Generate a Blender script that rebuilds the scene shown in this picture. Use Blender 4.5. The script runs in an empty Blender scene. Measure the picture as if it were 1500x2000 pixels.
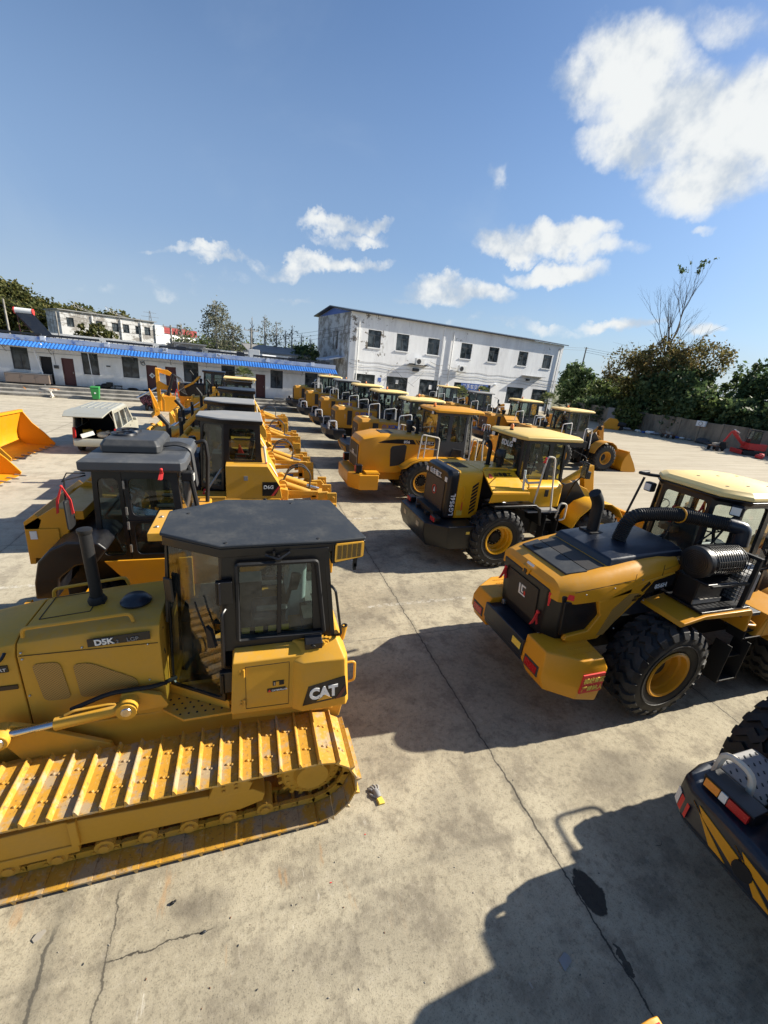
import bpy, math, random
import numpy as np
from mathutils import Vector, Matrix
R_ = math.radians
random.seed(7)
scene = bpy.context.scene
COL = scene.collection

# ---------------------------------------------------------------- camera
PF = 797.0; PCX, PCY = 750.0, 1000.0; CH = 4.75
_A = Vector(((478-PCX)/PF, -(687-PCY)/PF, -1)).normalized()
_D = Vector((-225/PF, -2226/PF, -1)).normalized()
_Z = -_D
_Y = (_A-_A.dot(_Z)*_Z).normalized(); _X = _Y.cross(_Z)
cam_d = bpy.data.cameras.new('camera'); cam = bpy.data.objects.new('camera', cam_d); COL.objects.link(cam)
RW = Matrix((_X, _Y, _Z))
cam.matrix_world = Matrix.Translation((0, 0, CH)) @ RW.to_4x4()
cam_d.sensor_fit = 'HORIZONTAL'; cam_d.sensor_width = 36; cam_d.lens = 36*PF/1500
cam_d.clip_start = 0.05; cam_d.clip_end = 6000
scene.camera = cam
def ray(px, py): return RW @ Vector(((px-PCX)/PF, -(py-PCY)/PF, -1))
def at(px, py, z=0.0):
    d = ray(px, py); t = (z-CH)/d.z; return Vector((0, 0, CH))+d*t

# ---------------------------------------------------------------- sun, sky, exposure
SUND = Vector((1.6, -0.045, 1.0)).normalized()
sd = bpy.data.lights.new('sun', 'SUN'); sd.energy = 5.0; sd.angle = R_(0.53); sd.color = (1.0, 0.93, 0.80)
so = bpy.data.objects.new('sun', sd); COL.objects.link(so)
so.rotation_euler = (-SUND).to_track_quat('-Z', 'Y').to_euler(); so.location = (30, 0, 40)
scene.view_settings.view_transform = 'Standard'; scene.view_settings.look = 'None'
scene.view_settings.exposure = 1.05; scene.view_settings.gamma = 1
try: scene.cycles.transparent_max_bounces = 24
except Exception: pass
world = bpy.data.worlds.new('World'); scene.world = world; world.use_nodes = True
wn = world.node_tree.nodes; wl = world.node_tree.links; wn.clear()
def nd(T, typ, **kw):
    n = T.nodes.new(typ)
    for k, v in kw.items(): setattr(n, k, v)
    return n
def setin(n, i, v):
    if v is None: return
    if hasattr(v, 'is_output') or isinstance(v, bpy.types.NodeSocket): n.id_data.links.new(v, n.inputs[i])
    else: n.inputs[i].default_value = v
def M_(T, op, a=None, b=None, c=None, clamp=False):
    n = nd(T, 'ShaderNodeMath', operation=op); n.use_clamp = clamp
    for i, v in enumerate((a, b, c)): setin(n, i, v)
    return n.outputs[0]
def MIX(T, fac, a, b, bt='MIX'):
    n = nd(T, 'ShaderNodeMix', data_type='RGBA', blend_type=bt); n.clamp_factor = True
    setin(n, 0, fac); setin(n, 6, a if not isinstance(a, tuple) or len(a) == 4 else (*a, 1)); setin(n, 7, b if not isinstance(b, tuple) or len(b) == 4 else (*b, 1))
    return n.outputs[2]
def NOI(T, vec, scale, det=4, rough=.5, dist=0, dim='3D'):
    n = nd(T, 'ShaderNodeTexNoise', noise_dimensions=dim)
    if vec is not None: setin(n, 'Vector', vec)
    n.inputs['Scale'].default_value = scale; n.inputs['Detail'].default_value = det; n.inputs['Roughness'].default_value = rough; n.inputs['Distortion'].default_value = dist
    return n.outputs[0]
def RAMP(T, v, stops):
    n = nd(T, 'ShaderNodeValToRGB'); e = n.color_ramp.elements
    while len(e) < len(stops): e.new(.5)
    for i, (p, c) in enumerate(stops):
        e[i].position = p; e[i].color = (c, c, c, 1) if isinstance(c, (int, float)) else (*c, 1)
    setin(n, 0, v); return n.outputs[0]
def MAPR(T, v, a, b, c=0., d=1.):
    n = nd(T, 'ShaderNodeMapRange', interpolation_type='SMOOTHSTEP'); setin(n, 0, v)
    for i, x in enumerate((a, b, c, d)): n.inputs[i+1].default_value = x
    return n.outputs[0]

T = world.node_tree
sky = nd(T, 'ShaderNodeTexSky', sky_type='NISHITA'); sky.sun_disc = False
sky.sun_elevation = math.asin(SUND.z); sky.sun_rotation = math.atan2(SUND.x, SUND.y)
sky.altitude = 50; sky.air_density = 1.0; sky.dust_density = 0.6; sky.ozone_density = 5.0
tc = nd(T, 'ShaderNodeTexCoord'); sep = nd(T, 'ShaderNodeSeparateXYZ'); T.links.new(tc.outputs['Generated'], sep.inputs[0])
yy = M_(T, 'MAXIMUM', M_(T, 'ABSOLUTE', sep.outputs[1]), 0.08)
U = M_(T, 'DIVIDE', sep.outputs[0], yy); V = M_(T, 'DIVIDE', sep.outputs[2], yy)
comb = nd(T, 'ShaderNodeCombineXYZ'); setin(comb, 0, U); setin(comb, 1, V)
uv = comb.outputs[0]
# billows: warp the cloud plane with noise, then cut round masses out of it
wn1 = nd(T, 'ShaderNodeTexNoise', noise_dimensions='3D'); setin(wn1, 'Vector', tc.outputs['Generated']); wn1.inputs['Scale'].default_value = 6.5; wn1.inputs['Detail'].default_value = 6; wn1.inputs['Roughness'].default_value = .62
vs = nd(T, 'ShaderNodeVectorMath', operation='SUBTRACT'); setin(vs, 0, wn1.outputs['Color']); vs.inputs[1].default_value = (.5, .5, .5)
vm = nd(T, 'ShaderNodeVectorMath', operation='SCALE'); setin(vm, 0, vs.outputs[0]); vm.inputs['Scale'].default_value = .17
va = nd(T, 'ShaderNodeVectorMath', operation='ADD'); setin(va, 0, uv); setin(va, 1, vm.outputs[0])
sw = nd(T, 'ShaderNodeSeparateXYZ'); setin(sw, 0, va.outputs[0]); WU, WV = sw.outputs[0], sw.outputs[1]
def uvof(px, py):
    d = ray(px, py); return d.x/d.y, d.z/d.y
# (pixel centre, half sizes, weight) of each cloud mass seen in the sky
CL = [(1240,130,100,95,1.),(1330,200,140,90,1.),(1440,270,140,110,1.),(1250,275,95,52,.9),(1390,350,110,60,1.),(1460,200,100,80,.9),(1150,165,75,60,.75),(1225,70,60,40,.6),
      (1440,40,90,45,.5),(970,360,28,22,.4),(670,440,66,18,.8),(740,440,30,16,.8),(690,466,62,14,.7),(458,514,60,13,.75),(420,500,40,10,.6),(370,500,60,9,.35),
      (640,518,105,18,.85),(600,505,60,16,.8),(985,480,60,22,.9),(1070,470,100,32,1.),(1150,450,60,22,.8),(1170,490,50,22,.7),(1100,535,85,24,.95),(1240,485,35,14,.4),
      (900,575,95,24,.95),(880,560,50,18,.8),(960,585,45,14,.6),(820,588,50,10,.6),(575,588,35,9,.45),(1230,628,70,12,.8),(1370,635,50,12,.7),
      (1020,640,150,12,.4),(450,555,90,14,.28),(380,575,90,12,.25),(1380,445,20,10,.4),(250,560,160,12,.2)]
field = None
for (px, py, rx, ry, w) in CL:
    u0, v0 = uvof(px, py); u1, v1 = uvof(px+rx, py); u2, v2 = uvof(px, py-ry)
    ru = math.hypot(u1-u0, v1-v0)*1.30; rv = math.hypot(u2-u0, v2-v0)*1.36; sl = (v1-v0)/(u1-u0)
    du = M_(T, 'SUBTRACT', WU, u0); dv = M_(T, 'SUBTRACT', M_(T, 'SUBTRACT', WV, v0), M_(T, 'MULTIPLY', du, sl))
    a = M_(T, 'DIVIDE', du, ru); b = M_(T, 'DIVIDE', dv, rv)
    r2 = M_(T, 'ADD', M_(T, 'MULTIPLY', a, a), M_(T, 'MULTIPLY', b, b))
    g_ = M_(T, 'MULTIPLY', M_(T, 'MAXIMUM', M_(T, 'SUBTRACT', 1.0, r2), 0.0), w)
    field = g_ if field is None else M_(T, 'MAXIMUM', field, g_)
n2 = NOI(T, tc.outputs['Generated'], 12, 9, .6); n3 = NOI(T, tc.outputs['Generated'], 6, 5, .55)
dens = M_(T, 'ADD', field, M_(T, 'MULTIPLY', M_(T, 'SUBTRACT', n2, .5), 1.75))
gate = MAPR(T, field, 0.0, .22)
cover = M_(T, 'MULTIPLY', MAPR(T, dens, .08, .92, .0, .97), gate)
shade = MAPR(T, M_(T, 'ADD', M_(T, 'MULTIPLY', n3, .6), M_(T, 'MULTIPLY', n2, .55)), .44, .66)
ccol = MIX(T, shade, (3.7, 4.2, 4.8), (6.1, 6.25, 6.2))
wisp = M_(T, 'MULTIPLY', MAPR(T, NOI(T, uv, 2.2, 6, .55, .6), .48, .8), .22)
lf = MAPR(T, U, .9, -.5, .55, .95)
base = MIX(T, M_(T, 'MULTIPLY', MAPR(T, V, .08, .75, .85, .0), lf), sky.outputs[0], (2.0, 2.95, 4.5))
base = MIX(T, MAPR(T, V, .0, .24, .55, .0), base, (3.6, 4.4, 5.0))
base = MIX(T, wisp, base, (3.6, 4.4, 5.3))
colr = MIX(T, cover, base, ccol)
bg = nd(T, 'ShaderNodeBackground'); setin(bg, 0, colr); bg.inputs[1].default_value = 0.072
wo = nd(T, 'ShaderNodeOutputWorld'); T.links.new(bg.outputs[0], wo.inputs[0])

# ---------------------------------------------------------------- materials
MATS = {}
def newmat(name):
    m = bpy.data.materials.new(name); m.use_nodes = True; MATS[name] = m
    b = m.node_tree.nodes['Principled BSDF']; return m, m.node_tree, b
def objco(T):
    return nd(T, 'ShaderNodeTexCoord').outputs['Object']
def poco(T):
    return nd(T, 'ShaderNodeNewGeometry').outputs['Position']
def bump(T, b, h, strength=.3, dist=.01):
    n = nd(T, 'ShaderNodeBump'); n.inputs['Strength'].default_value = strength; n.inputs['Distance'].default_value = dist
    setin(n, 'Height', h); T.links.new(n.outputs[0], b.inputs['Normal'])
def paint(name, col, rough=.35, dirt=.25, dcol=(.30, .25, .17), metal=0, spec=.5, scale=3., bmp=.05):
    m, T, b = newmat(name); co = objco(T)
    n1 = NOI(T, co, scale, 6, .6); n2 = NOI(T, co, scale*9, 5, .6)
    dm = MAPR(T, M_(T, 'ADD', M_(T, 'MULTIPLY', n1, .7), M_(T, 'MULTIPLY', n2, .3)), .42, .72)
    geo = nd(T, 'ShaderNodeNewGeometry'); sp = nd(T, 'ShaderNodeSeparateXYZ'); T.links.new(geo.outputs['Normal'], sp.inputs[0])
    up = MAPR(T, sp.outputs[2], .2, 1., .35, 1.)       # dust settles on upward faces
    f = M_(T, 'MULTIPLY', M_(T, 'MULTIPLY', dm, up), dirt)
    c0 = MIX(T, M_(T, 'MULTIPLY', MAPR(T, n2, .3, .7), .12), col, tuple(c*.72 for c in col))
    setin(b, 'Base Color', MIX(T, f, c0, dcol))
    setin(b, 'Roughness', M_(T, 'ADD', rough, M_(T, 'MULTIPLY', M_(T, 'ADD', dm, n2), .16)))
    b.inputs['Metallic'].default_value = metal; b.inputs['Specular IOR Level'].default_value = spec
    if bmp: bump(T, b, NOI(T, co, 2.2, 3, .5), bmp, .05)
    return m
paint('dozer_yellow', (.55, .285, .030), .42, .55, (.44, .30, .13), spec=.22)  # tan dust, raised to offset the green cast of sky light on tops
paint('loader_yellow', (.62, .275, .012), .30, .16, spec=.35)
paint('loader_yellow_fresh', (.72, .36, .008), .26, .12, spec=.35)
paint('loader_orange', (.54, .245, .018), .42, .25, spec=.3)
paint('bucket_yellow', (.62, .265, .008), .34, .14, spec=.35)
paint('roof_cream', (.84, .61, .23), .38, .14, (.5, .43, .3))
paint('roof_pale_yellow', (.66, .46, .13), .38, .25, (.5, .42, .25))
paint('roof_grey', (.24, .24, .235), .5, .45, (.36, .33, .28))
paint('black_paint', (.006, .006, .008), .26, .14, (.08, .075, .06), spec=.45)
paint('black_matte', (.010, .010, .011), .5, .22, (.08, .075, .06), spec=.35)
paint('navy_paint', (.010, .014, .024), .25, .22, (.10, .10, .10))
paint('dark_grey', (.035, .037, .040), .42, .3, (.15, .14, .12))
paint('grey_roof_top', (.028, .032, .038), .5, .4, (.11, .108, .10), spec=.3)
paint('mid_dark', (.055, .06, .068), .45, .3, (.2, .19, .17))
paint('mid_grey', (.22, .22, .22), .5, .4)
paint('chrome', (.55, .57, .6), .16, .1, metal=1.)
paint('steel', (.34, .33, .31), .4, .4, (.16, .11, .07), metal=.8)
paint('white_paint', (.72, .72, .70), .45, .35, (.4, .36, .3))
paint('cream_tape', (.60, .55, .45), .7, .4, (.3, .24, .2), scale=14)
paint('red_cloth', (.62, .03, .03), .75, .1)
paint('red_paint', (.55, .03, .025), .45, .3)
paint('roof_red', (.22, .02, .022), .5, .4)
paint('red_lens', (.40, .012, .012), .15, .05)
paint('amber_lens', (.75, .25, .02), .2, .05)
paint('lamp_lens', (.7, .7, .66), .12, .1)
paint('orange_beacon', (.85, .24, .03), .2, .05)
paint('blue_paint', (.03, .10, .38), .4, .2)
paint('sign_red', (.60, .025, .02), .5, .1)
paint('sign_yellow', (.75, .55, .08), .5, .05)
paint('maroon', (.075, .014, .014), .4, .35, (.2, .15, .12))
paint('van_silver', (.44, .43, .36), .28, .45, (.42, .38, .28), metal=.35)
paint('green_plastic', (.02, .22, .05), .45, .2)
paint('wood', (.22, .14, .07), .7, .4)
paint('steel_reflect_brown', (.26, .20, .16), .4, .4, (.2, .15, .1), metal=.2)  # stainless steel with the brown it reflects put into the base colour
paint('rust', (.16, .075, .04), .8, .5)
paint('plastic_film', (.55, .62, .60), .2, .1)
paint('beige_seat', (.30, .27, .22), .7, .2)
paint('skin_leather', (.24, .17, .10), .8, .5)
def shoes():
    m, T, b = newmat('shoe_yellow'); co = objco(T); n = NOI(T, co, 3.2, 8, .7); n2 = NOI(T, co, 26, 5, .65)
    c = MIX(T, M_(T, 'MULTIPLY', MAPR(T, n, .50, .60), .72), (.50, .262, .030), (.33, .285, .21))
    c = MIX(T, M_(T, 'MULTIPLY', MAPR(T, n2, .57, .66), .7), c, (.17, .10, .045)); c = MIX(T, M_(T, 'MULTIPLY', MAPR(T, n2, .43, .36), .4), c, (.56, .42, .2))
    setin(b, 'Base Color', c); setin(b, 'Roughness', M_(T, 'ADD', .35, M_(T, 'MULTIPLY', n, .4))); bump(T, b, n2, .15, .01)
shoes()
def rubber():
    m, T, b = newmat('rubber'); co = objco(T); n = NOI(T, co, 4, 6, .6); n2 = NOI(T, co, 30, 4, .6)
    f = MAPR(T, M_(T, 'ADD', M_(T, 'MULTIPLY', n, .7), M_(T, 'MULTIPLY', n2, .3)), .40, .68)
    setin(b, 'Base Color', MIX(T, f, (.009, .009, .010), (.042, .038, .033))); setin(b, 'Roughness', M_(T, 'ADD', .62, M_(T, 'MULTIPLY', f, .3)))
    bump(T, b, n2, .25, .01)
rubber()
def screenmesh(name, col, hole, sc):
    m, T, b = newmat(name); co = objco(T)
    sx = nd(T, 'ShaderNodeSeparateXYZ'); setin(sx, 0, co)
    a = M_(T, 'SINE', M_(T, 'MULTIPLY', M_(T, 'ADD', sx.outputs[0], sx.outputs[1]), sc)); c = M_(T, 'SINE', M_(T, 'MULTIPLY', sx.outputs[2], sc))
    f = MAPR(T, M_(T, 'MULTIPLY', a, c), -.1, .25)
    setin(b, 'Base Color', MIX(T, f, col, hole)); b.inputs['Roughness'].default_value = .6
screenmesh('yellow_mesh', (.38, .215, .045), (.20, .115, .03), 240)
screenmesh('black_mesh', (.035, .03, .026), (.008, .007, .006), 300)
screenmesh('brown_mesh', (.055, .038, .03), (.02, .015, .012), 260)
def glass(name, tint, k=.8):
    m, T, b = newmat(name); T.nodes.remove(b); out = T.nodes['Material Output']
    tr = nd(T, 'ShaderNodeBsdfTransparent'); tr.inputs[0].default_value = (*tint, 1)
    gl = nd(T, 'ShaderNodeBsdfGlossy'); gl.inputs['Roughness'].default_value = .04; gl.inputs[0].default_value = (.95, .97, 1, 1)
    fr = nd(T, 'ShaderNodeFresnel'); fr.inputs[0].default_value = 1.5
    df = nd(T, 'ShaderNodeBsdfDiffuse'); df.inputs[0].default_value = (.35, .34, .3, 1)
    du = nd(T, 'ShaderNodeMixShader'); setin(du, 0, M_(T, 'MULTIPLY', MAPR(T, NOI(T, objco(T), 3, 6, .6), .4, .75), .16)); T.links.new(tr.outputs[0], du.inputs[1]); T.links.new(df.outputs[0], du.inputs[2])
    mx = nd(T, 'ShaderNodeMixShader'); setin(mx, 0, M_(T, 'MULTIPLY', fr.outputs[0], k)); T.links.new(du.outputs[0], mx.inputs[1]); T.links.new(gl.outputs[0], mx.inputs[2])
    T.links.new(mx.outputs[0], out.inputs[0]); return m
glass('cab_glass', (.46, .54, .52), 1.1); glass('clear_glass', (.80, .86, .84)); 
def winglass():
    m, T, b = newmat('window_glass'); co = objco(T); n = NOI(T, co, 1.4, 3, .5)
    setin(b, 'Base Color', MIX(T, MAPR(T, n, .4, .6), (.02, .026, .03), (.075, .09, .10))); b.inputs['Roughness'].default_value = .10; b.inputs['Specular IOR Level'].default_value = .4
winglass()

# ---------------------------------------------------------------- mesh helpers
V3 = Vector
class MB:
    def __init__(s, mat='dozer_yellow'): s.v = []; s.f = []; s.m = []; s.mats = []; s.mat(mat)
    def mat(s, k):
        if k not in s.mats: s.mats.append(k)
        s.c = s.mats.index(k); return s
    def add(s, vs, fs):
        o = len(s.v); s.v += [tuple(p) for p in vs]; s.f += [tuple(i+o for i in f) for f in fs]; s.m += [s.c]*len(fs); return s
    def hexa(s, p): return s.add(p, [(0,3,2,1),(4,5,6,7),(0,1,5,4),(1,2,6,5),(2,3,7,6),(3,0,4,7)])
    def box(s, x0, x1, y0, y1, z0, z1):
        return s.hexa([(x0,y0,z0),(x1,y0,z0),(x1,y1,z0),(x0,y1,z0),(x0,y0,z1),(x1,y0,z1),(x1,y1,z1),(x0,y1,z1)])
    def cbox(s, c, sz, rot=(0,0,0)):
        q = Matrix.Rotation(rot[2],3,'Z')@Matrix.Rotation(rot[1],3,'Y')@Matrix.Rotation(rot[0],3,'X'); c = V3(c)
        P = [V3((i,j,k)) for k in (-.5,.5) for i,j in ((-.5,-.5),(.5,-.5),(.5,.5),(-.5,.5))]
        return s.hexa([c+q@V3((p.x*sz[0],p.y*sz[1],p.z*sz[2])) for p in P])
    def beam(s, a, b, w, h, up=(0,0,1)):
        a = V3(a); b = V3(b); d = (b-a).normalized(); u = V3(up); r = d.cross(u)
        if r.length < 1e-4: r = d.cross(V3((0,1,0)))
        r.normalize(); u = r.cross(d)
        P = []
        for q in (a, b):
            P += [q-r*w/2-u*h/2, q+r*w/2-u*h/2, q+r*w/2+u*h/2, q-r*w/2+u*h/2]
        return s.add(P, [(0,1,2,3),(7,6,5,4),(0,4,5,1),(1,5,6,2),(2,6,7,3),(3,7,4,0)])
    def loft(s, rings, cap=True, close=False):
        n = len(rings[0]); P = [p for r in rings for p in r]; F = []
        m = len(rings)
        for i in range(m if close else m-1):
            a = i*n; b = ((i+1) % m)*n
            for j in range(n): k = (j+1) % n; F.append((a+j, a+k, b+k, b+j))
        if cap and not close: F.append(tuple(reversed(range(n)))); F.append(tuple((m-1)*n+j for j in range(n)))
        return s.add(P, F)
    def prism(s, poly, ax, a, b):
        def P(u, w, t): return {'y': (u, t, w), 'z': (u, w, t), 'x': (t, u, w)}[ax]
        return s.loft([[P(u, w, a) for u, w in poly], [P(u, w, b) for u, w in poly]])
    def tube(s, pts, r, n=8, cap=True, close=False):
        pts = [V3(p) for p in pts]; m = len(pts); rr = r if isinstance(r, (list, tuple)) else [r]*m
        t0 = (pts[1]-pts[0]).normalized(); a = t0.orthogonal().normalized(); rings = []
        for i, p in enumerate(pts):
            if close: t = (pts[(i+1) % m]-pts[i-1])
            else: t = (pts[min(i+1, m-1)]-pts[max(i-1, 0)])
            t.normalize(); a = (a-a.dot(t)*t).normalized(); b = t.cross(a)
            rings.append([p+(a*math.cos(2*math.pi*j/n)+b*math.sin(2*math.pi*j/n))*rr[i] for j in range(n)])
        return s.loft(rings, cap, close)
    def cyl(s, a, b, r, r2=None, n=16): return s.tube([a, b], [r, r if r2 is None else r2], n)
    def lathe(s, prof, o=(0,0,0), axis='y', n=24, closed=False):
        o = V3(o); rings = []
        for (r, h) in prof:
            ring = []
            for j in range(n):
                c, d = math.cos(2*math.pi*j/n)*r, math.sin(2*math.pi*j/n)*r
                ring.append(o+V3({'y': (c, h, d), 'z': (c, d, h), 'x': (h, c, d)}[axis]))
            rings.append(ring)
        return s.loft(rings, not closed, closed)
    def ball(s, c, r, n=10, sz=(1,1,1)):
        m = max(4, n//2); c = V3(c)
        rings = [[c+V3((math.sin(math.pi*i/m)*math.cos(2*math.pi*j/n)*r*sz[0], math.sin(math.pi*i/m)*math.sin(2*math.pi*j/n)*r*sz[1], math.cos(math.pi*i/m)*r*sz[2])) for j in range(n)] for i in range(m+1)]
        return s.loft(rings, False)
    def face(s, pts): return s.add(pts, [tuple(range(len(pts)))])
    def xf(s, fn): s.v = [tuple(fn(V3(p))) for p in s.v]; return s
    def join(s, o, M=None):
        for f, mi in zip(o.f, o.m):
            s.mat(o.mats[mi]); s.f.append(tuple(i+len(s.v) for i in f)); s.m.append(s.c)
        s.v += [tuple((M@V3(p)) if M else p) for p in o.v]; return s
    def build(s, name, parent=None, bev=0, seg=2, smooth=38, label=None):
        me = bpy.data.meshes.new(name); me.from_pydata(s.v, [], s.f); me.update()
        for k in s.mats: me.materials.append(MATS[k])
        me.polygons.foreach_set('material_index', s.m)
        if len(s.f) < 60000 and smooth >= 0:
            import bmesh
            bm = bmesh.new(); bm.from_mesh(me); bmesh.ops.recalc_face_normals(bm, faces=bm.faces); bm.to_mesh(me); bm.free()
        if smooth > 0:
            me.polygons.foreach_set('use_smooth', [True]*len(me.polygons)); me.set_sharp_from_angle(angle=R_(smooth))
        ob = bpy.data.objects.new(name, me); COL.objects.link(ob)
        if parent: ob.parent = parent
        if bev:
            b = ob.modifiers.new('bevel', 'BEVEL'); b.width = bev; b.segments = seg; b.limit_method = 'ANGLE'; b.angle_limit = R_(35)
            try: b.harden_normals = True
            except Exception: pass
        if label: ob['label'] = label
        return ob
def tag(o, label, cat, group=None, kind=None):
    if label: o['label'] = label
    if cat: o['category'] = cat
    if group: o['group'] = group
    if kind: o['kind'] = kind
    return o
def thing(name, label, cat, loc=(0,0,0), rz=0, group=None):
    o = bpy.data.objects.new(name, None); COL.objects.link(o); o.location = loc; o.rotation_euler = (0, 0, rz); o.empty_display_size = .3
    return tag(o, label, cat, group)
def struct(o): o['kind'] = 'structure'; return o
def copy_tree(o, parent=None):
    c = o.copy(); COL.objects.link(c); c.parent = parent
    for ch in list(o.children): copy_tree(ch, c)
    return c
def fil(pts, r=.08, n=4, close=False):
    """round the corners of a polyline"""
    pts = [V3(p) for p in pts]; out = []; m = len(pts)
    rng = range(m) if close else range(1, m-1)
    if not close: out.append(pts[0])
    for i in rng:
        p, a, b = pts[i], pts[i-1], pts[(i+1) % m]
        da, db = (a-p), (b-p); q = min(r, da.length*.45, db.length*.45)
        A, B = p+da.normalized()*q, p+db.normalized()*q
        for k in range(n+1):
            t = k/n; out.append(A*(1-t)**2+p*2*t*(1-t)+B*t*t)
    if not close: out.append(pts[-1])
    return out
def panel(mb, A, B, C, D, l, r, b, t, th=.05, rad=.06, seg=3, glass=None, gmat=None):
    """a frame between corners A(bottom left) B C D with a rounded opening; adds the pane to glass"""
    A, B, C, D = map(V3, (A, B, C, D)); nrm = (B-A).cross(D-A).normalized()
    w = ((B-A).length+(C-D).length)/2; h = ((D-A).length+(C-B).length)/2
    def P(u, v): u /= w; v /= h; return (A*(1-u)+B*u)*(1-v)+(D*(1-u)+C*u)*v
    inner = []
    for (cx, cy, a0) in ((l+rad, b+rad, 180), (w-r-rad, b+rad, 270), (w-r-rad, h-t-rad, 0), (l+rad, h-t-rad, 90)):
        for k in range(seg+1):
            a = R_(a0+90*k/seg); inner.append((cx+rad*math.cos(a), cy+rad*math.sin(a)))
    outer = [(0, 0), (w, 0), (w, h), (0, h)]
    n = seg+1; ni = len(inner)
    Vt = [P(*p) for p in inner]+[P(*p) for p in outer]
    Vb = [p-nrm*th for p in Vt]; N = ni+4; F = []
    for q in range(4):
        for k in range(seg): F.append((ni+q, q*n+k+1, q*n+k))
        F.append((ni+q, ni+(q+1) % 4, ((q+1) % 4)*n, q*n+seg))
    F2 = [tuple(i+N for i in reversed(f)) for f in F]
    for i in range(ni): j = (i+1) % ni; F.append((i, j, j+N, i+N))
    for i in range(4): j = (i+1) % 4; F.append((ni+j, ni+i, ni+i+N, ni+j+N))
    mb.add(Vt+Vb, F+F2)
    if glass is not None:
        if gmat: glass.mat(gmat)
        glass.face([p-nrm*th*.45 for p in Vt[:ni]])
    return nrm
_fonts = {}
def letter(parent, txt, o, right, up, size, mat, name='lettering', depth=.004, bold=0.0, sx=1.0, align='LEFT', shear=0.0, spacing=1.0):
    """writing as a thin solid standing on a surface"""
    cu = bpy.data.curves.new(name, 'FONT'); cu.body = txt; cu.size = size; cu.extrude = depth; cu.offset = bold; cu.align_x = align; cu.shear = shear; cu.space_character = spacing
    cu.resolution_u = 3
    ob = bpy.data.objects.new(name, cu); COL.objects.link(ob); bpy.context.view_layer.update()
    dg = bpy.context.evaluated_depsgraph_get(); me = bpy.data.meshes.new_from_object(ob.evaluated_get(dg), depsgraph=dg)
    bpy.data.objects.remove(ob)
    r = V3(right).normalized(); u = V3(up); u = (u-u.dot(r)*r).normalized(); n = r.cross(u); o = V3(o)
    M = Matrix.Translation(o+n*depth) @ Matrix((r*sx, u, n)).transposed().to_4x4(); me.transform(M)
    me.materials.clear(); me.materials.append(MATS[mat]); me.name = name
    for p in me.polygons: p.material_index = 0
    lo = bpy.data.objects.new(name, me); COL.objects.link(lo); lo.parent = parent; return lo
def plate(mb, pts, nrm, th=.006):
    """a decal or panel: polygon of points, raised along nrm"""
    n = V3(nrm).normalized(); return mb.loft([[V3(p)-n*.002 for p in pts], [V3(p)+n*th for p in pts]])
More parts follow.
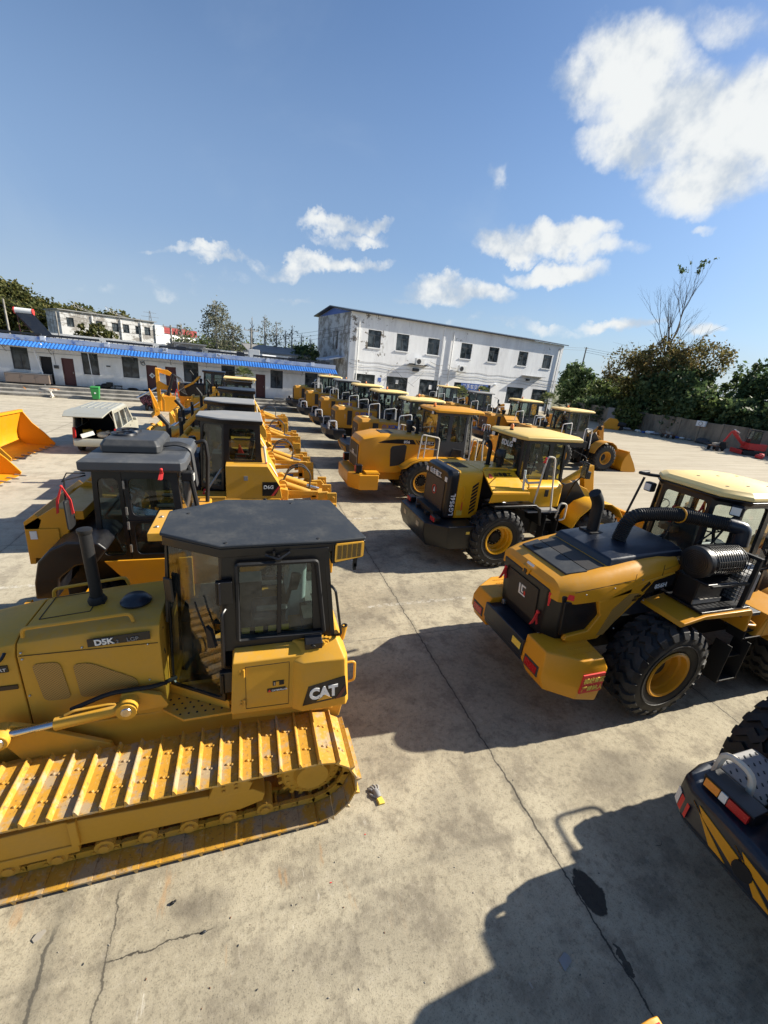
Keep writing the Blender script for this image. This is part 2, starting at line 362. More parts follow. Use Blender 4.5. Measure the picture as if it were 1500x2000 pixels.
# ================================================================= ground
def ground_mats():
    m, T, b = newmat('concrete'); p = poco(T); sx = nd(T, 'ShaderNodeSeparateXYZ'); setin(sx, 0, p); X, Y = sx.outputs[0], sx.outputs[1]
    big = NOI(T, p, .35, 5, .6); mid = NOI(T, p, 2.2, 8, .68); fine = NOI(T, p, 14, 8, .72); mic = NOI(T, p, 70, 4, .7)
    c = MIX(T, MAPR(T, big, .38, .62), (.31, .27, .19), (.42, .37, .265))
    c = MIX(T, M_(T, 'MULTIPLY', MAPR(T, mid, .46, .64), .72), c, (.19, .162, .118))
    c = MIX(T, M_(T, 'MULTIPLY', MAPR(T, fine, .50, .64), .52), c, (.15, .128, .09))
    c = MIX(T, M_(T, 'MULTIPLY', MAPR(T, fine, .47, .30), .35), c, (.52, .46, .36))
    c = MIX(T, M_(T, 'MULTIPLY', MAPR(T, mic, .54, .64), .6), c, (.10, .088, .065))
    # broad drag marks along the aisle and dusty yard further out
    mp = nd(T, 'ShaderNodeMapping'); mp.inputs['Scale'].default_value = (.12, 1.6, 1); mp.inputs['Rotation'].default_value = (0, 0, R_(-12)); setin(mp, 0, p)
    st = M_(T, 'ADD', M_(T, 'MULTIPLY', NOI(T, mp.outputs[0], 1.1, 8, .7), .6), M_(T, 'MULTIPLY', mid, .4))
    far = MAPR(T, X, 9, 18); left = MAPR(T, X, -3, -7)
    c = MIX(T, M_(T, 'MULTIPLY', far, .75), c, MIX(T, MAPR(T, st, .38, .62), (.31, .26, .185), (.43, .375, .28)))
    c = MIX(T, M_(T, 'MULTIPLY', left, .6), c, MIX(T, MAPR(T, st, .38, .66), (.52, .47, .38), (.36, .32, .25)))
    # light scuffs and old paint flecks, rust runs by the tracks
    mp2 = nd(T, 'ShaderNodeMapping'); mp2.inputs['Scale'].default_value = (5, 1.1, 1); setin(mp2, 0, p)
    sc = NOI(T, mp2.outputs[0], 2.0, 6, .7)
    near = M_(T, 'MULTIPLY', MAPR(T, Y, 3.2, 2.7), MAPR(T, Y, 1.6, 2.3)); nx = MAPR(T, X, 1.6, .8)
    c = MIX(T, M_(T, 'MULTIPLY', M_(T, 'MULTIPLY', MAPR(T, sc, .62, .70), near), M_(T, 'MULTIPLY', nx, .7)), c, (.62, .57, .47))
    rs = NOI(T, mp2.outputs[0], 1.1, 5, .6, 0)
    c = MIX(T, M_(T, 'MULTIPLY', M_(T, 'MULTIPLY', MAPR(T, rs, .60, .72), near), M_(T, 'MULTIPLY', nx, .55)), c, (.40, .20, .06))
    # joints and cracks, wandering lines at fixed places
    wob = M_(T, 'MULTIPLY', M_(T, 'SUBTRACT', NOI(T, p, 2.6, 7, .7), .5), .17); wv = NOI(T, p, 9, 3, .6)
    def line(c, coord, pos, wid, stain=0, col=(.035, .03, .024), lim=None, amt=.9):
        d = M_(T, 'ABSOLUTE', M_(T, 'SUBTRACT', M_(T, 'ADD', coord, wob), pos)); w = M_(T, 'MULTIPLY', wv, wid*2)
        f = MAPR(T, M_(T, 'DIVIDE', d, w), 1.2, .5); f2 = MAPR(T, M_(T, 'DIVIDE', d, wid*9), 1.0, .0) if stain else None
        if lim is not None: f = M_(T, 'MULTIPLY', f, lim)
        if stain: c = MIX(T, M_(T, 'MULTIPLY', f2, stain), c, (.10, .09, .07))
        return MIX(T, M_(T, 'MULTIPLY', f, amt), c, col)
    c = line(c, X, 3.05, .011, .30)
    c = line(c, X, -1.16, .007, .22, lim=MAPR(T, Y, 2.9, 2.8), amt=.7)
    c = line(c, X, -5.3, .010, .2, amt=.6); c = line(c, X, 7.3, .010, .2); c = line(c, X, 11.6, .012, .2, amt=.6); c = line(c, X, -9.5, .012, .2, amt=.5)
    c = line(c, Y, 5.93, .006, .12, amt=.6); c = line(c, Y, 10.8, .008, .12, amt=.6); c = line(c, Y, 16.0, .010, .12, amt=.6); c = line(c, Y, 21.4, .012, .12, amt=.6); c = line(c, Y, 27, .014, .12, amt=.6); c = line(c, Y, 33, .014, .1, amt=.6)
    seg = M_(T, 'MULTIPLY', MAPR(T, X, -1.2, -1.1), MAPR(T, X, -.30, -.42))
    c = line(c, Y, 2.35, .007, .2, lim=seg)
    c = line(c, X, -1.62, .02, .45, col=(.06, .055, .045), lim=MAPR(T, Y, 2.75, 2.6), amt=.8)
    # faded white bay marks
    wn_ = NOI(T, p, 11, 5, .7)
    for (co, pos, oc, a, e) in ((Y, 6.98, X, 2.3, 4.7), (Y, 12.0, X, 2.6, 4.4), (X, 2.55, Y, 9, 13), (Y, 8.8, X, -9, -3)):
        f = MAPR(T, M_(T, 'ABSOLUTE', M_(T, 'SUBTRACT', co, pos)), .07, .04); g = M_(T, 'MULTIPLY', MAPR(T, oc, a, a+.1), MAPR(T, oc, e, e-.1))
        c = MIX(T, M_(T, 'MULTIPLY', M_(T, 'MULTIPLY', f, g), M_(T, 'MULTIPLY', MAPR(T, wn_, .45, .62), .55)), c, (.62, .60, .54))
    # oil: a fresh spill on the joint and old drips in the bays
    wob2 = M_(T, 'MULTIPLY', M_(T, 'SUBTRACT', NOI(T, p, 7, 4, .6), .5), .16)
    def spot(c, x, y, rx, ry, amt, col=(.016, .015, .014), soft=.12, ang=0.):
        dx = M_(T, 'ADD', M_(T, 'SUBTRACT', X, x), wob2); dy = M_(T, 'SUBTRACT', M_(T, 'SUBTRACT', Y, y), wob2)
        a = M_(T, 'DIVIDE', dx, rx); bb = M_(T, 'DIVIDE', dy, ry)
        r = M_(T, 'ADD', M_(T, 'MULTIPLY', a, a), M_(T, 'MULTIPLY', bb, bb))
        return MIX(T, M_(T, 'MULTIPLY', MAPR(T, r, 1+soft, 1-soft), amt), c, col)
    c = spot(c, 3.18, 1.68, .13, .20, .92); c = spot(c, 3.10, 1.18, .035, .12, .85); c = spot(c, 3.03, 2.65, .045, .16, .35, soft=.5)
    for (x, y, rx, ry, a) in ((-.45, 2.55, .25, .12, .35), (.7, 2.75, .3, .1, .2), (5.4, 2.4, .35, .25, .5), (1.2, 1.9, .5, .3, .18), (2.2, 2.6, .4, .5, .22), (4.0, 10.2, .6, .4, .4), (4.2, 14.2, .8, .5, .5), (4.3, 18.9, .8, .7, .5), (4.2, 23.6, .9, .9, .5), (4.2, 28.5, .9, 1.2, .5), (2.7, 20, .4, 2, .3), (3.6, 7.2, 1.1, .5, .3), (1.9, 6.6, .8, .35, .28), (3.3, 9.3, .5, .9, .35), (2.4, 11.6, .7, .8, .3), (1.6, 3.6, .35, .5, .22), (4.6, 2.7, .5, .25, .35), (.2, 1.9, .7, .2, .2), (3.5, 25.5, .8, 1.6, .35), (3.2, 31, .8, 1.8, .35), (2.0, 4.9, .5, .3, .2)):
        c = spot(c, x, y, rx, ry, a, (.07, .06, .05), .8)
    setin(b, 'Base Color', c)
    wet = None
    setin(b, 'Roughness', M_(T, 'ADD', .74, M_(T, 'MULTIPLY', mid, .2))); b.inputs['Specular IOR Level'].default_value = .3
    h = M_(T, 'ADD', M_(T, 'MULTIPLY', fine, .7), M_(T, 'MULTIPLY', mic, .3)); bump(T, b, h, .55, .012)
    m, T, b = newmat('field'); p = poco(T)
    setin(b, 'Base Color', MIX(T, MAPR(T, NOI(T, p, .05, 6, .6), .35, .65), (.06, .075, .03), (.16, .15, .08))); b.inputs['Roughness'].default_value = .95
    m, T, b = newmat('terrace'); p = poco(T); n = NOI(T, p, 1.5, 8, .7)
    setin(b, 'Base Color', MIX(T, MAPR(T, n, .35, .65), (.16, .15, .13), (.33, .31, .27))); b.inputs['Roughness'].default_value = .9; bump(T, b, n, .3, .03)
    m, T, b = newmat('plaster'); p = poco(T)
    mp = nd(T, 'ShaderNodeMapping'); mp.inputs['Scale'].default_value = (1, 1, .35); setin(mp, 0, p)
    n = NOI(T, mp.outputs[0], .8, 8, .72); n2 = NOI(T, p, 5, 8, .7); br = nd(T, 'ShaderNodeTexBrick'); br.inputs['Scale'].default_value = 3.2
    sx = nd(T, 'ShaderNodeSeparateXYZ'); setin(sx, 0, p); cb = nd(T, 'ShaderNodeCombineXYZ'); setin(cb, 0, M_(T, 'ADD', sx.outputs[0], M_(T, 'MULTIPLY', sx.outputs[1], .9))); setin(cb, 1, sx.outputs[2])
    setin(br, 'Vector', cb.outputs[0]); br.inputs['Mortar Size'].default_value = .012
    c = MIX(T, MAPR(T, n, .35, .7), (.82, .81, .78), (.66, .65, .61))
    c = MIX(T, M_(T, 'MULTIPLY', MAPR(T, n2, .55, .8), .4), c, (.36, .34, .30))
    c = MIX(T, M_(T, 'MULTIPLY', MAPR(T, sx.outputs[2], 1.3, .5), .35), c, (.34, .32, .28))
    setin(b, 'Base Color', c); b.inputs['Roughness'].default_value = .85; bump(T, b, M_(T, 'ADD', br.outputs['Fac'], n2), .35, .01)
    m, T, b = newmat('office_plaster'); p = poco(T); sx = nd(T, 'ShaderNodeSeparateXYZ'); setin(sx, 0, p)
    mp = nd(T, 'ShaderNodeMapping'); mp.inputs['Scale'].default_value = (1, 1, .22); setin(mp, 0, p)
    n = NOI(T, mp.outputs[0], .45, 8, .7); pe = NOI(T, p, .85, 9, .74); dr = NOI(T, mp.outputs[0], 2.2, 6, .7)
    left_ = MAPR(T, sx.outputs[0], 26, 11, .0, 1.); top = MAPR(T, sx.outputs[2], 6, 11, 0., 1.)
    thr = M_(T, 'ADD', pe, M_(T, 'ADD', M_(T, 'MULTIPLY', left_, .085), M_(T, 'MULTIPLY', top, .03)))
    c = MIX(T, MAPR(T, n, .35, .7), (.82, .83, .83), (.66, .665, .67))
    c = MIX(T, M_(T, 'MULTIPLY', MAPR(T, dr, .55, .75), .45), c, (.36, .35, .33))
    c = MIX(T, MAPR(T, thr, .655, .69), c, (.17, .15, .125))
    setin(b, 'Base Color', c); b.inputs['Roughness'].default_value = .88; bump(T, b, n, .2, .02)
    m, T, b = newmat('end_plaster'); p = poco(T)
    pe = NOI(T, p, .7, 9, .75); n = NOI(T, p, 3, 6, .7)
    c = MIX(T, MAPR(T, pe, .46, .56), (.55, .55, .54), (.20, .18, .155)); c = MIX(T, M_(T, 'MULTIPLY', n, .4), c, (.42, .41, .40))
    setin(b, 'Base Color', c); b.inputs['Roughness'].default_value = .9
    m, T, b = newmat('wall_concrete'); p = poco(T); mp = nd(T, 'ShaderNodeMapping'); mp.inputs['Scale'].default_value = (1, 1, .3); setin(mp, 0, p)
    n = NOI(T, mp.outputs[0], .9, 8, .7); c = MIX(T, MAPR(T, n, .35, .68), (.27, .225, .165), (.11, .095, .07)); setin(b, 'Base Color', c); b.inputs['Roughness'].default_value = .9
    m, T, b = newmat('blue_tile'); p = poco(T); n = NOI(T, p, 1.3, 5, .6); setin(b, 'Base Color', MIX(T, MAPR(T, n, .3, .7), (.02, .13, .44), (.05, .20, .56))); b.inputs['Roughness'].default_value = .38
    m, T, b = newmat('blue_fade'); p = poco(T); n = NOI(T, p, 1.0, 8, .7); setin(b, 'Base Color', MIX(T, MAPR(T, n, .48, .66), (.50, .54, .60), (.08, .17, .42))); b.inputs['Roughness'].default_value = .6
    m, T, b = newmat('gravel'); p = poco(T); n = NOI(T, p, 5, 8, .7); setin(b, 'Base Color', MIX(T, n, (.10, .09, .075), (.30, .28, .24))); b.inputs['Roughness'].default_value = .95
ground_mats()
def leafmat(name, a, bcol, cc, tr=.0):
    m, T, b = newmat(name); g = nd(T, 'ShaderNodeNewGeometry')
    setin(b, 'Base Color', RAMP(T, g.outputs['Random Per Island'], [(0., a), (.55, bcol), (1., cc)])); b.inputs['Roughness'].default_value = .62; b.inputs['Specular IOR Level'].default_value = .25
    tl = nd(T, 'ShaderNodeBsdfTranslucent'); T.links.new(b.inputs['Base Color'].links[0].from_socket, tl.inputs[0]); mx = nd(T, 'ShaderNodeMixShader'); mx.inputs[0].default_value = .42; T.links.new(b.outputs[0], mx.inputs[1]); T.links.new(tl.outputs[0], mx.inputs[2]); T.links.new(mx.outputs[0], T.nodes['Material Output'].inputs[0])
leafmat('leaf_dark', (.04, .07, .03), (.08, .125, .048), (.14, .18, .07))
leafmat('leaf_mid', (.05, .075, .022), (.095, .13, .038), (.17, .19, .06))
leafmat('leaf_olive', (.05, .062, .018), (.10, .11, .032), (.18, .155, .05))
leafmat('leaf_autumn', (.085, .085, .03), (.14, .125, .045), (.21, .15, .055))
leafmat('leaf_grey', (.11, .12, .08), (.17, .175, .12), (.25, .24, .17))
leafmat('palm_leaf', (.05, .08, .025), (.10, .13, .045), (.20, .20, .09))
paint('bark', (.12, .10, .08), .9, .2, (.2, .18, .15)); paint('bark_pale', (.30, .28, .25), .9, .3, (.15, .13, .1))

def lay(name, x0, x1, y0, y1, z, mat):
    b = MB(mat).face([(x0, y0, z), (x1, y0, z), (x1, y1, z), (x0, y1, z)]); return struct(b.build(name, smooth=-1))
lay('ground', -2500, 2500, -400, 4500, -.004, 'field')
lay('yard_pavement', -60, 48.6, -12, 75, 0.0, 'concrete')

rng = np.random.default_rng(11)
def leaves(name, blobs, n, size, mat, parent=None, clump=.28, per=26, elong=1.6, droop=0.):
    """many leaf-sized faces gathered in clumps through the crown"""
    B = np.array(blobs, float); vol = B[:, 3]*B[:, 4]*B[:, 5]; k = max(6, n//per)
    which = rng.choice(len(B), k, p=vol/vol.sum()); d = rng.normal(size=(k, 3)); d /= np.linalg.norm(d, axis=1)[:, None]
    rad = rng.uniform(.25, 1., k)**.45; cen = B[which, :3]+d*rad[:, None]*B[which, 3:6]
    cs = clump*np.minimum(B[which, 3:6].min(axis=1), 3)*rng.uniform(.6, 1.3, k)
    idx = rng.integers(0, k, n); P = cen[idx]+rng.normal(size=(n, 3))*cs[idx][:, None]*.55
    a = rng.normal(size=(n, 3)); a /= np.linalg.norm(a, axis=1)[:, None]; a[:, 2] -= droop
    b = np.cross(a, rng.normal(size=(n, 3))); b /= np.linalg.norm(b, axis=1)[:, None]
    s = size*rng.uniform(.55, 1.4, n)[:, None]; a = a*s*elong*.5; b = b*s*.5
    c = np.cross(a, b); c /= np.linalg.norm(c, axis=1)[:, None]
    v = np.stack([P-a, P+b*.9+c*s*.12, P+a, P-b*.9+c*s*.12], 1).reshape(-1, 3)
    me = bpy.data.meshes.new(name); me.vertices.add(4*n); me.vertices.foreach_set('co', v.ravel())
    me.loops.add(4*n); me.loops.foreach_set('vertex_index', np.arange(4*n, dtype=np.int32)); me.polygons.add(n)
    me.polygons.foreach_set('loop_start', np.arange(0, 4*n, 4, dtype=np.int32)); me.update(); me.validate()
    me.materials.append(MATS[mat]); ob = bpy.data.objects.new(name, me); COL.objects.link(ob)
    if parent: ob.parent = parent
    return ob
def limbs(mb, p, d, L, r, depth, spread=.5, n=3, up=.15, tips=None, seed=None):
    rd = rng
    p = V3(p); d = V3(d).normalized(); pts = [p]; q = p
    steps = 4
    for i in range(steps):
        d = (d+V3(rd.normal(size=3))*.09+V3((0, 0, up*.35))).normalized(); q = q+d*L/steps; pts.append(q)
    mb.tube(pts, [r*(1-.55*i/steps) for i in range(steps+1)], 5 if r > .06 else 3)
    if depth == 0:
        if tips is not None: tips.append(q)
        return
    for k in range(n):
        t = pts[rd.integers(2, steps+1)]; a = V3(rd.normal(size=3)); a -= a.dot(d)*d; a.normalize()
        limbs(mb, t, (d+a*spread*rd.uniform(.6, 1.2)).normalized(), L*rd.uniform(.55, .8), r*.45, depth-1, spread, n, up, tips)
def tree(name, label, loc, h, trunk_r, blobs, n, size, mat, bark='bark', group='trees', cat='tree', trunk_h=.5, lean=(0, 0), dep=2, **kw):
    t = thing(name, label, cat, loc, 0, group)
    mb = MB(bark); top = V3((lean[0], lean[1], h*trunk_h)); mb.tube([(0, 0, -.05), top*.35+V3((.05, 0, 0)), top*.7, top], [trunk_r*1.25, trunk_r, trunk_r*.8, trunk_r*.6], 8)
    for k in range(5):
        a = 2*math.pi*k/5+random.random(); limbs(mb, top*(.6+.08*k), (math.cos(a)*.7, math.sin(a)*.7, .9), h*.25, trunk_r*.42, dep, .5, 3)
    mb.build('trunk', t); leaves('crown', blobs, n, size, mat, t, **kw); return t

# ================================================================= low white building with the blue awning
def wpaint(): pass
A3 = R_(3.0)
LB = thing('low_building', 'long low whitewashed building with a blue tiled awning and maroon doors', 'building', (-19.5, 42.7, 0), A3)
LBL, LBR, WZ = -8.0, 28.25, .62
def wall_with_holes(mb, u0, u1, z0, z1, holes, y0, y1):
    """wall along x between y0 (front) and y1 (back) with rectangular openings"""
    us = sorted({u0, u1, *[h[0] for h in holes], *[h[1] for h in holes]})
    for a, c in zip(us, us[1:]):
        hs = sorted([(h[2], h[3]) for h in holes if h[0] <= a+1e-6 and h[1] >= c-1e-6]); z = z0
        for p, q in hs:
            if p > z+1e-4: mb.box(a, c, y0, y1, z, p)
            z = q
        if z1 > z+1e-4: mb.box(a, c, y0, y1, z, z1)
doors = [(3.42, 4.24, 'd'), (4.9, 5.75, 'm'), (11.12, 12.0, 'm'), (12.65, 13.52, 'm'), (20.5, 21.4, 'b'), (-3.2, -2.3, 'm')]
wins = [(1.6, 2.72, 1.66, 3.38), (6.36, 7.54, 1.64, 3.38), (9.3, 10.55, 1.62, 3.36), (14.15, 15.4, 1.62, 3.36), (21.9, 23.1, 1.62, 3.32), (25.3, 26.6, 1.62, 3.36), (17.4, 18.6, 1.62, 3.36), (-6.5, -5.2, 1.64, 3.38)]
mb = MB('plaster'); holes = [(a, b, WZ, 2.82) for a, b, _ in doors]+list(wins)
wall_with_holes(mb, LBL, LBR, WZ, 3.95, holes, 0, .24)
mb.box(LBL, LBR, 7.6, 7.84, WZ-.6, 3.95); mb.box(LBL, LBL+.24, .24, 7.6, WZ, 3.95); mb.box(LBR-.24, LBR, .24, 7.6, WZ, 3.95)
for a, b, c, d in wins: mb.box(a-.05, b+.05, -.05, .02, c-.07, c)
mb.build('wall', LB, smooth=-1)
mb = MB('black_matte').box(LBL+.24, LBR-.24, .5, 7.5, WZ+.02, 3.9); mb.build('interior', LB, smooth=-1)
mb = MB('roof_grey').box(LBL-.1, LBR+.1, -.1, 8.0, 3.952, 4.1)
mb.build('roof', LB, smooth=-1)
# parapet with its faded blue face, broken into raised stretches
mb = MB('blue_fade'); mb.box(LBL, LBR+.1, -.30, -.12, 3.97, 4.33); mb.mat('office_plaster')
for k in range(8): u = -5+k*4.4; mb.box(u, u+.35, -.33, -.10, 4.05, 4.40)
mb.build('parapet', LB, smooth=-1)
mb = MB('navy_paint')
for k in range(9): u = LBL+.3+k*4.0; mb.box(u, min(u+3.5, LBR), .0, .20, 4.40, 4.57); mb.box(u, min(u+3.2, LBR), .1, .14, 4.2, 4.24)
for k in range(90): u = LBL+.3+k*.4; mb.box(u, u+.05, .10, .14, 4.1, 4.46)
mb.build('roof_railing', LB, smooth=-1)
mb = MB('blue_tile')
nt = 150
for k in range(nt):
    u = LBL-.1+(LBR+.1-LBL+.1)*k/nt; w = (LBR+.2-LBL)/nt
    for j in range(4):
        y0, z0 = -.31-j*.235, 3.90-j*.098; y1, z1 = y0-.262, z0-.102
        mb.loft([[(u, y0, z0), (u+w*.3, y0, z0+.035), (u+w*.6, y0, z0+.035), (u+w*.86, y0, z0), (u+w, y0, z0), (u+w, y0, z0-.02), (u, y0, z0-.02)],
                 [(u, y1, z1), (u+w*.3, y1, z1+.045), (u+w*.6, y1, z1+.045), (u+w*.86, y1, z1), (u+w, y1, z1), (u+w, y1, z1-.02), (u, y1, z1-.02)]])
aw = mb.build('awning', LB, smooth=-1)
mb = MB('steel'); mb.box(LBL, LBR, -1.28, -1.24, 3.46, 3.51)
for k in range(13): u = LBL+.5+k*2.95; mb.beam((u, -.02, 3.35), (u, -1.26, 3.5), .04, .05); mb.beam((u, -.02, 3.0), (u, -.7, 3.42), .03, .03)
mb.build('awning_bracket', LB, smooth=-1)
for a, b, k in doors:
    d = MB({'d': 'black_matte', 'm': 'maroon', 'b': 'maroon'}[k]); f = .13 if k != 'd' else .2
    d.box(a+.06, b-.06, f, f+.05, WZ+.01, 2.76)
    if k != 'd':
        for z in (.8, 1.75): d.box(a+.16, b-.16, f-.012, f, z, z+.8)
    ob = d.build('door', LB, smooth=-1)
    if k != 'd':
        MB('maroon').box(a, a+.06, .06, .2, WZ+.01, 2.82).box(b-.06, b, .06, .2, WZ+.01, 2.82).box(a+.06, b-.06, .06, .2, 2.76, 2.82).build('door_frame', ob, smooth=-1)
        MB('steel').box(b-.17, b-.13, f-.05, f-.012, 1.6, 1.75).build('handle', ob, smooth=-1)
    if abs(a-11.12) < .01:
        MB('white_paint').cbox(((a+b)/2-.02, f-.02, 1.95), (.34, .008, .34), (0, R_(45), 0)).build('paper_diamond', ob, smooth=-1)
        letter(ob, '福', ((a+b)/2-.02, f-.024, 1.87), (1, 0, 0), (0, 0, 1), .2, 'black_paint', align='CENTER')
def sash(parent, a, b, c, d, y, cols=2, top=.3, fm='dark_grey', gm='window_glass'):
    fr = MB(fm); t = .06
    fr.box(a, a+t, y, y+.07, c, d); fr.box(b-t, b, y, y+.07, c, d); fr.box(a+t, b-t, y, y+.07, c, c+t); fr.box(a+t, b-t, y, y+.07, d-t, d)
    if top: zt = d-(d-c)*top; fr.box(a+t, b-t, y, y+.07, zt-.03, zt+.03)
    else: zt = d-t
    for i in range(1, cols): u = a+(b-a)*i/cols; fr.box(u-.03, u+.03, y+.002, y+.068, c+t, zt-.03)
    w = fr.build('window', parent, smooth=-1)
    g = MB(gm).box(a+t, b-t, y+.03, y+.04, c+t, d-t); g.build('pane', w, smooth=-1); return w
for (a, b, c, d) in wins: sash(LB, a, b, c, d, .10)
mb = MB('dark_grey')
for pts in ([(-8, -.03, 3.25), (2, -.03, 3.05), (9, -.03, 3.2), (20, -.03, 3.1), (28, -.03, 3.2)], [(4.45, -.03, 3.3), (4.5, -.03, 2.2)]): mb.tube(pts, .012, 4)
mb.box(4.36, 4.68, -.12, 0, 1.95, 2.2); mb.box(8.1, 8.4, -.05, 0, 2.4, 2.5)
mb.build('cable', LB, smooth=-1)
mb = MB('black_paint')
mb.tube(fil([(10.75, -.05, 2.9), (11.0, -.08, 3.15), (11.1, -.06, 2.8), (10.85, -.08, 2.75), (10.7, -.05, 3.1), (11.05, -.05, 2.95)], .1), .02, 5); mb.build('cable_coil', LB)
# terraces in front, three long shallow steps
mb = MB('terrace')
for k, (y0, z) in enumerate(((-3.9, .18), (-2.7, .36), (-1.7, .60))):
    y1 = (-2.7, -1.7, 8.0)[k]; mb.box(-10 if k < 2 else -9, 27.5, y0, y1, -.02 if k == 0 else .0, z)
st = mb.build('terrace_steps', smooth=-1); st.location = (-19.5, 42.7, 0); st.rotation_euler = (0, 0, A3); struct(st)

# ================================================================= two storey office
A9 = R_(9.1)
OB = thing('office_building', 'peeling white two storey office block with a thin blue metal roof', 'building', (13.6, 54.5, 0), A9)
OW = [(1.42, 3.28), (5.58, 7.48), (10.5, 12.45), (16.2, 18.2), (21.4, 23.35), (27.42, 29.4), (32.82, 34.78)]
OG = [(-.1, 2.88, 1.0), (4.65, 7.95, 1.0), (9.9, 13.35, .75), (15.9, 22.9, 0.2), (26.3, 29.85, .95), (31.9, 35.4, .75)]
mb = MB('office_plaster'); OL, OR_ = -1.0, 36.95
wall_with_holes(mb, OL, OR_, 0, 10.7, [(a, b, 6.86, 8.93) for a, b in OW]+[(a, b, c, 3.5) for a, b, c in OG], 0, .3)
mb.box(OR_-.3, OR_, .3, 12.7, 0, 10.7); mb.box(OL, OR_, 12.7, 13.0, 0, 10.7)
mb.box(12.9, 13.15, -.12, 0, 0, 10.6)
for a, b in OW: mb.box(a-.12, b+.12, -.10, .02, 6.72, 6.86)
mb.box(23.5, 23.9, -.5, 0, 3.6, 3.72)
mb.build('wall', OB, smooth=-1)
mb = MB('end_plaster'); wh = [(4.4, 5.1, 6.3, 8.6), (5.9, 6.3, 6.3, 8.6)]
w2 = MB('end_plaster'); wall_with_holes(w2, .3, 12.7, 0, 10.7, wh, 0, .3)
mb.join(w2, Matrix(((0, 1, 0, OL), (1, 0, 0, 0), (0, 0, 1, 0), (0, 0, 0, 1))))
mb.prism([(.0, 10.7), (13., 10.7), (6.5, 11.55)], 'x', OL, OL+.25)
mb.build('end_wall', OB, smooth=-1)
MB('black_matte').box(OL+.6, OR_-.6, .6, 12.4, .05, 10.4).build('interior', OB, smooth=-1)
MB('blue_paint').prism([(.25, 10.68), (12.7, 10.68), (6.5, 11.48)], 'x', OL-.03, OL-.003).build('gable_cladding', OB, smooth=-1)
mb = MB('navy_paint')
mb.loft([[(OL-.6, -.5, 10.68), (OL-.6, 6.5, 11.62), (OL-.6, 13.5, 10.68), (OL-.6, 13.5, 10.8), (OL-.6, 6.5, 11.74), (OL-.6, -.5, 10.8)],
         [(OR_+.5, -.5, 10.68), (OR_+.5, 6.5, 11.62), (OR_+.5, 13.5, 10.68), (OR_+.5, 13.5, 10.8), (OR_+.5, 6.5, 11.74), (OR_+.5, -.5, 10.8)]])
mb.build('roof', OB, smooth=-1)
for a, b in OW: sash(OB, a, b, 6.86, 8.93, .12, 2, .3, 'dark_grey')
for i, (a, b, c) in enumerate(OG): sash(OB, a, b, c, 3.5, .12, 4 if b-a < 5 else 6, .32, 'dark_grey')
for s in ((4.4, 5.1), (5.9, 6.3)):
    w = MB('dark_grey').box(OL+.1, OL+.16, s[0], s[1], 6.3, 8.6).build('window', OB, smooth=-1); MB('window_glass').box(OL+.09, OL+.098, s[0]+.06, s[1]-.06, 6.4, 8.5).build('pane', w, smooth=-1)
mb = MB('white_paint')
for u in (.05, 14.6, 36.2): mb.cyl((u, -.14, .1), (u, -.14, 10.2), .085, n=8)
mb.build('drainpipe', OB)
mb = MB('mid_grey')
for z, y in ((4.6, -.06), (4.2, -.05), (5.1, -.04)):
    for s in range(9): u = -.8+s*4.2; mb.tube([(u, y, z), (u+2.1, y, z-.12-.05*(s % 2)), (u+4.2, y, z)], .02, 4)
for a, b in (((5.4, -.1, 4.6), (2.6, -1.2, 2.6)), ((5.4, -.1, 4.6), (8.5, -1.0, 2.4)), ((10.3, -.1, 4.4), (8.0, -.9, 2.6))): mb.tube([a, ((a[0]+b[0])/2, (a[1]+b[1])/2, (a[2]+b[2])/2-.15), b], .02, 4)
mb.tube([(11.2, -.1, 5.9), (12.6, -.1, 5.5), (13.4, -.1, 5.6)], .03, 4); mb.tube([(14.3, -.1, 5.8), (15.0, -.1, 5.4), (15.8, -.1, 5.4)], .03, 4)
mb.build('cable', OB)
sg = MB('blue_paint').box(17.1, 22.3, -.10, -.02, 2.55, 3.45); s_ = sg.build('sign_board', OB, smooth=-1)
letter(s_, '二手车交易处', (17.35, -.11, 2.75), (1, 0, 0), (0, 0, 1), .72, 'white_paint', spacing=1.05)
MB('white_paint').box(11.6, 12.1, .06, .1, 2.2, 2.8).build('paper_notice', OB, smooth=-1); MB('white_paint').box(6.1, 6.5, .06, .1, 2.6, 3.1).build('paper_notice', OB, smooth=-1)
MB('blue_paint').box(3.35, 3.8, -.03, 0, 2.7, 3.2).build('number_plate', OB, smooth=-1)
MB('mid_grey').box(28.9, 33.4, -.8, -.0, 5.38, 5.46).build('canopy', OB, smooth=-1)
mb = MB('dark_grey').box(29.9, 30.4, -.4, -.0, 4.7, 5.0).box(8.5, 9.4, -.3, 0, 4.45, 4.85); mb.build('wall_lamp', OB, smooth=-1)
mb = MB('dark_grey').box(7.6, 10.7, -.7, 0, 5.24, 5.32)
for k in range(9): mb.cbox((7.8+k*.33, -.4, 5.38), (.2, .3, .12), (0, 0, k))
mb.build('shelf', OB, smooth=-1)
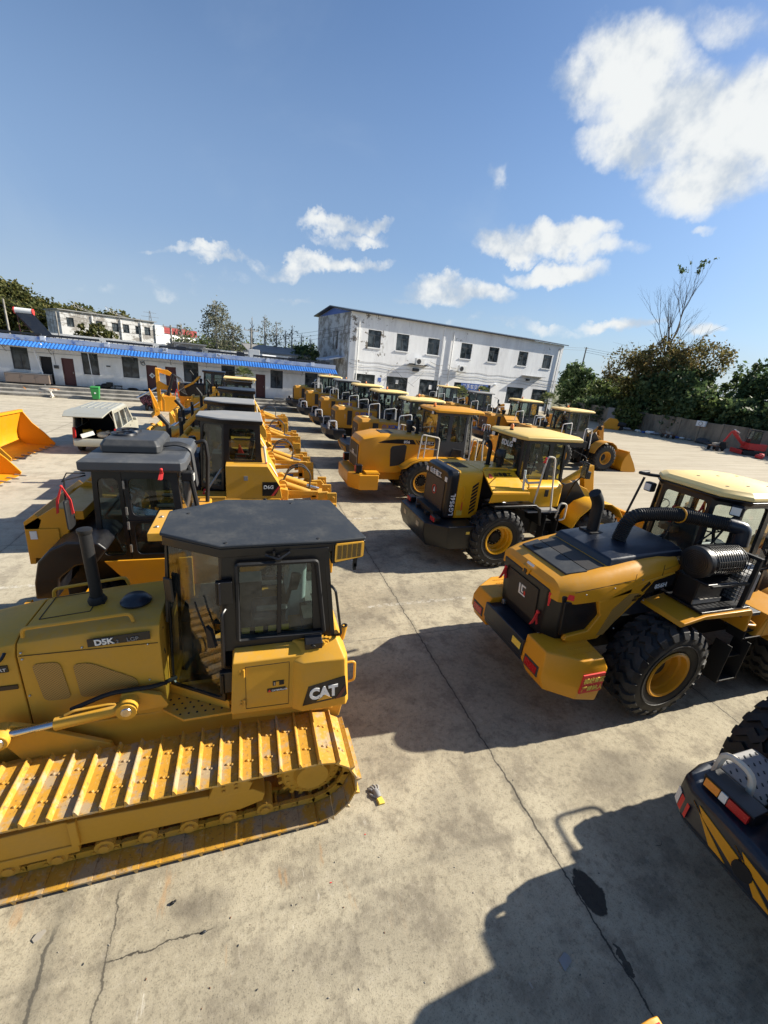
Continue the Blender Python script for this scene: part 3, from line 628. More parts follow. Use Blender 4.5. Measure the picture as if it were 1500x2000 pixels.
# side gate frame by the steps and a small lean-to with a blue roof
MB('blue_fade').prism([(-2.6, 4.7), (0, 5.3), (0, 5.45), (-2.6, 4.85)], 'y', 1.5, 5.5).xf(lambda p: V3((OL+p.x, p.y, p.z))).build('blue_canopy', OB, smooth=-1)
def aircon(u, z, lab):
    t = thing('air_conditioner', lab, 'air conditioner', OB.matrix_basis @ V3((u, 0, z)) if False else (0, 0, 0), 0, 'air conditioners on the office wall')
    Mx = Matrix.Translation((13.6, 54.5, 0)) @ Matrix.Rotation(A9, 4, 'Z'); t.location = Mx @ V3((u, -.5, z)); t.rotation_euler = (0, 0, A9)
    MB('white_paint').box(0, 1.35, -.2, .25, 0, .85).build('casing', t, bev=.03)
    m = MB('dark_grey'); m.lathe([(.30, -.215), (.33, -.215), (.33, -.20)], (.45, 0, .42), 'y', 20)
    for k in range(6): r = .05*k+.03; m.lathe([(r, -.22), (r+.015, -.22), (r+.015, -.20), (r, -.20)], (.45, 0, .42), 'y', 16, True)
    m.build('fan_grille', t); MB('steel').box(.1, .16, -.2, .5, -.06, 0).box(1.2, 1.26, -.2, .5, -.06, 0).build('bracket', t, smooth=-1)
aircon(8.55, 5.33, 'white air conditioner standing on a debris covered shelf, third window bay'); aircon(15.9, 5.0, 'white air conditioner hung right of the middle drainpipe of the office')

# ================================================================= far left buildings beyond the roof
def far(az, d): return (math.sin(R_(az))*d, math.cos(R_(az))*d)
def bldg(name, label, a, b, base, top, depth, wmat, rmat, wins=(), rooft=.25):
    """a block whose front runs from a to b on the ground"""
    a = V3((*a, 0)); b = V3((*b, 0)); L = (b-a).length; ang = math.atan2(b.y-a.y, b.x-a.x)
    t = thing(name, label, 'building', a, ang)
    m = MB(wmat); wall_with_holes(m, 0, L, base, top, wins, 0, .3); m.box(0, .3, .3, depth, base, top); m.box(L-.3, L, .3, depth, base, top); m.box(0, L, depth, depth+.3, base, top); m.build('wall', t, smooth=-1)
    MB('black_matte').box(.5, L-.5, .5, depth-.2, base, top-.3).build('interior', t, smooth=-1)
    MB(rmat).box(-.3, L+.3, -.3, depth+.5, top+.003, top+rooft).build('roof', t, smooth=-1)
    for w in wins: sash(t, *w, .12, 2, 0)
    return t, L
D = 90; a = far(-18.3, D); b = far(-9.75, D+4)
FB, FL = bldg('apartment_block', 'weathered grey white three storey block behind the blue roof', a, b, -1, 8.3, 9, 'end_plaster', 'mid_grey',
    [(u, u+1.0, 5.9, 7.3) for u in (.8, 4.9, 7.3, 9.0, 11.0, 12.5)]+[(u, u+.9, 1.8, 3.2) for u in (10.3, 11.7, 7.9)], .15)
MATS['end_plaster']
mb = MB('white_paint')
for u in (4.4, 8.7, 11.9): mb.cyl((u, -.15, 0), (u, -.15, 8.0), .09, n=6)
mb.build('drainpipe', FB)
mb = MB('office_plaster').box(FL+.01, FL+1.6, -.2, 8, -1, 7.9); mb.build('white_stair_tower', FB, smooth=-1)
mb = MB('steel')
for u0, u1, h in ((2.5, 6.6, 1.3), (7.2, 11.3, 1.5)):
    pt = lambda t: (u0+(u1-u0)*t, 2.0, 8.4+h*(1-t)**1.5); pb = lambda t: (u0+(u1-u0)*t, 2.0, 8.4+h*(1-t)**1.5*.6)
    mb.tube([pt(i/8) for i in range(9)], .04, 4); mb.tube([pb(i/8) for i in range(9)], .04, 4)
    for i in range(8): mb.tube([pt(i/8), pb((i+.5)/8)], .025, 3); mb.tube([pb((i+.5)/8), pt((i+1)/8)], .025, 3)
mb.build('roof_truss', FB)
RB, _ = bldg('red_roof_shed', 'long building with a deep red roof beyond the grey block', far(-9.6, 105), far(-5.55, 120), 0, 6.9, 8, 'office_plaster', 'roof_red', (), 1.4)
SH, L_ = bldg('grey_roof_shed', 'low white shed with a pale grey sloping roof left of the office', far(.72, 60), far(8.2, 62), 0, 4.9, 6, 'office_plaster', 'mid_grey', [(1.2, 2.0, 3.2, 4.6), (5.6, 6.6, 3.2, 4.6), (7.2, 8.0, 3.2, 4.6)], .1)
MB('mid_grey').prism([(-.5, 4.85), (-.5, 4.95), (5, 5.9), (5, 5.8)], 'x', -.4, L_+.3).build('roof_slope', SH, smooth=-1)
for i, (az_, w, h, dd, lab, mat) in enumerate(((-8.6, 2.6, 4.75, 58, 'small green roofed hut behind the low building', 'mid_grey'), (-7.9, 3.4, 4.95, 57, 'small grey walled hut behind the first roof pole', 'end_plaster'), (-6.6, 4.2, 4.55, 60, 'pale hut with a row of white barrels beside it', 'office_plaster'), (-4.9, 1.9, 4.5, 56, 'white corrugated tank shed behind the awning', 'white_paint'))):
    x, y = far(az_, dd); t = thing('hut', lab, 'hut', (x, y, 0), R_(5)); MB(mat).box(0, w, 0, 3, -.2, h).build('wall', t, smooth=-1); MB('roof_grey').box(-.15, w+.15, -.2, 3.2, h+.003, h+.15).build('roof', t, smooth=-1)
mb = MB('plaster').box(0, 26, 0, .3, -.5, 4.7); bw = mb.build('boundary_wall', smooth=-1); bw.location = (*far(-19.5, 60), 0); bw.rotation_euler = (0, 0, R_(5)); tag(bw, 'long pale wall running behind the blue roofed building', 'wall')
# solar water heater on the roof
x, y = (-19.3, 46.5); t = thing('solar_water_heater', 'solar water heater with a white tank and blue tube panel on the roof', 'solar heater', (-17.9, 46.8, 4.1), A3)
m = MB('white_paint').cyl((-.95, .6, 2.15), (.25, .6, 2.15), .26, n=20); m.build('tank', t)
MB('red_paint').cyl((-1.05, .6, 2.15), (-.95, .6, 2.15), .27, n=20).cyl((.25, .6, 2.15), (.33, .6, 2.15), .265, n=20).build('tank_end', t)
m = MB('navy_paint')
for k in range(14): u = -.9+k*.09; m.cyl((u, .45, 2.0), (u+1.7, -.9, .25), .038, n=6)
m.build('tube_panel', t)
m = MB('maroon')
for u in (-.95, .3):
    m.beam((u, .8, 2.0), (u, .8, 0), .05, .05); m.beam((u, .5, 1.95), (u+1.7, -.95, .15), .05, .05); m.beam((u, .8, .6), (u+1.2, -.5, .6), .04, .04)
m.beam((-.95, .8, 1.0), (.3, .8, 1.0), .04, .04); m.beam((.75, -.95, .12), (2.0, -.95, .12), .06, .06); m.build('frame', t)
def roofbox(x, y, w, d, h, name, lab, cat, mat, z=4.1):
    o = MB(mat).cbox((0, 0, h/2), (w, d, h)).build(name, bev=.02); o.location = (x, y, z); o.rotation_euler = (0, 0, A3); tag(o, lab, cat, 'things standing on the low roof')
    return o
Mr = Matrix.Translation((-19.5, 42.7, 0)) @ Matrix.Rotation(A3, 4, 'Z')
for u, w, h, nm, lab, mat in ((20.5, 1.0, .95, 'roof_cabinet', 'white cabinet on the low roof in front of the grey shed', 'white_paint'), (14.0, .8, .55, 'roof_crate', 'dark crate on the low roof near the middle', 'navy_paint'), (24.2, .7, .55, 'roof_crate', 'blue black crate near the right end of the low roof', 'navy_paint'), (19.2, .7, .6, 'roof_crate', 'dark blue crate left of the white roof cabinet', 'navy_paint')):
    p_ = Mr @ V3((u, 1.6, 0)); roofbox(p_.x, p_.y, w, .6, h, nm, lab, 'crate' if 'crate' in nm else 'cabinet', mat)
p_ = Mr @ V3((21.9, 1.6, 4.1)); o = MB('white_paint').cyl((-.6, 0, .3), (.7, 0, .3), .28, n=14).box(-.4, -.3, -.2, .2, 0, .15).box(.4, .5, -.2, .2, 0, .15).build('roof_tank'); o.location = p_; tag(o, 'white lying tank on the low roof beside the cabinet', 'tank')

# ================================================================= poles, wires, pylon
def pole(x, y, h, lab, arm=True, r=.13):
    t = thing('utility_pole', lab, 'pole', (x, y, 0), R_(20), 'utility poles'); MB('terrace').cyl((0, 0, 0), (0, 0, h), r*1.3, r*.8, 8).build('post', t)
    if arm:
        m = MB('steel').beam((-.9, 0, h-.3), (.9, 0, h-.3), .09, .09)
        for u in (-.8, 0, .8): m.cyl((u, 0, h-.25), (u, 0, h-.02), .05, n=6)
        m.build('crossarm', t)
    return V3((x, y, h-.2))
x, y = far(-8.1, 62); w1 = pole(x, y, 7.0, 'concrete utility pole rising behind the maroon door with the paper diamond')
x, y = far(.78, 58); w2_ = pole(x, y, 7.6, 'concrete utility pole left of the grey roofed shed')
w3 = pole(83.5, 92.2, 14.2, 'leaning utility pole with a crossarm right of the office', r=.2)
x, y = far(-18.6, 52); pole(x, y, 6.6, 'thin pale post standing beside the solar heater', False, .06); x, y = far(-22.5, 50); pole(x, y, 7.0, 'grey post at the far left edge behind the roof', False, .08)
def wires(name, a, b, sag, n, lab, off=.5, r=.02):
    m = MB('dark_grey')
    for k in range(n):
        o = V3((0, 0, -off*k)); m.tube([a.lerp(b, i/14)+o-V3((0, 0, sag*4*(i/14)*(1-i/14)))for i in range(15)], r, 4)
    tag(m.build(name), lab, 'wires')
wires('power_line', w1, V3((12.6, 54.4, 9.2)), 1.2, 3, 'overhead wires strung from the poles to the office gable', .45, .018)
wires('power_line', V3((-30, 70, 8.6)), w1, .9, 3, 'overhead wires coming in from the far left block', .5, .02)
wires('power_line', w3, V3((140, 60, 13.5)), 1.6, 3, 'overhead wires running right from the leaning pole', .5, .03); wires('power_line', V3((52, 74, 12.2)), w3, .4, 2, 'overhead wires between the office and the leaning pole', .5, .03)
def pylon(az_, d, h, lab):
    x, y = far(az_, d); t = thing('pylon', lab, 'pylon', (x, y, 0), R_(15), 'lattice pylons'); m = MB('steel'); w = h*.09
    for s in ((-1, -1), (1, -1), (1, 1), (-1, 1)):
        m.tube([(s[0]*w, s[1]*w, 0), (s[0]*w*.12, s[1]*w*.12, h)], .12, 4)
    for k in range(9):
        q = lambda z: w*(1-.88*z/h); z0, z1 = h*k/9, h*(k+1)/9
        for s in (-1, 1): m.tube([(-q(z0), s*q(z0), z0), (q(z1), s*q(z1), z1)], .07, 3); m.tube([(q(z0), s*q(z0), z0), (-q(z1), s*q(z1), z1)], .07, 3)
    for z, l in ((.95, .16), (.84, .22), (.73, .17)): m.beam((-h*l, 0, h*z), (h*l, 0, h*z), .2, .2)
    m.build('lattice', t)
pylon(-10.1, 420, 29, 'lattice pylon rising between the grey block and the red roof'); pylon(-7.4, 560, 27, 'smaller distant lattice pylon above the red roof')

# ================================================================= trees and plants
# wooded hill behind the far block
m = MB('field'); hp = [(-150, 150, 0), (-62, 150, 0), (-28, 165, 0), (20, 175, 0), (30, 260, 0), (-150, 260, 0)]
m.loft([[V3((-170, 130, -1)), V3((-30, 150, -1)), V3((0, 200, -1)), V3((-30, 330, -1)), V3((-200, 330, -1))], [V3((-150, 170, 11)), V3((-66, 175, 10.5)), V3((-56, 200, 5)), V3((-60, 260, 6)), V3((-150, 260, 9))]])
struct(m.build('hill'))
hb = [(-94+i*4.6+rng.uniform(-1, 1), 163+rng.uniform(-6, 8), 13.4-max(0, i-5)*1.1+rng.uniform(-.6, .8), 4.6, 5, 4.6) for i in range(13)]+[(-96+i*5, 158, 7.5+rng.uniform(-1, 1), 5, 5, 5) for i in range(13)]
wd = leaves('hill_wood', hb, 62000, .62, 'leaf_olive', clump=.42, per=40); tag(wd, 'dense dark green wood covering the hill at far left', 'wood', kind='stuff')
hb2 = [(far(a_, 112)[0], far(a_, 112)[1], rng.uniform(2.0, 4.2), 4.5, 4, rng.uniform(2.6, 3.8)) for a_ in np.linspace(-9.5, 9, 22)]
wd = leaves('far_wood', hb2, 22000, .42, 'leaf_mid', clump=.5); tag(wd, 'dark belt of trees behind the low building roof', 'wood', kind='stuff')
hb3 = [(far(a_, 260)[0], far(a_, 260)[1], 4+rng.uniform(-1, 3), 12, 9, 8) for a_ in np.linspace(40, 78, 16)]+[(far(a_, 330)[0], far(a_, 330)[1], 3, 14, 9, 7) for a_ in np.linspace(-34, 12, 20)]
wd = leaves('horizon_wood', hb3, 12000, 1.5, 'leaf_mid', clump=.5); tag(wd, 'low distant tree line along the horizon', 'wood', kind='stuff')
def poplar(az_, d, h, w, n, lab, mat='leaf_grey', size=.19):
    x, y = far(az_, d); t = thing('poplar_tree', lab, 'tree', (x, y, 0), 0, 'slender trees beyond the low building')
    m = MB('bark_pale'); m.tube([(0, 0, 0), (.1, 0, h*.4), (0, .1, h*.75), (.05, 0, h*.97)], [.2, .15, .08, .02], 6)
    tips = []
    for k in range(16):
        z = h*(.3+.62*k/16); a = 2.4*k; limbs(m, (0, 0, z), (math.cos(a)*.6, math.sin(a)*.6, 1), w*.8*(1-.4*k/16), .05, 1, .5, 3, .2, tips)
    m.build('trunk', t)
    if n: leaves('crown', [(0, 0, h*.62, w, w, h*.34), (w*.2, 0, h*.8, w*.8, w*.8, h*.18)], n, size, mat, t, clump=.34, per=9)
poplar(-3.25, 66, 11.0, 1.75, 2300, 'tallest leafy grey green poplar behind the low building'); poplar(-1.35, 67, 8.8, 1.4, 1300, 'shorter leafy poplar just right of the tallest one')
poplar(-7.0, 64, 7.6, 1.1, 160, 'small sparse tree behind the first utility pole', size=.26)
for az_, h, n, lab in ((.9, 9.8, 90, 'sparse bare poplar right above the second utility pole'), (2.4, 10.3, 320, 'thin poplar with a leafy tip left of the bare group'), (3.8, 9.6, 420, 'thin poplar with dark leaves midway to the office'), (4.9, 8.6, 100, 'bare slim poplar in the middle of the group'), (5.7, 9.3, 260, 'slim poplar with a tuft of leaves near the office'), (8.0, 7.9, 10, 'fine bare tree closest to the office gable'), (6.9, 8.4, 30, 'bare twiggy tree left of the office gable')):
    poplar(az_, 66, h, .95, int(n*1.6), lab, size=.13)
x, y = far(7.4, 62); t = thing('round_tree', 'dark round tree pressed against the office gable', 'tree', (x, y, 0)); MB('bark').cyl((0, 0, 0), (0, 0, 4), .2, n=8).build('trunk', t); leaves('crown', [(0, 0, 4.6, 1.9, 1.6, 2.0)], 1800, .28, 'leaf_dark', t)
x, y = far(-15.6, 72); t = thing('flat_topped_tree', 'spreading flat topped tree before the grey block', 'tree', (x, y, 0)); MB('bark').tube([(0, 0, 0), (.2, 0, 3), (0, 0, 5)], .15, 6).build('trunk', t); leaves('crown', [(0, 0, 5.3, 2.9, 2, .75), (-.5, 0, 4.6, 1.8, 1.5, .6), (.8, 0, 6, 1.2, 1.2, .45)], 1500, .3, 'leaf_olive', t)
# right side: along the yard wall
def bush(name, label, x, y, blobs, n, size, mat, cat='tree', trunk=3.0, **kw):
    t = thing(name, label, cat, (x, y, 0)); m = MB('bark')
    for k in range(3): a = k*2.1; m.tube([(.2*math.cos(a), .2*math.sin(a), -.1), (.5*math.cos(a), .5*math.sin(a), trunk*.5), (.9*math.cos(a), .9*math.sin(a), trunk)], [.16, .11, .05], 6)
    m.build('trunk', t); leaves('crown', blobs, n, size, mat, t, **kw); return t
bush('broadleaf_tree', 'dark green tree hugging the right end of the office', 58.5, 65.5, [(0, 0, 5, 2.6, 3, 4.2), (1.5, -2, 3.5, 2.5, 2.5, 3.2)], 4200, .42, 'leaf_dark')
bush('hedge_tree', 'yellowish green bushy tree between office and wall', 58, 56, [(0, 0, 3.5, 4.5, 4, 3.2), (2, -5, 3.2, 4, 4, 2.9), (4, 3, 3.6, 4, 4, 3.2)], 6500, .38, 'leaf_mid')
bush('hedge_tree', 'olive bushy tree with fine leaves nearer the wall', 55.5, 48, [(0, 0, 3.3, 4, 4, 3.2), (1, -3, 4.0, 3.4, 3.4, 2.8)], 5500, .36, 'leaf_olive')
bt = bush('mixed_tree', 'big dark green tree in front of the bare topped tree, browning leaves', 53, 41, [(0, 0, 4.2, 4.6, 5, 4.2), (1, 2, 7, 3.4, 3.5, 2.4), (-1, -4, 3.2, 3.6, 3.4, 3.0)], 9000, .34, 'leaf_dark', per=30)
# bare topped tree
t = thing('bare_topped_tree', 'tall tree with bare upper branches and a few last leaves', 'tree', (53.8, 44.6, 0)); m = MB('bark'); tips = []
m.tube([(0, 0, 0), (.1, 0, 4), (.0, .2, 8), (.3, 0, 11)], [.34, .28, .2, .14], 8)
for k in range(9): a = k*.7; limbs(m, (.25*(k/9), 0, 8.2+k*.42), (.30*math.cos(a)-.02, .42*math.sin(a)+.02, 1.0), 4.4-.3*(k % 3), .085, 3, .40, 3, .16, tips)
for k in range(9): a = k*1.6; limbs(m, (0, 0, 5+k*.5), (.9*math.cos(a), .9*math.sin(a), .7), 4.0, .07, 2, .5, 3, .1)
m.build('trunk', t)
tp = sorted(tips, key=lambda q: -q.z)[:26]; leaves('last_leaves', [(q.x, q.y, q.z, .22, .22, .22) for q in tp], 260, .17, 'leaf_dark', t, clump=.9, per=10)
leaves('crown', [(0, 0, 8.2, 4.4, 4.2, 2.6), (1.2, -4.5, 9.2, 3.0, 3.4, 2.4), (-1.4, 4, 7.8, 3.2, 3.6, 2.6), (0, 0, 10.4, 2.2, 2.4, 1.6)], 8200, .25, 'leaf_autumn', t, per=12)
bush('evergreen_tree', 'dark rounded evergreen right of the bare topped tree', 60, 33.5, [(0, 0, 4.4, 4.4, 4.6, 4.6), (0, 2, 7.8, 2.8, 3.2, 2.2), (-1, -2, 7.0, 2.4, 2.6, 2.2)], 8500, .36, 'leaf_dark')
bush('evergreen_tree', 'broad dark evergreen at the right edge behind the wall', 61, 24.5, [(0, 0, 4.6, 5, 5, 5.0), (1, 3, 8.0, 3, 3.4, 2.4), (0, -2, 8.4, 2.6, 3, 2.2)], 9500, .36, 'leaf_dark')
bush('broad_shrub', 'glossy dark shrub spilling over the wall above the red excavator', 52.3, 27.5, [(0, 0, 2.9, 2.2, 4.6, 1.9), (0, 5, 3.0, 2.2, 3, 1.9)], 5200, .32, 'leaf_dark', cat='shrub', trunk=2)
bush('broad_shrub', 'leafy shrub hanging over the wall at its middle', 51.5, 36.5, [(0, 0, 2.9, 2.0, 4, 1.9)], 3600, .32, 'leaf_mid', cat='shrub', trunk=2)
bush('broad_shrub', 'shrub with pale leaves rooted at the wall foot beside the pale panel', 47.6, 42.0, [(0, 0, 1.3, 1.2, 1.6, 1.4), (1, 1.5, 2.6, 1.4, 1.5, 1.4)], 1900, .30, 'leaf_mid', cat='shrub', trunk=1)
bush('broad_shrub', 'dark undergrowth in front of the hedge left of the wall', 50.5, 50.5, [(0, 0, 1.6, 2.6, 4.5, 1.8)], 3200, .34, 'leaf_dark', cat='shrub', trunk=1)
t = thing('dead_tree', 'leafless pale tree standing among the evergreens at right', 'tree', (55.5, 27.5, 0)); m = MB('bark_pale'); m.tube([(0, 0, 0), (0, .1, 3.5), (.1, 0, 6)], [.14, .1, .06], 6)
for k in range(6): a = k*1.1; limbs(m, (.05, 0, 3.4+k*.45), (.6*math.cos(a), .6*math.sin(a), 1), 1.9, .04, 2, .5, 2)
m.build('trunk', t)
# palms
def palm(x, y, h, r, lab, n=26):
    t = thing('fan_palm', lab, 'palm', (x, y, 0), random.random()*6, 'fan palms round the yard'); MB('bark').cyl((0, 0, 0), (0, 0, h), .15, .12, 8).build('trunk', t); m = MB('palm_leaf')
    for k in range(n):
        a = k*2.4; el = R_(75-95*(k/n)); d = V3((math.cos(a)*math.cos(el), math.sin(a)*math.cos(el), math.sin(el))); s = d.cross(V3((0, 0, 1))).normalized(); u = s.cross(d)
        b0 = V3((0, 0, h)); c = b0+d*r*.5; m.tube([b0, c], .012, 3)
        for j in range(13):
            f = R_(-75+150*j/12); q = (d*math.cos(f)+s*math.sin(f)); e = c+q*r*.55+V3((0, 0, -.12*r)); w = (d*-math.sin(f)+s*math.cos(f))*.028*r
            m.face([c-w*.3, c+q*r*.3-w+u*.01, e, c+q*r*.3+w+u*.01])
    m.build('crown', t, smooth=-1)
palm(-.1, 37.3, 2.75, 1.05, 'tallest fan palm in front of the low building awning'); palm(5.2, 40.5, 1.6, .95, 'fan palm at the left end of the wheel loader row', 30)
palm(27, 50.5, 2.2, 1.4, 'fan palm between two dark loader cabs before the office'); palm(44, 54, 2.1, 1.6, 'fan palm at the right end of the office beside the hedge'); palm(40.5, 47, 1.8, 1.2, 'small fan palm behind the cab with the red beacon'); palm(32.5, 54, 2.4, 1.3, 'fan palm below the fifth upper office window')
# yard wall
m = MB('wall_concrete')
for k in range(12): y0 = 24+k*2.4; m.box(48.8, 49.02, y0, y0+2.38, 0, 2.25+.04*(k % 3)); m.box(48.72, 49.08, y0+2.28, y0+2.48, 0, 2.35)
o = m.build('yard_wall', smooth=-1); tag(o, 'stained concrete panel wall along the right side of the yard', 'wall')
o = MB('mid_grey').box(48.62, 48.7, 43.8, 46.6, .2, 2.3).build('pale_panel', smooth=-1, bev=.01); tag(o, 'pale flat panel leaning on the wall amid the undergrowth', 'panel')
# ================================================================= shared machine pieces
def mirror_y(mb):
    mb.v = [(x, -y, z) for x, y, z in mb.v]; return mb
_tyre = {}
def tyre_mesh(R=.80, W=.60, rim=.37, N=22):
    key = (R, W, rim)
    if key in _tyre: return _tyre[key]
    m = MB('rubber'); h = W/2; b = R-.055
    prof = [(rim, -h*.72), (rim+.03, -h*.84), (rim+.10, -h*.95), (rim+.22, -h*1.0), (b-.10, -h*.98), (b-.03, -h*.9), (b, -h*.7), (b, h*.7), (b-.03, h*.9), (b-.10, h*.98), (rim+.22, h*1.0), (rim+.10, h*.95), (rim+.03, h*.84), (rim, h*.72)]
    m.lathe(prof, n=48, closed=True)
    for k in range(N):
        for s in (-1, 1):
            a0 = 2*math.pi*(k+(.5 if s > 0 else 0))/N; w = 2*math.pi/N*.30; rings = []
            for (y, da, r, ww) in ((-.03, -.02, R, 1.), (.20, .10, R, 1.), (.45, .04, R, 1.), (.72, .16, R-.004, 1.05), (.90, .17, R-.035, 1.1), (1.03, .17, R-.13, .8)):
                a = a0+da; y_ = s*y*h; lo = .07 if y < 1 else .045
                P = []
                for (aa, rr) in ((a-w*ww, r-lo), (a+w*ww, r-lo), (a+w*ww*.82, r), (a-w*ww*.82, r)):
                    yy = y_ if rr == r or y < .9 else y_-s*.03
                    P.append((math.cos(aa)*rr, yy, math.sin(aa)*rr))
                rings.append(P)
            m.loft(rings)
    m.tube([(math.cos(a)*(rim+.17), -h*1.0, math.sin(a)*(rim+.17)) for a in np.linspace(0, 2*math.pi, 40, False)], .008, 4, close=True)
    ob = m.build('tyre', smooth=32); me = ob.data; bpy.data.objects.remove(ob); _tyre[key] = me; return me
_wh = {}
def wheel(parent, x, y, R=.80, W=.60, rim=.37, rimmat='loader_yellow', ang=None):
    """wheel with its tyre and rim; outer face towards the near side for negative y"""
    s = -1 if y < 0 else 1
    w = thing_part('wheel', parent, (x, y, R)); w.rotation_euler = (0, random.random()*.9 if ang is None else ang, 0)
    t = bpy.data.objects.new('tyre', tyre_mesh(R, W, rim)); COL.objects.link(t); t.parent = w
    key = (rim, rimmat, s)
    if key not in _wh:
        m = MB(rimmat); o = W/2*s
        m.lathe([(rim+.012, o*.80), (rim+.035, o*.90), (rim+.012, o*.97), (rim-.022, o*.92), (rim-.03, o*.62), (rim-.06, o*.55), (rim-.075, o*.22), (rim-.135, o*.12), (rim-.15, o*.0), (.01, o*.0), (.01, -o*.5), (rim-.05, -o*.6), (rim+.02, -o*.8)], n=36, closed=True)
        m.mat('black_matte').lathe([(0, o*.34), (.12, o*.34), (.15, o*.28), (.155, o*.10), (rim-.145, o*.08), (rim-.145, o*.01), (.0, o*.01)], n=24)
        m.mat('steel')
        for k in range(12): a = k*math.pi/6; m.cyl((math.cos(a)*.19, o*.08, math.sin(a)*.19), (math.cos(a)*.19, o*.17, math.sin(a)*.19), .016, n=6)
        ob = m.build('rim', smooth=30); _wh[key] = ob.data; bpy.data.objects.remove(ob)
    r = bpy.data.objects.new('rim', _wh[key]); COL.objects.link(r); r.parent = w; return w
def thing_part(name, parent, loc=(0,0,0)):
    o = bpy.data.objects.new(name, None); COL.objects.link(o); o.parent = parent; o.location = loc; o.empty_display_size = .1; return o
def rail(parent, pts, r=.022, mat='cream_tape', name='handrail', fr=.09, n=7):
    return MB(mat).tube(fil(pts, fr), r, n).build(name, parent)
def bucket(parent, x, w, h=1.25, d=1.2, mat='bucket_yellow', name='bucket', z0=0.02, teeth=True, M=None):
    """wheel loader bucket opening towards +x"""
    m = MB(mat); hw = w/2; th = .025
    prof = [(x+d, z0), (x+.25, z0+.01), (x+.08, z0+.10), (x, z0+.28), (x+.0, z0+.55), (x+.08, z0+.85), (x+.28, z0+h)]
    prof2 = [(a-th*1.4 if i > 1 else a, b-(.015 if i < 2 else 0)) for i, (a, b) in enumerate(prof)]
    poly = prof+list(reversed(prof2))
    m.loft([[(a, -hw, b) for a, b in poly], [(a, hw, b) for a, b in poly]])
    side = [(x+.03, z0+.02), (x+d-.02, z0), (x+d+.02, z0+.10), (x+.75*d, z0+.55), (x+.45*d, z0+.95), (x+.30, z0+h), (x+.05, z0+.85), (x-.03, z0+.5), (x-.02, z0+.25)]
    for s in (-hw-.02, hw-.02): m.loft([[(a, s, b) for a, b in side], [(a, s+.04, b) for a, b in side]])
    m.box(x+.20, x+.34, -hw-.01, hw+.01, z0+h-.05, z0+h+.05)
    for y in (-.9, -.45, .45, .9): m.prism([(x-.03, z0+.2), (x-.22, z0+.35), (x-.20, z0+.7), (x+.02, z0+.85)], 'y', y-.03, y+.03)
    if M: m.xf(lambda p: M@p)
    ob = m.build(name, parent, smooth=40)
    if teeth:
        t = MB('steel')
        for k in range(8):
            y = -hw+.08+(w-.16)*k/7; t.loft([[(x+d-.15, y-.04, z0-.012), (x+d-.15, y+.04, z0-.012), (x+d-.15, y+.04, z0+.04), (x+d-.15, y-.04, z0+.04)], [(x+d+.20, y-.025, z0-.012), (x+d+.20, y+.025, z0-.012), (x+d+.20, y+.025, z0+.002), (x+d+.20, y-.025, z0+.002)]])
        if M: t.xf(lambda p: M@p)
        t.build('tooth_row', ob)
    return ob
def ngon_off(poly, d): 
    cx = sum(p[0] for p in poly)/len(poly); cy = sum(p[1] for p in poly)/len(poly)
    return [((x-cx)*d+cx, (y-cy)*d+cy) for x, y in poly]
def cabin(T_, foot, top, z0, zs, z1, mat='black_paint', gmat='cab_glass', solid=(), sill=None, post=.07, head=.10, low=(), name='cab', rad=.07, tall=()):
    """cab shell: foot and top are matching polygons (counter-clockwise seen from above)"""
    m = MB(mat); g = MB(gmat); n = len(foot)
    for i in range(n):
        j = (i+1) % n
        A = (*foot[i], z0); B = (*foot[j], z0); C = (*top[j], z1); D = (*top[i], z1)
        if i in solid: m.loft([[A, B, C, D], [V3(p)+V3(((foot[0][0]+foot[n//2][0])/2, 0, p[2]))*0+(V3((sum(f[0] for f in foot)/n, sum(f[1] for f in foot)/n, p[2]))-V3(p))*.04 for p in (A, B, C, D)]]); continue
        b = .09 if i in tall else zs-z0
        panel(m, A, B, C, D, post, post, b, head, .05, rad, 3, g)
    ob = m.build(name, T_, smooth=30)
    g.build('glass', ob, smooth=-1); return ob
def seat(parent, x, y, z, f=1, mat='dark_grey', film=False):
    """operator seat with its back towards -f x"""
    m = MB(mat); m.cbox((x, y, z+.12), (.46, .46, .14)); m.cbox((x-.22*f, y, z+.45), (.13, .44, .58), (0, -.18*f, 0)); m.cbox((x-.27*f, y, z+.82), (.10, .26, .16)); m.box(x-.15, x+.15, y-.15, y+.15, z-.35, z+.05)
    for s in (-1, 1): m.cbox((x-.02, y+s*.28, z+.34), (.36, .08, .06))
    o = m.build('seat', parent, bev=.03)
    if film: MB('plastic_film').loft([[(x-.36*f, y-.25, z+.1), (x-.12*f, y-.25, z+.1), (x-.12*f, y+.25, z+.1), (x-.36*f, y+.25, z+.1)], [(x-.38*f, y-.2, z+.98), (x-.2*f, y-.18, z+.98), (x-.2*f, y+.2, z+.98), (x-.38*f, y+.2, z+.98)]]).build('seat_cover', o, bev=.05)
    return o
def steering(parent, x, y, z, f=1, r=.19):
    m = MB('black_matte'); c = V3((x, y, z)); u = V3((.85*f, 0, .5)).normalized(); n = V3((-.5*f, 0, .85)).normalized()
    m.tube([c+(u*math.cos(a)+V3((0, 1, 0))*math.sin(a))*r for a in np.linspace(0, 2*math.pi, 20, False)], .014, 5, close=True)
    for a in (0, 2.1, 4.2): m.tube([c, c+(u*math.cos(a)+V3((0, 1, 0))*math.sin(a))*r], .01, 4)
    m.tube([c, c-n*.25+V3((.12*f, 0, -.3))], .03, 6); m.cbox(c-n*.3+V3((.2*f, 0, -.45)), (.25, .35, .7))
    return m.build('steering_wheel', parent)
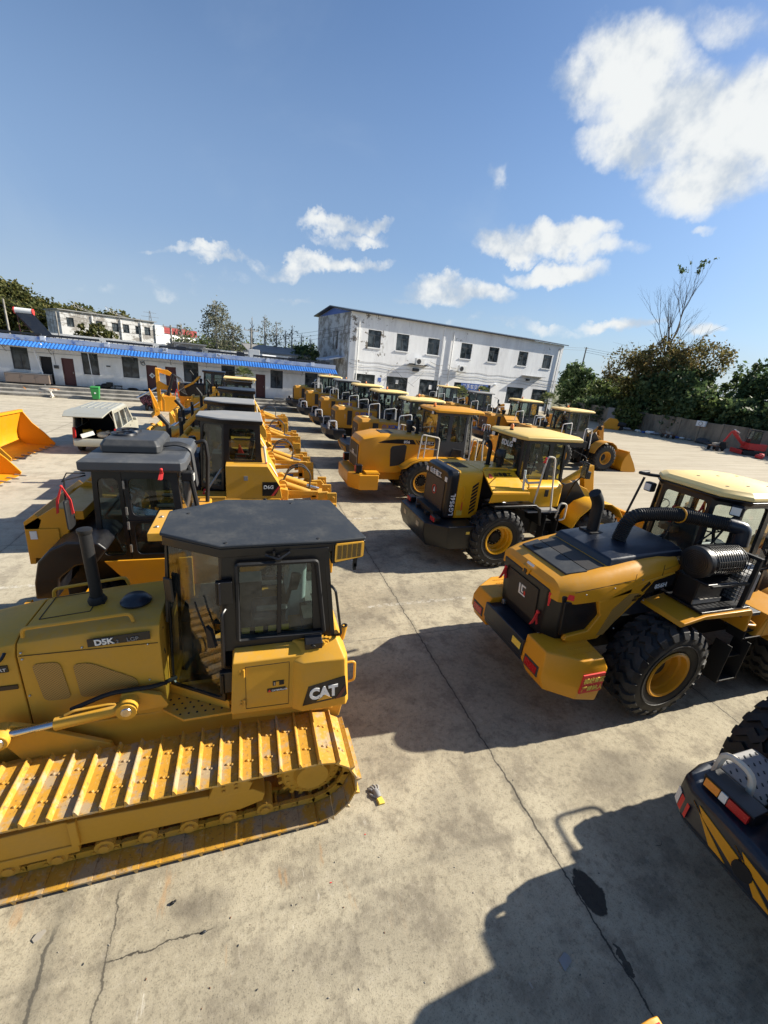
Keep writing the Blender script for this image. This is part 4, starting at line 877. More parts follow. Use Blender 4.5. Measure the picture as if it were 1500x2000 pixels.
def beacon(T_, x, y, z):
    m = MB('dark_grey').cyl((x, y, z), (x, y, z+.04), .055, n=12); b = m.build('beacon', T_); MB('orange_beacon').tube([(x, y, z+.04), (x, y, z+.14), (x, y, z+.17)], [.05, .042, .015], 12).build('lens', b)
def roofcap(T_, poly, z, mat, th=.09, lip=.05, ribs=0, inset=.9, up=.05):
    m = MB(mat); m.loft([[(*p, z) for p in poly], [(*p, z+th) for p in poly], [(*p, z+th+up) for p in ngon_off(poly, inset)]])
    if ribs:
        xs = [p[0] for p in poly]; ys = [p[1] for p in poly]
        for k in range(ribs):
            y = min(ys)*.7+(max(ys)-min(ys))*.7*k/max(1, ribs-1); m.box(min(xs)*.9+max(xs)*.1, min(xs)*.12+max(xs)*.88, y-.05, y+.05, z+th+up-.01, z+th+up+.012)
    return m.build('roof', T_, bev=.02)
def octa(x0, x1, w, c=.22, c2=None):
    c2 = c if c2 is None else c2
    return [(x0, -w+c), (x0+c*.6, -w), (x1-c2*.6, -w), (x1, -w+c2), (x1, w-c2), (x1-c2*.6, w), (x0+c*.6, w), (x0, w-c)]
def exhaust(T_, x, y, z0, z1, r=.055, mat='black_matte', curve=-1, name='exhaust_pipe'):
    pts = [(x, y, z0), (x, y, z1-.18), (x+.05*curve, y, z1-.05), (x+.16*curve, y, z1)]
    m = MB(mat).tube(fil(pts, .12), r, 10); m.cyl((x, y, z0), (x, y, z0+.06), r*1.6, n=10); return m.build(name, T_)
def precleaner(T_, x, y, z, r=.10, h=.45, mat='black_paint'):
    m = MB(mat); m.lathe([(r*.7, 0), (r*.7, h*.25), (r, h*.28), (r, h*.5), (r*.9, h*.52), (r*.9, h*.56), (r*1.15, h*.6), (r*1.2, h*.85), (r*.9, h), (0, h)], (x, y, z), 'z', 16); return m.build('air_intake', T_)
def front_end(T_, yel, wb=3.25, raised=.0, dark=True, bk=2.95, boom=True):
    """front frame, towers, boom arms, lift cylinders and bucket"""
    fm = 'black_paint' if dark else yel
    m = MB(fm); m.box(1.7, 4.1, -.38, .38, .55, 1.15); m.prism([(2.3, 1.1), (2.5, 2.05), (2.95, 2.15), (3.9, 1.15)], 'y', -.42, -.30); m.prism([(2.3, 1.1), (2.5, 2.05), (2.95, 2.15), (3.9, 1.15)], 'y', .30, .42)
    m.cyl((wb, -1.0, .8), (wb, 1.0, .8), .17, n=12); m.box(2.3, 2.8, -.3, .3, 1.15, 1.7)
    m.build('front_frame', T_, bev=.015)
    for s in (-1, 1):
        f = MB(yel); o = .62*s
        P = []
        for k in range(7): a = R_(165-135*k/6); P.append((wb+math.cos(a)*.98, .80+math.sin(a)*.98))
        Q = [(wb+(x-wb)*.965, .8+(z-.8)*.965) for x, z in P]
        f.prism(P+Q[::-1], 'y', s*.70-(.0), s*1.34); f.build('front_fender', T_, bev=.01)
    m = MB(fm if dark == 2 else yel)
    for s in (-1, 1):
        y = s*.36; m.prism([(2.45, 2.0), (2.7, 2.15), (3.4, 1.9), (4.3, 1.15), (4.75, .45), (4.6, .25), (4.35, .35), (4.0, .9), (3.2, 1.45), (2.5, 1.75)], 'y', y-.05, y+.05)
    m.cyl((4.0, -.36, 1.1), (4.0, .36, 1.1), .12, n=12)
    m.cyl((2.75, .0, 1.9), (3.5, 0, 2.35), .11, n=14)
    m.prism([(3.4, 2.45), (3.75, 2.55), (4.1, 1.4), (4.5, .75), (4.3, .65), (3.8, 1.2)], 'y', -.1, .1)
    m.build('boom', T_, bev=.012)
    m = MB('chrome').cyl((3.45, 0, 2.32), (3.8, 0, 2.5), .055, n=10); m.build('tilt_rod', T_)
    for s in (-1, 1):
        m = MB(yel).cyl((2.5, s*.30, 1.05), (3.25, s*.30, 1.2), .09, n=12); c = m.build('lift_cylinder', T_); MB('chrome').cyl((3.25, s*.30, 1.2), (3.8, s*.32, 1.3), .045, n=10).build('rod', c)
    if bk: bucket(T_, 4.55, bk, 1.2, 1.15, 'bucket_yellow')
    for s in (-1, 1):
        m = MB('black_matte'); m.tube([(2.6, s*.5, 1.6), (2.55, s*.75, 2.2), (2.55, s*.95, 2.45)], .025, 6); m.cbox((2.6, s*1.0, 2.5), (.12, .24, .2)); hl = m.build('headlight', T_, bev=.02); MB('lamp_lens').cbox((2.665, s*1.0, 2.5), (.02, .18, .14)).build('lens', hl)
def rear_base(T_, mat='black_matte', x0=-1.7):
    m = MB(mat); m.box(x0, 1.65, -.36, -.26, .62, 1.25); m.box(x0, 1.65, .26, .36, .62, 1.25); m.box(-1.0, 1.3, -.26, .26, .7, 1.1); m.cyl((0, -.95, .8), (0, .95, .8), .17, n=12); m.ball((0, 0, .8), .33, 12)
    m.box(x0+.1, .9, -.55, .55, 1.1, 1.35)
    return m.build('rear_frame', T_, bev=.01)
def steps(T_, x, y, zs=(.5, .85, 1.2), w=.45, mat='black_matte', d=.28):
    s = -1 if y < 0 else 1; m = MB(mat)
    for i, z in enumerate(zs):
        yo = y+s*.0-s*.06*i
        m.box(x, x+w, min(yo, yo-s*d), max(yo, yo-s*d), z-.02, z); 
        for k in range(4): yy = yo-s*d*k/3.2; m.box(x+.03, x+w-.03, yy-.008, yy+.008, z, z+.012)
    m.box(x-.02, x, y-s*.25 if s > 0 else y, y if s > 0 else y-s*.25, zs[0]-.04, zs[-1]+.25); m.box(x+w, x+w+.02, y-s*.25 if s > 0 else y, y if s > 0 else y-s*.25, zs[0]-.04, zs[-1]+.25)
    return m.build('step_ladder', T_, bev=.005)
def ribbon(T_, p, L=.3, rot=0., name='ribbon', w=.05):
    p = V3(p); m = MB('red_cloth'); 
    for s in (-1, 1):
        c, d = math.cos(rot+s*.4), math.sin(rot+s*.4)
        m.loft([[p+V3((-w*.3, 0, 0)), p+V3((w*.3, 0, 0)), p+V3((w*.3, .012, 0)), p+V3((-w*.3, .012, 0))],
                [p+V3((s*L*.18*c-w*.5, d*.04, -L*.5)), p+V3((s*L*.18*c+w*.5, d*.04, -L*.5)), p+V3((s*L*.18*c+w*.5, d*.04+.012, -L*.5)), p+V3((s*L*.18*c-w*.5, d*.04+.012, -L*.5))],
                [p+V3((s*L*.25*c-w*.7, -d*.03, -L)), p+V3((s*L*.25*c+w*.3, -d*.03, -L*.95)), p+V3((s*L*.25*c+w*.3, -d*.03+.012, -L*.95)), p+V3((s*L*.25*c-w*.7, -d*.03+.012, -L))]])
    m.ball(p, w*.6, 6); return m.build(name, T_)
def mirror(T_, a, b, c, sz=(.04, .2, .34)):
    m = MB('black_matte').tube(fil([a, b, c], .05), .014, 6); m.cbox((c[0], c[1], c[2]-sz[2]*.35), sz); o = m.build('mirror', T_, bev=.015); MB('chrome').cbox((c[0]-sz[0]*.55, c[1], c[2]-sz[2]*.35), (.006, sz[1]*.85, sz[2]*.88)).build('mirror_glass', o); return o

# ================================================================= grey-black cab of the newer loader row (XCMG pattern)
def loader_xcmg(label, loc, yel='loader_orange', roofm='roof_cream', chevron=False, rails=False, wht=None, cabc='navy_paint', rz=0, logo=True, sticker=False, boomdark=2, open_panel=False, bk=2.9, chr_ex=False):
    T_ = thing('wheel_loader', label, 'wheel loader', loc, rz+R_(1.6*math.sin(loc[1]*7.3)), 'wheel loaders parked side by side')
    rear_base(T_)
    for x in (0, 3.25):
        for y in (-1.07, 1.07): wheel(T_, x, y, rimmat=yel)
    m = MB('navy_paint')                                           # boat-shaped counterweight
    top = [(-1.55, -1.25), (-2.25, -1.25), (-2.62, -.85), (-2.72, 0), (-2.62, .85), (-2.25, 1.25), (-1.55, 1.25)]
    bot = [(-1.55, -1.15), (-2.05, -1.15), (-2.35, -.75), (-2.42, 0), (-2.35, .75), (-2.05, 1.15), (-1.55, 1.15)]
    m.loft([[(*p, .50) for p in bot], [(*p, .80) for p in [(a*.995, b) for a, b in top]], [(*p, 1.12) for p in top]]); cw = m.build('counterweight', T_, bev=.03)
    for s in (-1, 1):
        l = MB('black_matte').box(-2.42, -2.27, s*.95-.13, s*.95+.13, 1.12, 1.29).build('rear_lamp', T_, bev=.02); MB('red_lens').box(-2.435, -2.42, s*.95-.11, s*.95+.11, 1.15, 1.26).build('lens', l)
    if chevron:
        c = MB('loader_yellow')
        for k in range(7):
            y = -.85+k*.27; c.loft([[(-2.6-.06*(1-abs(y)/.9), y, .70), (-2.6-.06*(1-abs(y)/.9), y+.11, .70), (-2.74+.04*abs(y), y+.22, 1.0), (-2.74+.04*abs(y), y+.11, 1.0)], [(-2.5, y, .70), (-2.5, y+.11, .70), (-2.5, y+.22, 1.0), (-2.5, y+.11, 1.0)]])
        c.build('chevron_stripe', cw, smooth=-1)
    if rails:
        for y in (-.75, -1.05, .85): rail(T_, [(-2.45, y, 1.10), (-2.45, y, 1.55), (-2.05, y, 1.58), (-2.0, y, 1.12)], .028, 'white_paint', 'grab_handle')
    # hood
    m = MB(yel)
    sec = lambda x, w, z, c, zb: [(x, -w, zb), (x, -w, z-c), (x, -w+c, z), (x, w-c, z), (x, w, z-c), (x, w, zb)]
    m.loft([sec(-2.05, .66, 2.16, .10, 1.16), sec(-1.90, .74, 2.30, .12, 1.16), sec(-1.05, .74, 2.34, .12, 1.16)])
    hd = m.build('hood', T_, bev=.025)
    m = MB(yel).loft([sec(-1.048, .68, 2.22, .08, 1.3), sec(.62, .68, 2.22, .08, 1.3)]); m.build('engine_cover', T_, bev=.015)
    MB('brown_mesh').loft([[(-2.068, -.52, 1.25), (-2.068, .52, 1.25), (-2.075, .52, 2.05), (-2.075, -.52, 2.05)], [(-2.04, -.52, 1.25), (-2.04, .52, 1.25), (-2.04, .52, 2.05), (-2.04, -.52, 2.05)]]).build('rear_grille', T_, smooth=-1)
    for s in (-1, 1):
        MB('black_mesh').box(-1.38, -1.10, s*.748-.006, s*.748+.006, 1.35, 2.16).build('side_vent', T_, bev=.003)
        MB('steel').tube(fil([(-1.52, s*.74, 1.95), (-1.52, s*.79, 1.93), (-1.52, s*.79, 1.73), (-1.52, s*.74, 1.71)], .03), .012, 6).build('door_handle', T_)
    if logo:
        letter(T_, 'XCMG', (-.62, -.684, 1.93), (1, 0, 0), (0, 0, 1), .24, 'blue_paint', bold=.008, shear=.2)
        MB('blue_paint').lathe([(.075, -.69), (.10, -.69), (.10, -.684), (.075, -.684)], (-.78, 0, 2.0), 'y', 20, True).build('emblem', T_)
        MB('blue_paint').prism([(-.81, 2.03), (-.75, 2.03), (-.78, 1.97)], 'y', -.69, -.684).build('emblem', T_)
        letter(T_, 'LW500FN', (-.78, -.684, 1.80), (1, 0, 0), (0, 0, 1), .085, 'white_paint', bold=.003); MB('mid_grey').box(-.45, .35, -.684, -.682, 1.79, 1.86).build('label_strip', T_, smooth=-1)
    MB('white_paint').prism([(-.05, -.05), (.05, -.05), (0, .07)], 'x', -2.083, -2.077).xf(lambda p: p+V3((0, 0, 1.75))).build('emblem', T_, smooth=-1)
    if sticker:
        MB('white_paint').box(-1.95, -1.62, -.752, -.744, 1.62, 1.74).build('sticker', T_, smooth=-1); MB('blue_paint').box(-1.9, -1.55, -.751, -.744, 1.55, 1.65).build('sticker', T_, smooth=-1)
    if chr_ex: exhaust(T_, -.1, .25, 2.2, 3.0, .05, 'chrome', 1)
    else: exhaust(T_, .05, -.15, 2.2, 2.95, .06)
    precleaner(T_, -.3, .25, 2.2, .13, .35); m = MB('roof_cream').lathe([(0, .02), (.16, .02), (.17, 0), (.16, -.01)], (-1.55, .1, 2.34), 'z', 16); m.build('filler_cap', T_)
    # platform, rails
    for s in (-1, 1):
        MB('black_matte').prism([(-.55, 1.35), (1.7, 1.35), (1.7, 1.7), (1.5, 1.74), (-.2, 1.74)], 'y', min(s*.70, s*1.28), max(s*.70, s*1.28)).build('rear_fender', T_, bev=.015)
        rail(T_, [(-.25, s*1.22, 1.74), (-.25, s*1.22, 2.62), (.35, s*1.22, 2.72), (.42, s*1.22, 1.74)], .024, 'white_paint'); rail(T_, [(1.35, s*1.24, 1.4), (1.35, s*1.24, 2.45), (1.85, s*1.24, 2.45), (1.95, s*1.24, 1.3)], .024, 'white_paint')
        steps(T_, 1.5, s*1.3, (.55, .9, 1.25))
    x0, x1, w = .42, 2.08, .76
    foot = [(x0, -w), (1.25, -w), (x1, -w+.05), (x1+.1, -w+.25), (x1+.1, w-.25), (x1, w-.05), (1.25, w), (x0, w)]
    top = [(x0+.02, -w+.06), (1.25, -w+.06), (x1-.12, -w+.1), (x1-.02, -w+.28), (x1-.02, w-.28), (x1-.12, w-.1), (1.25, w-.06), (x0+.02, w-.06)]
    cab = cabin(T_, foot, top, 1.5, 2.2, 3.3, cabc, low=(), tall=(2, 3, 4))
    seat(T_, 1.1, 0, 1.95, 1); steering(T_, 1.6, 0, 2.5)
    MB(cabc).box(.45, 2.0, -.6, .6, 1.45, 1.56).build('cab_floor', T_)
    roofcap(T_, octa(.22, 2.30, .86, .18, .3), 3.3, roofm, .07, up=.05, ribs=2)
    beacon(T_, 1.3, .55, 3.42)
    for y in (-.6, .6):
        l = MB('black_matte').cbox((.24, y, 3.24), (.1, .16, .12)).build('work_lamp', T_, bev=.015); MB('lamp_lens').cbox((.185, y, 3.24), (.012, .13, .09)).build('lens', l)
    MB('steel').box(1.0, 1.2, -w-.02, -w+.0, 2.05, 2.09).build('door_handle', T_)
    mirror(T_, (2.1, -.8, 3.1), (2.3, -1.15, 3.0), (2.35, -1.2, 2.9))
    front_end(T_, yel, 3.25, dark=True, bk=bk)
    if open_panel:
        MB(yel).loft([[(-.95, -.70, 2.3), (.1, -.70, 2.3), (.1, -.72, 2.33), (-.95, -.72, 2.33)], [(-.95, -1.35, 1.85), (.1, -1.35, 1.85), (.1, -1.37, 1.88), (-.95, -1.37, 1.88)]]).build('open_side_panel', T_, bev=.01)
    return T_
# ================================================================= 856
def loader_856(label, loc):
    T_ = thing('wheel_loader', label, 'wheel loader', loc, 0, 'wheel loaders parked side by side'); Y = 'loader_yellow'
    rear_base(T_, Y)
    for x in (0, 3.2):
        for y in (-1.07, 1.07): wheel(T_, x, y, rimmat=Y)
    m = MB(Y); top = [(-1.72, -1.25), (-2.45, -1.25), (-2.78, -.80), (-2.78, .80), (-2.45, 1.25), (-1.72, 1.25)]
    m.loft([[(x+.06 if x < -2 else x, y*.98, .45) for x, y in top], [(x, y, .62) for x, y in top], [(x, y, 1.02) for x, y in top]]); cw = m.build('counterweight', T_, bev=.03)
    for s in (-1, 1): MB(Y).box(-2.2, -1.68, min(s*.76, s*1.2), max(s*.76, s*1.2), 1.02, 1.09).build('tread_plate', cw, bev=.015)
    for s in (-1, 1):
        l = MB('black_paint').box(-2.55, -2.32, s*.98-.11, s*.98+.11, 1.05, 1.36).build('rear_lamp', T_, bev=.03); MB('red_lens').box(-2.565, -2.55, s*.98-.08, s*.98+.08, 1.09, 1.32).build('lens', l)
    sec = lambda x, w, z, zb, c=.12: [(x, -w, zb), (x, -w, z-c*1.4), (x, -w+c*.35, z-c*.5), (x, -w+c*1.1, z), (x, w-c*1.1, z), (x, w-c*.35, z-c*.5), (x, w, z-c*1.4), (x, w, zb)]
    m = MB(Y); m.loft([sec(-2.38, .70, 2.10, 1.04), sec(-2.25, .74, 2.25, 1.04), sec(-1.6, .76, 2.40, 1.0), sec(-.9, .76, 2.42, 1.0), sec(.6, .76, 2.36, 1.35)]); m.build('hood', T_, bev=.02, smooth=50)
    m = MB('black_mesh').box(-2.405, -2.38, -.58, .58, 1.10, 1.98); g = m.build('rear_grille', T_, smooth=-1)
    MB('mid_grey').box(-2.42, -2.405, -.58, .58, 1.50, 1.58).box(-2.42, -2.405, -.60, -.56, 1.1, 1.98).box(-2.42, -2.405, .56, .60, 1.1, 1.98).build('grille_frame', g, smooth=-1)
    letter(T_, 'LG', (-2.425, .14, 1.56), (0, -1, 0), (0, 0, 1), .2, 'white_paint', bold=.006)
    for s in (-1, 1):
        P = [(-1.18, 1.24), (-.62, 1.32), (-.58, 2.02), (-.66, 2.08), (-1.16, 2.0), (-1.22, 1.9)]
        v = MB('black_mesh').prism(P, 'y', s*.765-.01, s*.765+.01).build('side_vent', T_, bev=.01)
    # black name band along the top edge
    MB('black_paint').prism([(-1.72, 2.12), (-1.5, 2.20), (-.95, 2.27), (-.35, 2.27), (-.22, 2.10)], 'y', -.772, -.76).build('name_band', T_, smooth=-1)
    MB('black_paint').prism([(-.12, 2.10), (-.25, 2.26), (-.22, 2.26), (-.08, 2.10)], 'y', -.772, -.76).build('name_band', T_, smooth=-1)
    MB('black_paint').prism([(-.02, 2.10), (-.15, 2.25), (.52, 2.23), (.52, 2.08)], 'y', -.772, -.76).build('name_band', T_, smooth=-1)
    letter(T_, '856', (-.72, -.773, 2.135), (1, 0, 0), (0, 0, 1), .14, 'white_paint', bold=.004, spacing=1.2)
    letter(T_, 'LG', (.0, -.773, 2.115), (1, 0, 0), (0, 0, 1), .15, 'white_paint', bold=.006); letter(T_, '柳工', (.22, -.773, 2.115), (1, 0, 0), (0, 0, 1), .14, 'white_paint')
    MB('black_mesh').box(-1.5, -1.0, -.35, .35, 2.405, 2.425).build('top_vent', T_, bev=.01)
    # wheel arch fender sweeping up to the platform
    for s in (-1, 1):
        P = [(-.90, 1.28)]+[(math.cos(R_(a))*1.02+.0, .78+math.sin(R_(a))*.86) for a in (140, 120, 100, 80)]+[(.7, 1.66), (1.75, 1.66), (1.75, 1.58), (.6, 1.55)]+[(math.cos(R_(a))*.95, .78+math.sin(R_(a))*.80) for a in (80, 100, 120, 140)]
        MB(Y).prism(P, 'y', min(s*.72, s*1.3), max(s*.72, s*1.3)).build('rear_fender', T_, bev=.012)
        rail(T_, [(-.28, s*1.2, 1.66), (-.2, s*1.2, 2.55), (.5, s*1.2, 2.45), (.5, s*1.2, 1.66)], .026); rail(T_, [(-.05, s*1.2, 1.7), (-.02, s*1.2, 2.52)], .022)
        rail(T_, [(-.2, s*1.2, 2.05), (.5, s*1.2, 2.02)], .018); rail(T_, [(1.75, s*1.25, 1.2), (1.85, s*1.3, 2.5), (2.05, s*1.3, 2.5), (2.1, s*1.25, 1.3)], .024)
        steps(T_, 1.55, s*1.3, (.55, .9, 1.25))
    exhaust(T_, .12, .1, 2.35, 3.0, .065); precleaner(T_, -.15, .25, 2.35, .13, .5)
    x0, x1, w = .55, 2.25, .78
    foot = [(x0, -w), (1.08, -w), (1.85, -w), (x1, -w+.18), (x1, w-.18), (1.85, w), (1.08, w), (x0, w)]
    top = [(x0+.02, -w+.05), (1.12, -w+.05), (1.82, -w+.05), (x1-.15, -w+.22), (x1-.15, w-.22), (1.82, w-.05), (1.12, w-.05), (x0+.02, w-.05)]
    cabin(T_, foot, top, 1.5, 2.25, 3.33, 'dark_grey', tall=(2, 3, 4), post=.08); MB('dark_grey').box(.6, 2.15, -.7, .7, 1.45, 1.56).build('cab_floor', T_)
    MB('black_paint').prism([(1.2, 1.65), (1.7, 1.68), (1.72, 1.95), (1.3, 2.0)], 'y', -.80, -.775).build('door_panel', T_, bev=.02)
    seat(T_, 1.25, 0, 1.95); steering(T_, 1.75, 0, 2.55); roofcap(T_, octa(.38, 2.55, .88, .15, .25), 3.33, Y, .08, up=.05, ribs=4)
    for y in (-.66, .66):
        l = MB('black_matte').cbox((.40, y, 3.30), (.1, .18, .13)).build('work_lamp', T_, bev=.015); MB('lamp_lens').cbox((.345, y, 3.30), (.012, .15, .10)).build('lens', l)
    beacon(T_, .65, -.1, 3.46); mirror(T_, (2.25, -.8, 3.1), (2.4, -1.15, 3.05), (2.4, -1.2, 2.7), (.06, .2, .5))
    front_end(T_, Y, 3.2, dark=False); return T_
# ================================================================= LG956L
def loader_956(label, loc):
    T_ = thing('wheel_loader', label, 'wheel loader', loc, 0, 'wheel loaders parked side by side'); Y = 'loader_yellow_fresh'
    rear_base(T_)
    for x in (0, 3.2):
        for y in (-1.07, 1.07): wheel(T_, x, y, rimmat=Y, ang=.1)
    m = MB('black_paint'); top = [(-.62, -1.22), (-1.45, -1.22), (-1.95, -.85), (-1.95, .85), (-1.45, 1.22), (-.62, 1.22)]; i1 = [(-1.2, -.70), (-1.2, .70)]
    m.loft([[(x+(.12 if x < -1.3 else 0), y*.97, .52) for x, y in top], [(x, y, .85) for x, y in top], [(x, y, 1.17) for x, y in top]]); cw = m.build('counterweight', T_, bev=.035)
    for s in (-1, 1):
        l = MB('black_paint').box(-1.72, -1.55, s*.82-.14, s*.82+.14, 1.17, 1.32).build('rear_lamp', T_, bev=.02); MB('red_lens').box(-1.735, -1.72, s*.82-.12, s*.82+.12, 1.19, 1.30).build('lens', l)
        MB('steel').box(-1.956, -1.95, s*.45-.09, s*.45+.09, .92, 1.04).build('slot', cw, smooth=-1)
    MB('sign_yellow').box(-.93, -.83, -1.225, -1.215, .95, 1.02).build('warning_sticker', cw, smooth=-1)
    sec = lambda x, w, z, zb, c=.10: [(x, -w, zb), (x, -w, z-c), (x, -w+c*.3, z-c*.3), (x, -w+c, z), (x, w-c, z), (x, w-c*.3, z-c*.3), (x, w, z-c), (x, w, zb)]
    MB('black_paint').loft([sec(-1.36, .66, 2.40, 1.2, .13), sec(-1.28, .715, 2.46, 1.2, .13), sec(-1.08, .72, 2.47, 1.2, .13)]).build('grille_surround', T_, bev=.03, smooth=50)
    g = MB('brown_mesh').box(-1.375, -1.355, -.54, .54, 1.28, 2.12).build('rear_grille', T_, smooth=-1)
    m = MB('red_paint').lathe([(.105, -1.385), (.125, -1.385), (.125, -1.375), (.105, -1.375)], (0, 0, 1.78), 'x', 20, True); m.mat('white_paint').prism([(-.05, 1.72), (.05, 1.72), (0, 1.85)], 'x', -1.382, -1.376); m.build('emblem', T_)
    letter(T_, '山东临工', (-1.365, .42, 2.17), (0, -1, 0), (-.04, 0, 1), .17, 'white_paint', bold=.004, spacing=1.15)
    for s in (-.6, .56): MB('lamp_lens').box(-1.375, -1.35, s-.02, s+.10, 2.14, 2.26).build('reverse_lamp', T_, bev=.01)
    letter(T_, 'LG956L', (-1.125, -.728, 1.28), (0, 0, 1), (-1, 0, 0), .17, 'white_paint', bold=.005, spacing=1.1)
    m = MB(Y); m.loft([sec(-1.078, .72, 2.45, 1.2), sec(-.40, .72, 2.45, 1.2)]); hd = m.build('hood', T_, bev=.02, smooth=50)
    m = MB('black_matte')
    for k in range(8):
        z = 1.30+k*.10; m.prism([(-.66, z), (-.50, z+.12), (-.50, z+.185), (-.66, z+.065)], 'y', -.728, -.718)
    m.build('side_louvre', T_, smooth=-1)
    rail(T_, [(-.92, -.72, 2.05), (-.92, -.78, 2.03), (-.88, -.78, 1.75), (-.92, -.72, 1.70)], .013, Y, 'door_handle', .03); MB('red_cloth').box(-.935, -.915, -.79, -.775, 1.42, 1.66).build('ribbon', T_, bev=.004)
    MB('sign_yellow').box(-1.02, -.86, -.728, -.718, 1.28, 1.42).build('warning_sticker', T_, smooth=-1)
    MB('black_matte').lathe([(0, .012), (.09, .012), (.10, 0)], (-1.0, .2, 2.455), 'z', 16).build('filler_cap', T_)
    m = MB('black_matte')
    for k in range(8): m.box(-.95+k*.045, -.93+k*.045, -.28, .28, 2.452, 2.46)
    m.build('top_slots', T_, smooth=-1)
    # engine bay with the side panel lifted
    MB('black_matte').box(-.398, .85, -.45, .45, 1.3, 2.3).build('engine', T_, bev=.04)
    MB(Y).loft([sec(-.398, .60, 2.45, 2.38, .05), sec(.62, .60, 2.45, 2.38, .05)]).build('hood_top', T_, bev=.01)
    pn = MB(Y).loft([[(-.38, -.60, 2.43), (.55, -.60, 2.43), (.55, -.62, 2.46), (-.38, -.62, 2.46)], [(-.38, -1.22, 2.03), (.72, -1.22, 2.03), (.72, -1.24, 2.06), (-.38, -1.24, 2.06)]]).build('lifted_side_panel', T_, bev=.01)
    MB(Y).loft([[(-.38, -1.22, 2.035), (.72, -1.22, 2.035), (.72, -1.25, 2.035), (-.38, -1.25, 2.035)], [(-.43, -1.20, 1.78), (.70, -1.20, 1.84), (.70, -1.22, 1.84), (-.43, -1.22, 1.78)]]).build('panel_skirt', pn, bev=.008)
    up = V3((0, .62, .40)).normalized()
    letter(pn, '山东临工', (-.12, -.775, 2.37), (1, 0, 0), up, .13, 'black_paint', bold=.003, spacing=1.1)
    m = MB('red_paint').face([V3((-.30, -.79, 2.365)), V3((-.17, -.79, 2.365)), V3((-.235, -.70, 2.42))]); m.build('emblem', pn, smooth=-1); letter(pn, 'SDLG', (-.30, -.84, 2.33), (1, 0, 0), up, .045, 'red_paint', bold=.002)
    MB('black_matte').loft([[(-.10, -1.10, 2.118), (.02, -1.10, 2.118), (.02, -1.16, 2.08), (-.10, -1.16, 2.08)], [(-.10, -1.105, 2.126), (.02, -1.105, 2.126), (.02, -1.165, 2.088), (-.10, -1.165, 2.088)]]).build('latch', pn, smooth=-1)
    rail(T_, [(-.35, -.60, 2.46), (-.35, -.60, 2.53), (.35, -.60, 2.53), (.4, -.60, 2.46)], .014, Y, 'grab_bar', .04); rail(T_, [(-.45, -1.0, 1.62), (-.5, -1.05, 1.70), (.1, -1.05, 1.74), (.25, -1.0, 1.70)], .022, 'black_paint', 'hose', .08)
    exhaust(T_, .22, .15, 2.4, 3.12, .06); precleaner(T_, .32, -.25, 2.44, .115, .52); MB('chrome').cyl((.32, -.25, 2.3), (.32, -.25, 2.5), .08, n=12).build('intake_pipe', T_)
    # fenders, lower cab body
    for s in (-1, 1):
        m = MB('black_paint'); P = [(-.3, 1.72), (.95, 1.74), (1.15, 1.62), (1.25, 1.15), (1.2, 1.15), (1.05, 1.58), (.9, 1.66), (-.3, 1.66)]; m.prism(P, 'y', min(s*.66, s*1.3), max(s*.66, s*1.3)); m.build('rear_fender', T_, bev=.02)
    m = MB(Y); m.loft([[(x, y, 1.55) for x, y in ((.72, -.98), (1.95, -.98), (2.15, -.7), (2.15, .7), (1.95, .98), (.72, .98))], [(x, y, 2.12) for x, y in ((.72, -.98), (1.95, -.98), (2.15, -.7), (2.15, .7), (1.95, .98), (.72, .98))], [(x, y, 2.26) for x, y in ((.72, -.78), (1.9, -.78), (2.1, -.6), (2.1, .6), (1.9, .78), (.72, .78))]]); m.build('cab_base', T_, bev=.05, seg=3)
    MB('black_matte').box(1.40, 1.52, -.99, -.975, 1.86, 2.06).build('door_latch', T_, bev=.02)
    x0, x1, w = .68, 2.3, .74
    foot = [(x0, -w+.12), (x0+.12, -w), (1.55, -w), (2.1, -w), (x1, -w+.25), (x1, w-.25), (2.1, w), (1.55, w), (x0+.12, w), (x0, w-.12)]
    top = [(x0+.02, -w+.16), (x0+.14, -w+.06), (1.55, -w+.06), (2.02, -w+.06), (x1-.14, -w+.28), (x1-.14, w-.28), (2.02, w-.06), (1.55, w-.06), (x0+.14, w-.06), (x0+.02, w-.16)]
    cabin(T_, foot, top, 2.05, 2.2, 3.32, 'black_paint', tall=(0,1,2,3,4,5,6,7,8,9), post=.06, head=.09); seat(T_, 1.35, 0, 2.3); steering(T_, 1.85, 0, 2.75)
    MB('black_matte').box(.8, 2.2, -.6, .6, 2.0, 2.1).build('cab_floor', T_)
    roofcap(T_, octa(.48, 2.50, .86, .20, .22), 3.32, 'roof_pale_yellow', .08, up=.035, inset=.94); letter(T_, 'SDLG', (.676, .33, 3.02), (0, -1, 0), (0, 0, 1), .2, 'white_paint', bold=.008, spacing=1.1)
    for y in (-.5, .5):
        l = MB('black_matte').cbox((.52, y, 3.27), (.1, .17, .12)).build('work_lamp', T_, bev=.015); MB('lamp_lens').cbox((.465, y, 3.27), (.012, .14, .09)).build('lens', l)
    beacon(T_, .75, .1, 3.44); mirror(T_, (2.2, -.75, 3.1), (2.35, -1.1, 3.0), (2.38, -1.15, 2.8), (.05, .2, .42))
    # silver taped handrails and steps
    rail(T_, [(.95, -1.18, 1.75), (1.05, -1.2, 3.0), (1.28, -1.2, 2.98), (1.5, -1.24, 1.5)], .024, 'cream_tape'); rail(T_, [(.55, -1.15, 2.42), (.60, -1.18, 2.30), (1.0, -1.19, 2.32)], .03, 'cream_tape', fr=.05); rail(T_, [(.52, -1.12, 2.62), (.56, -1.14, 2.1)], .03, 'plastic_film')
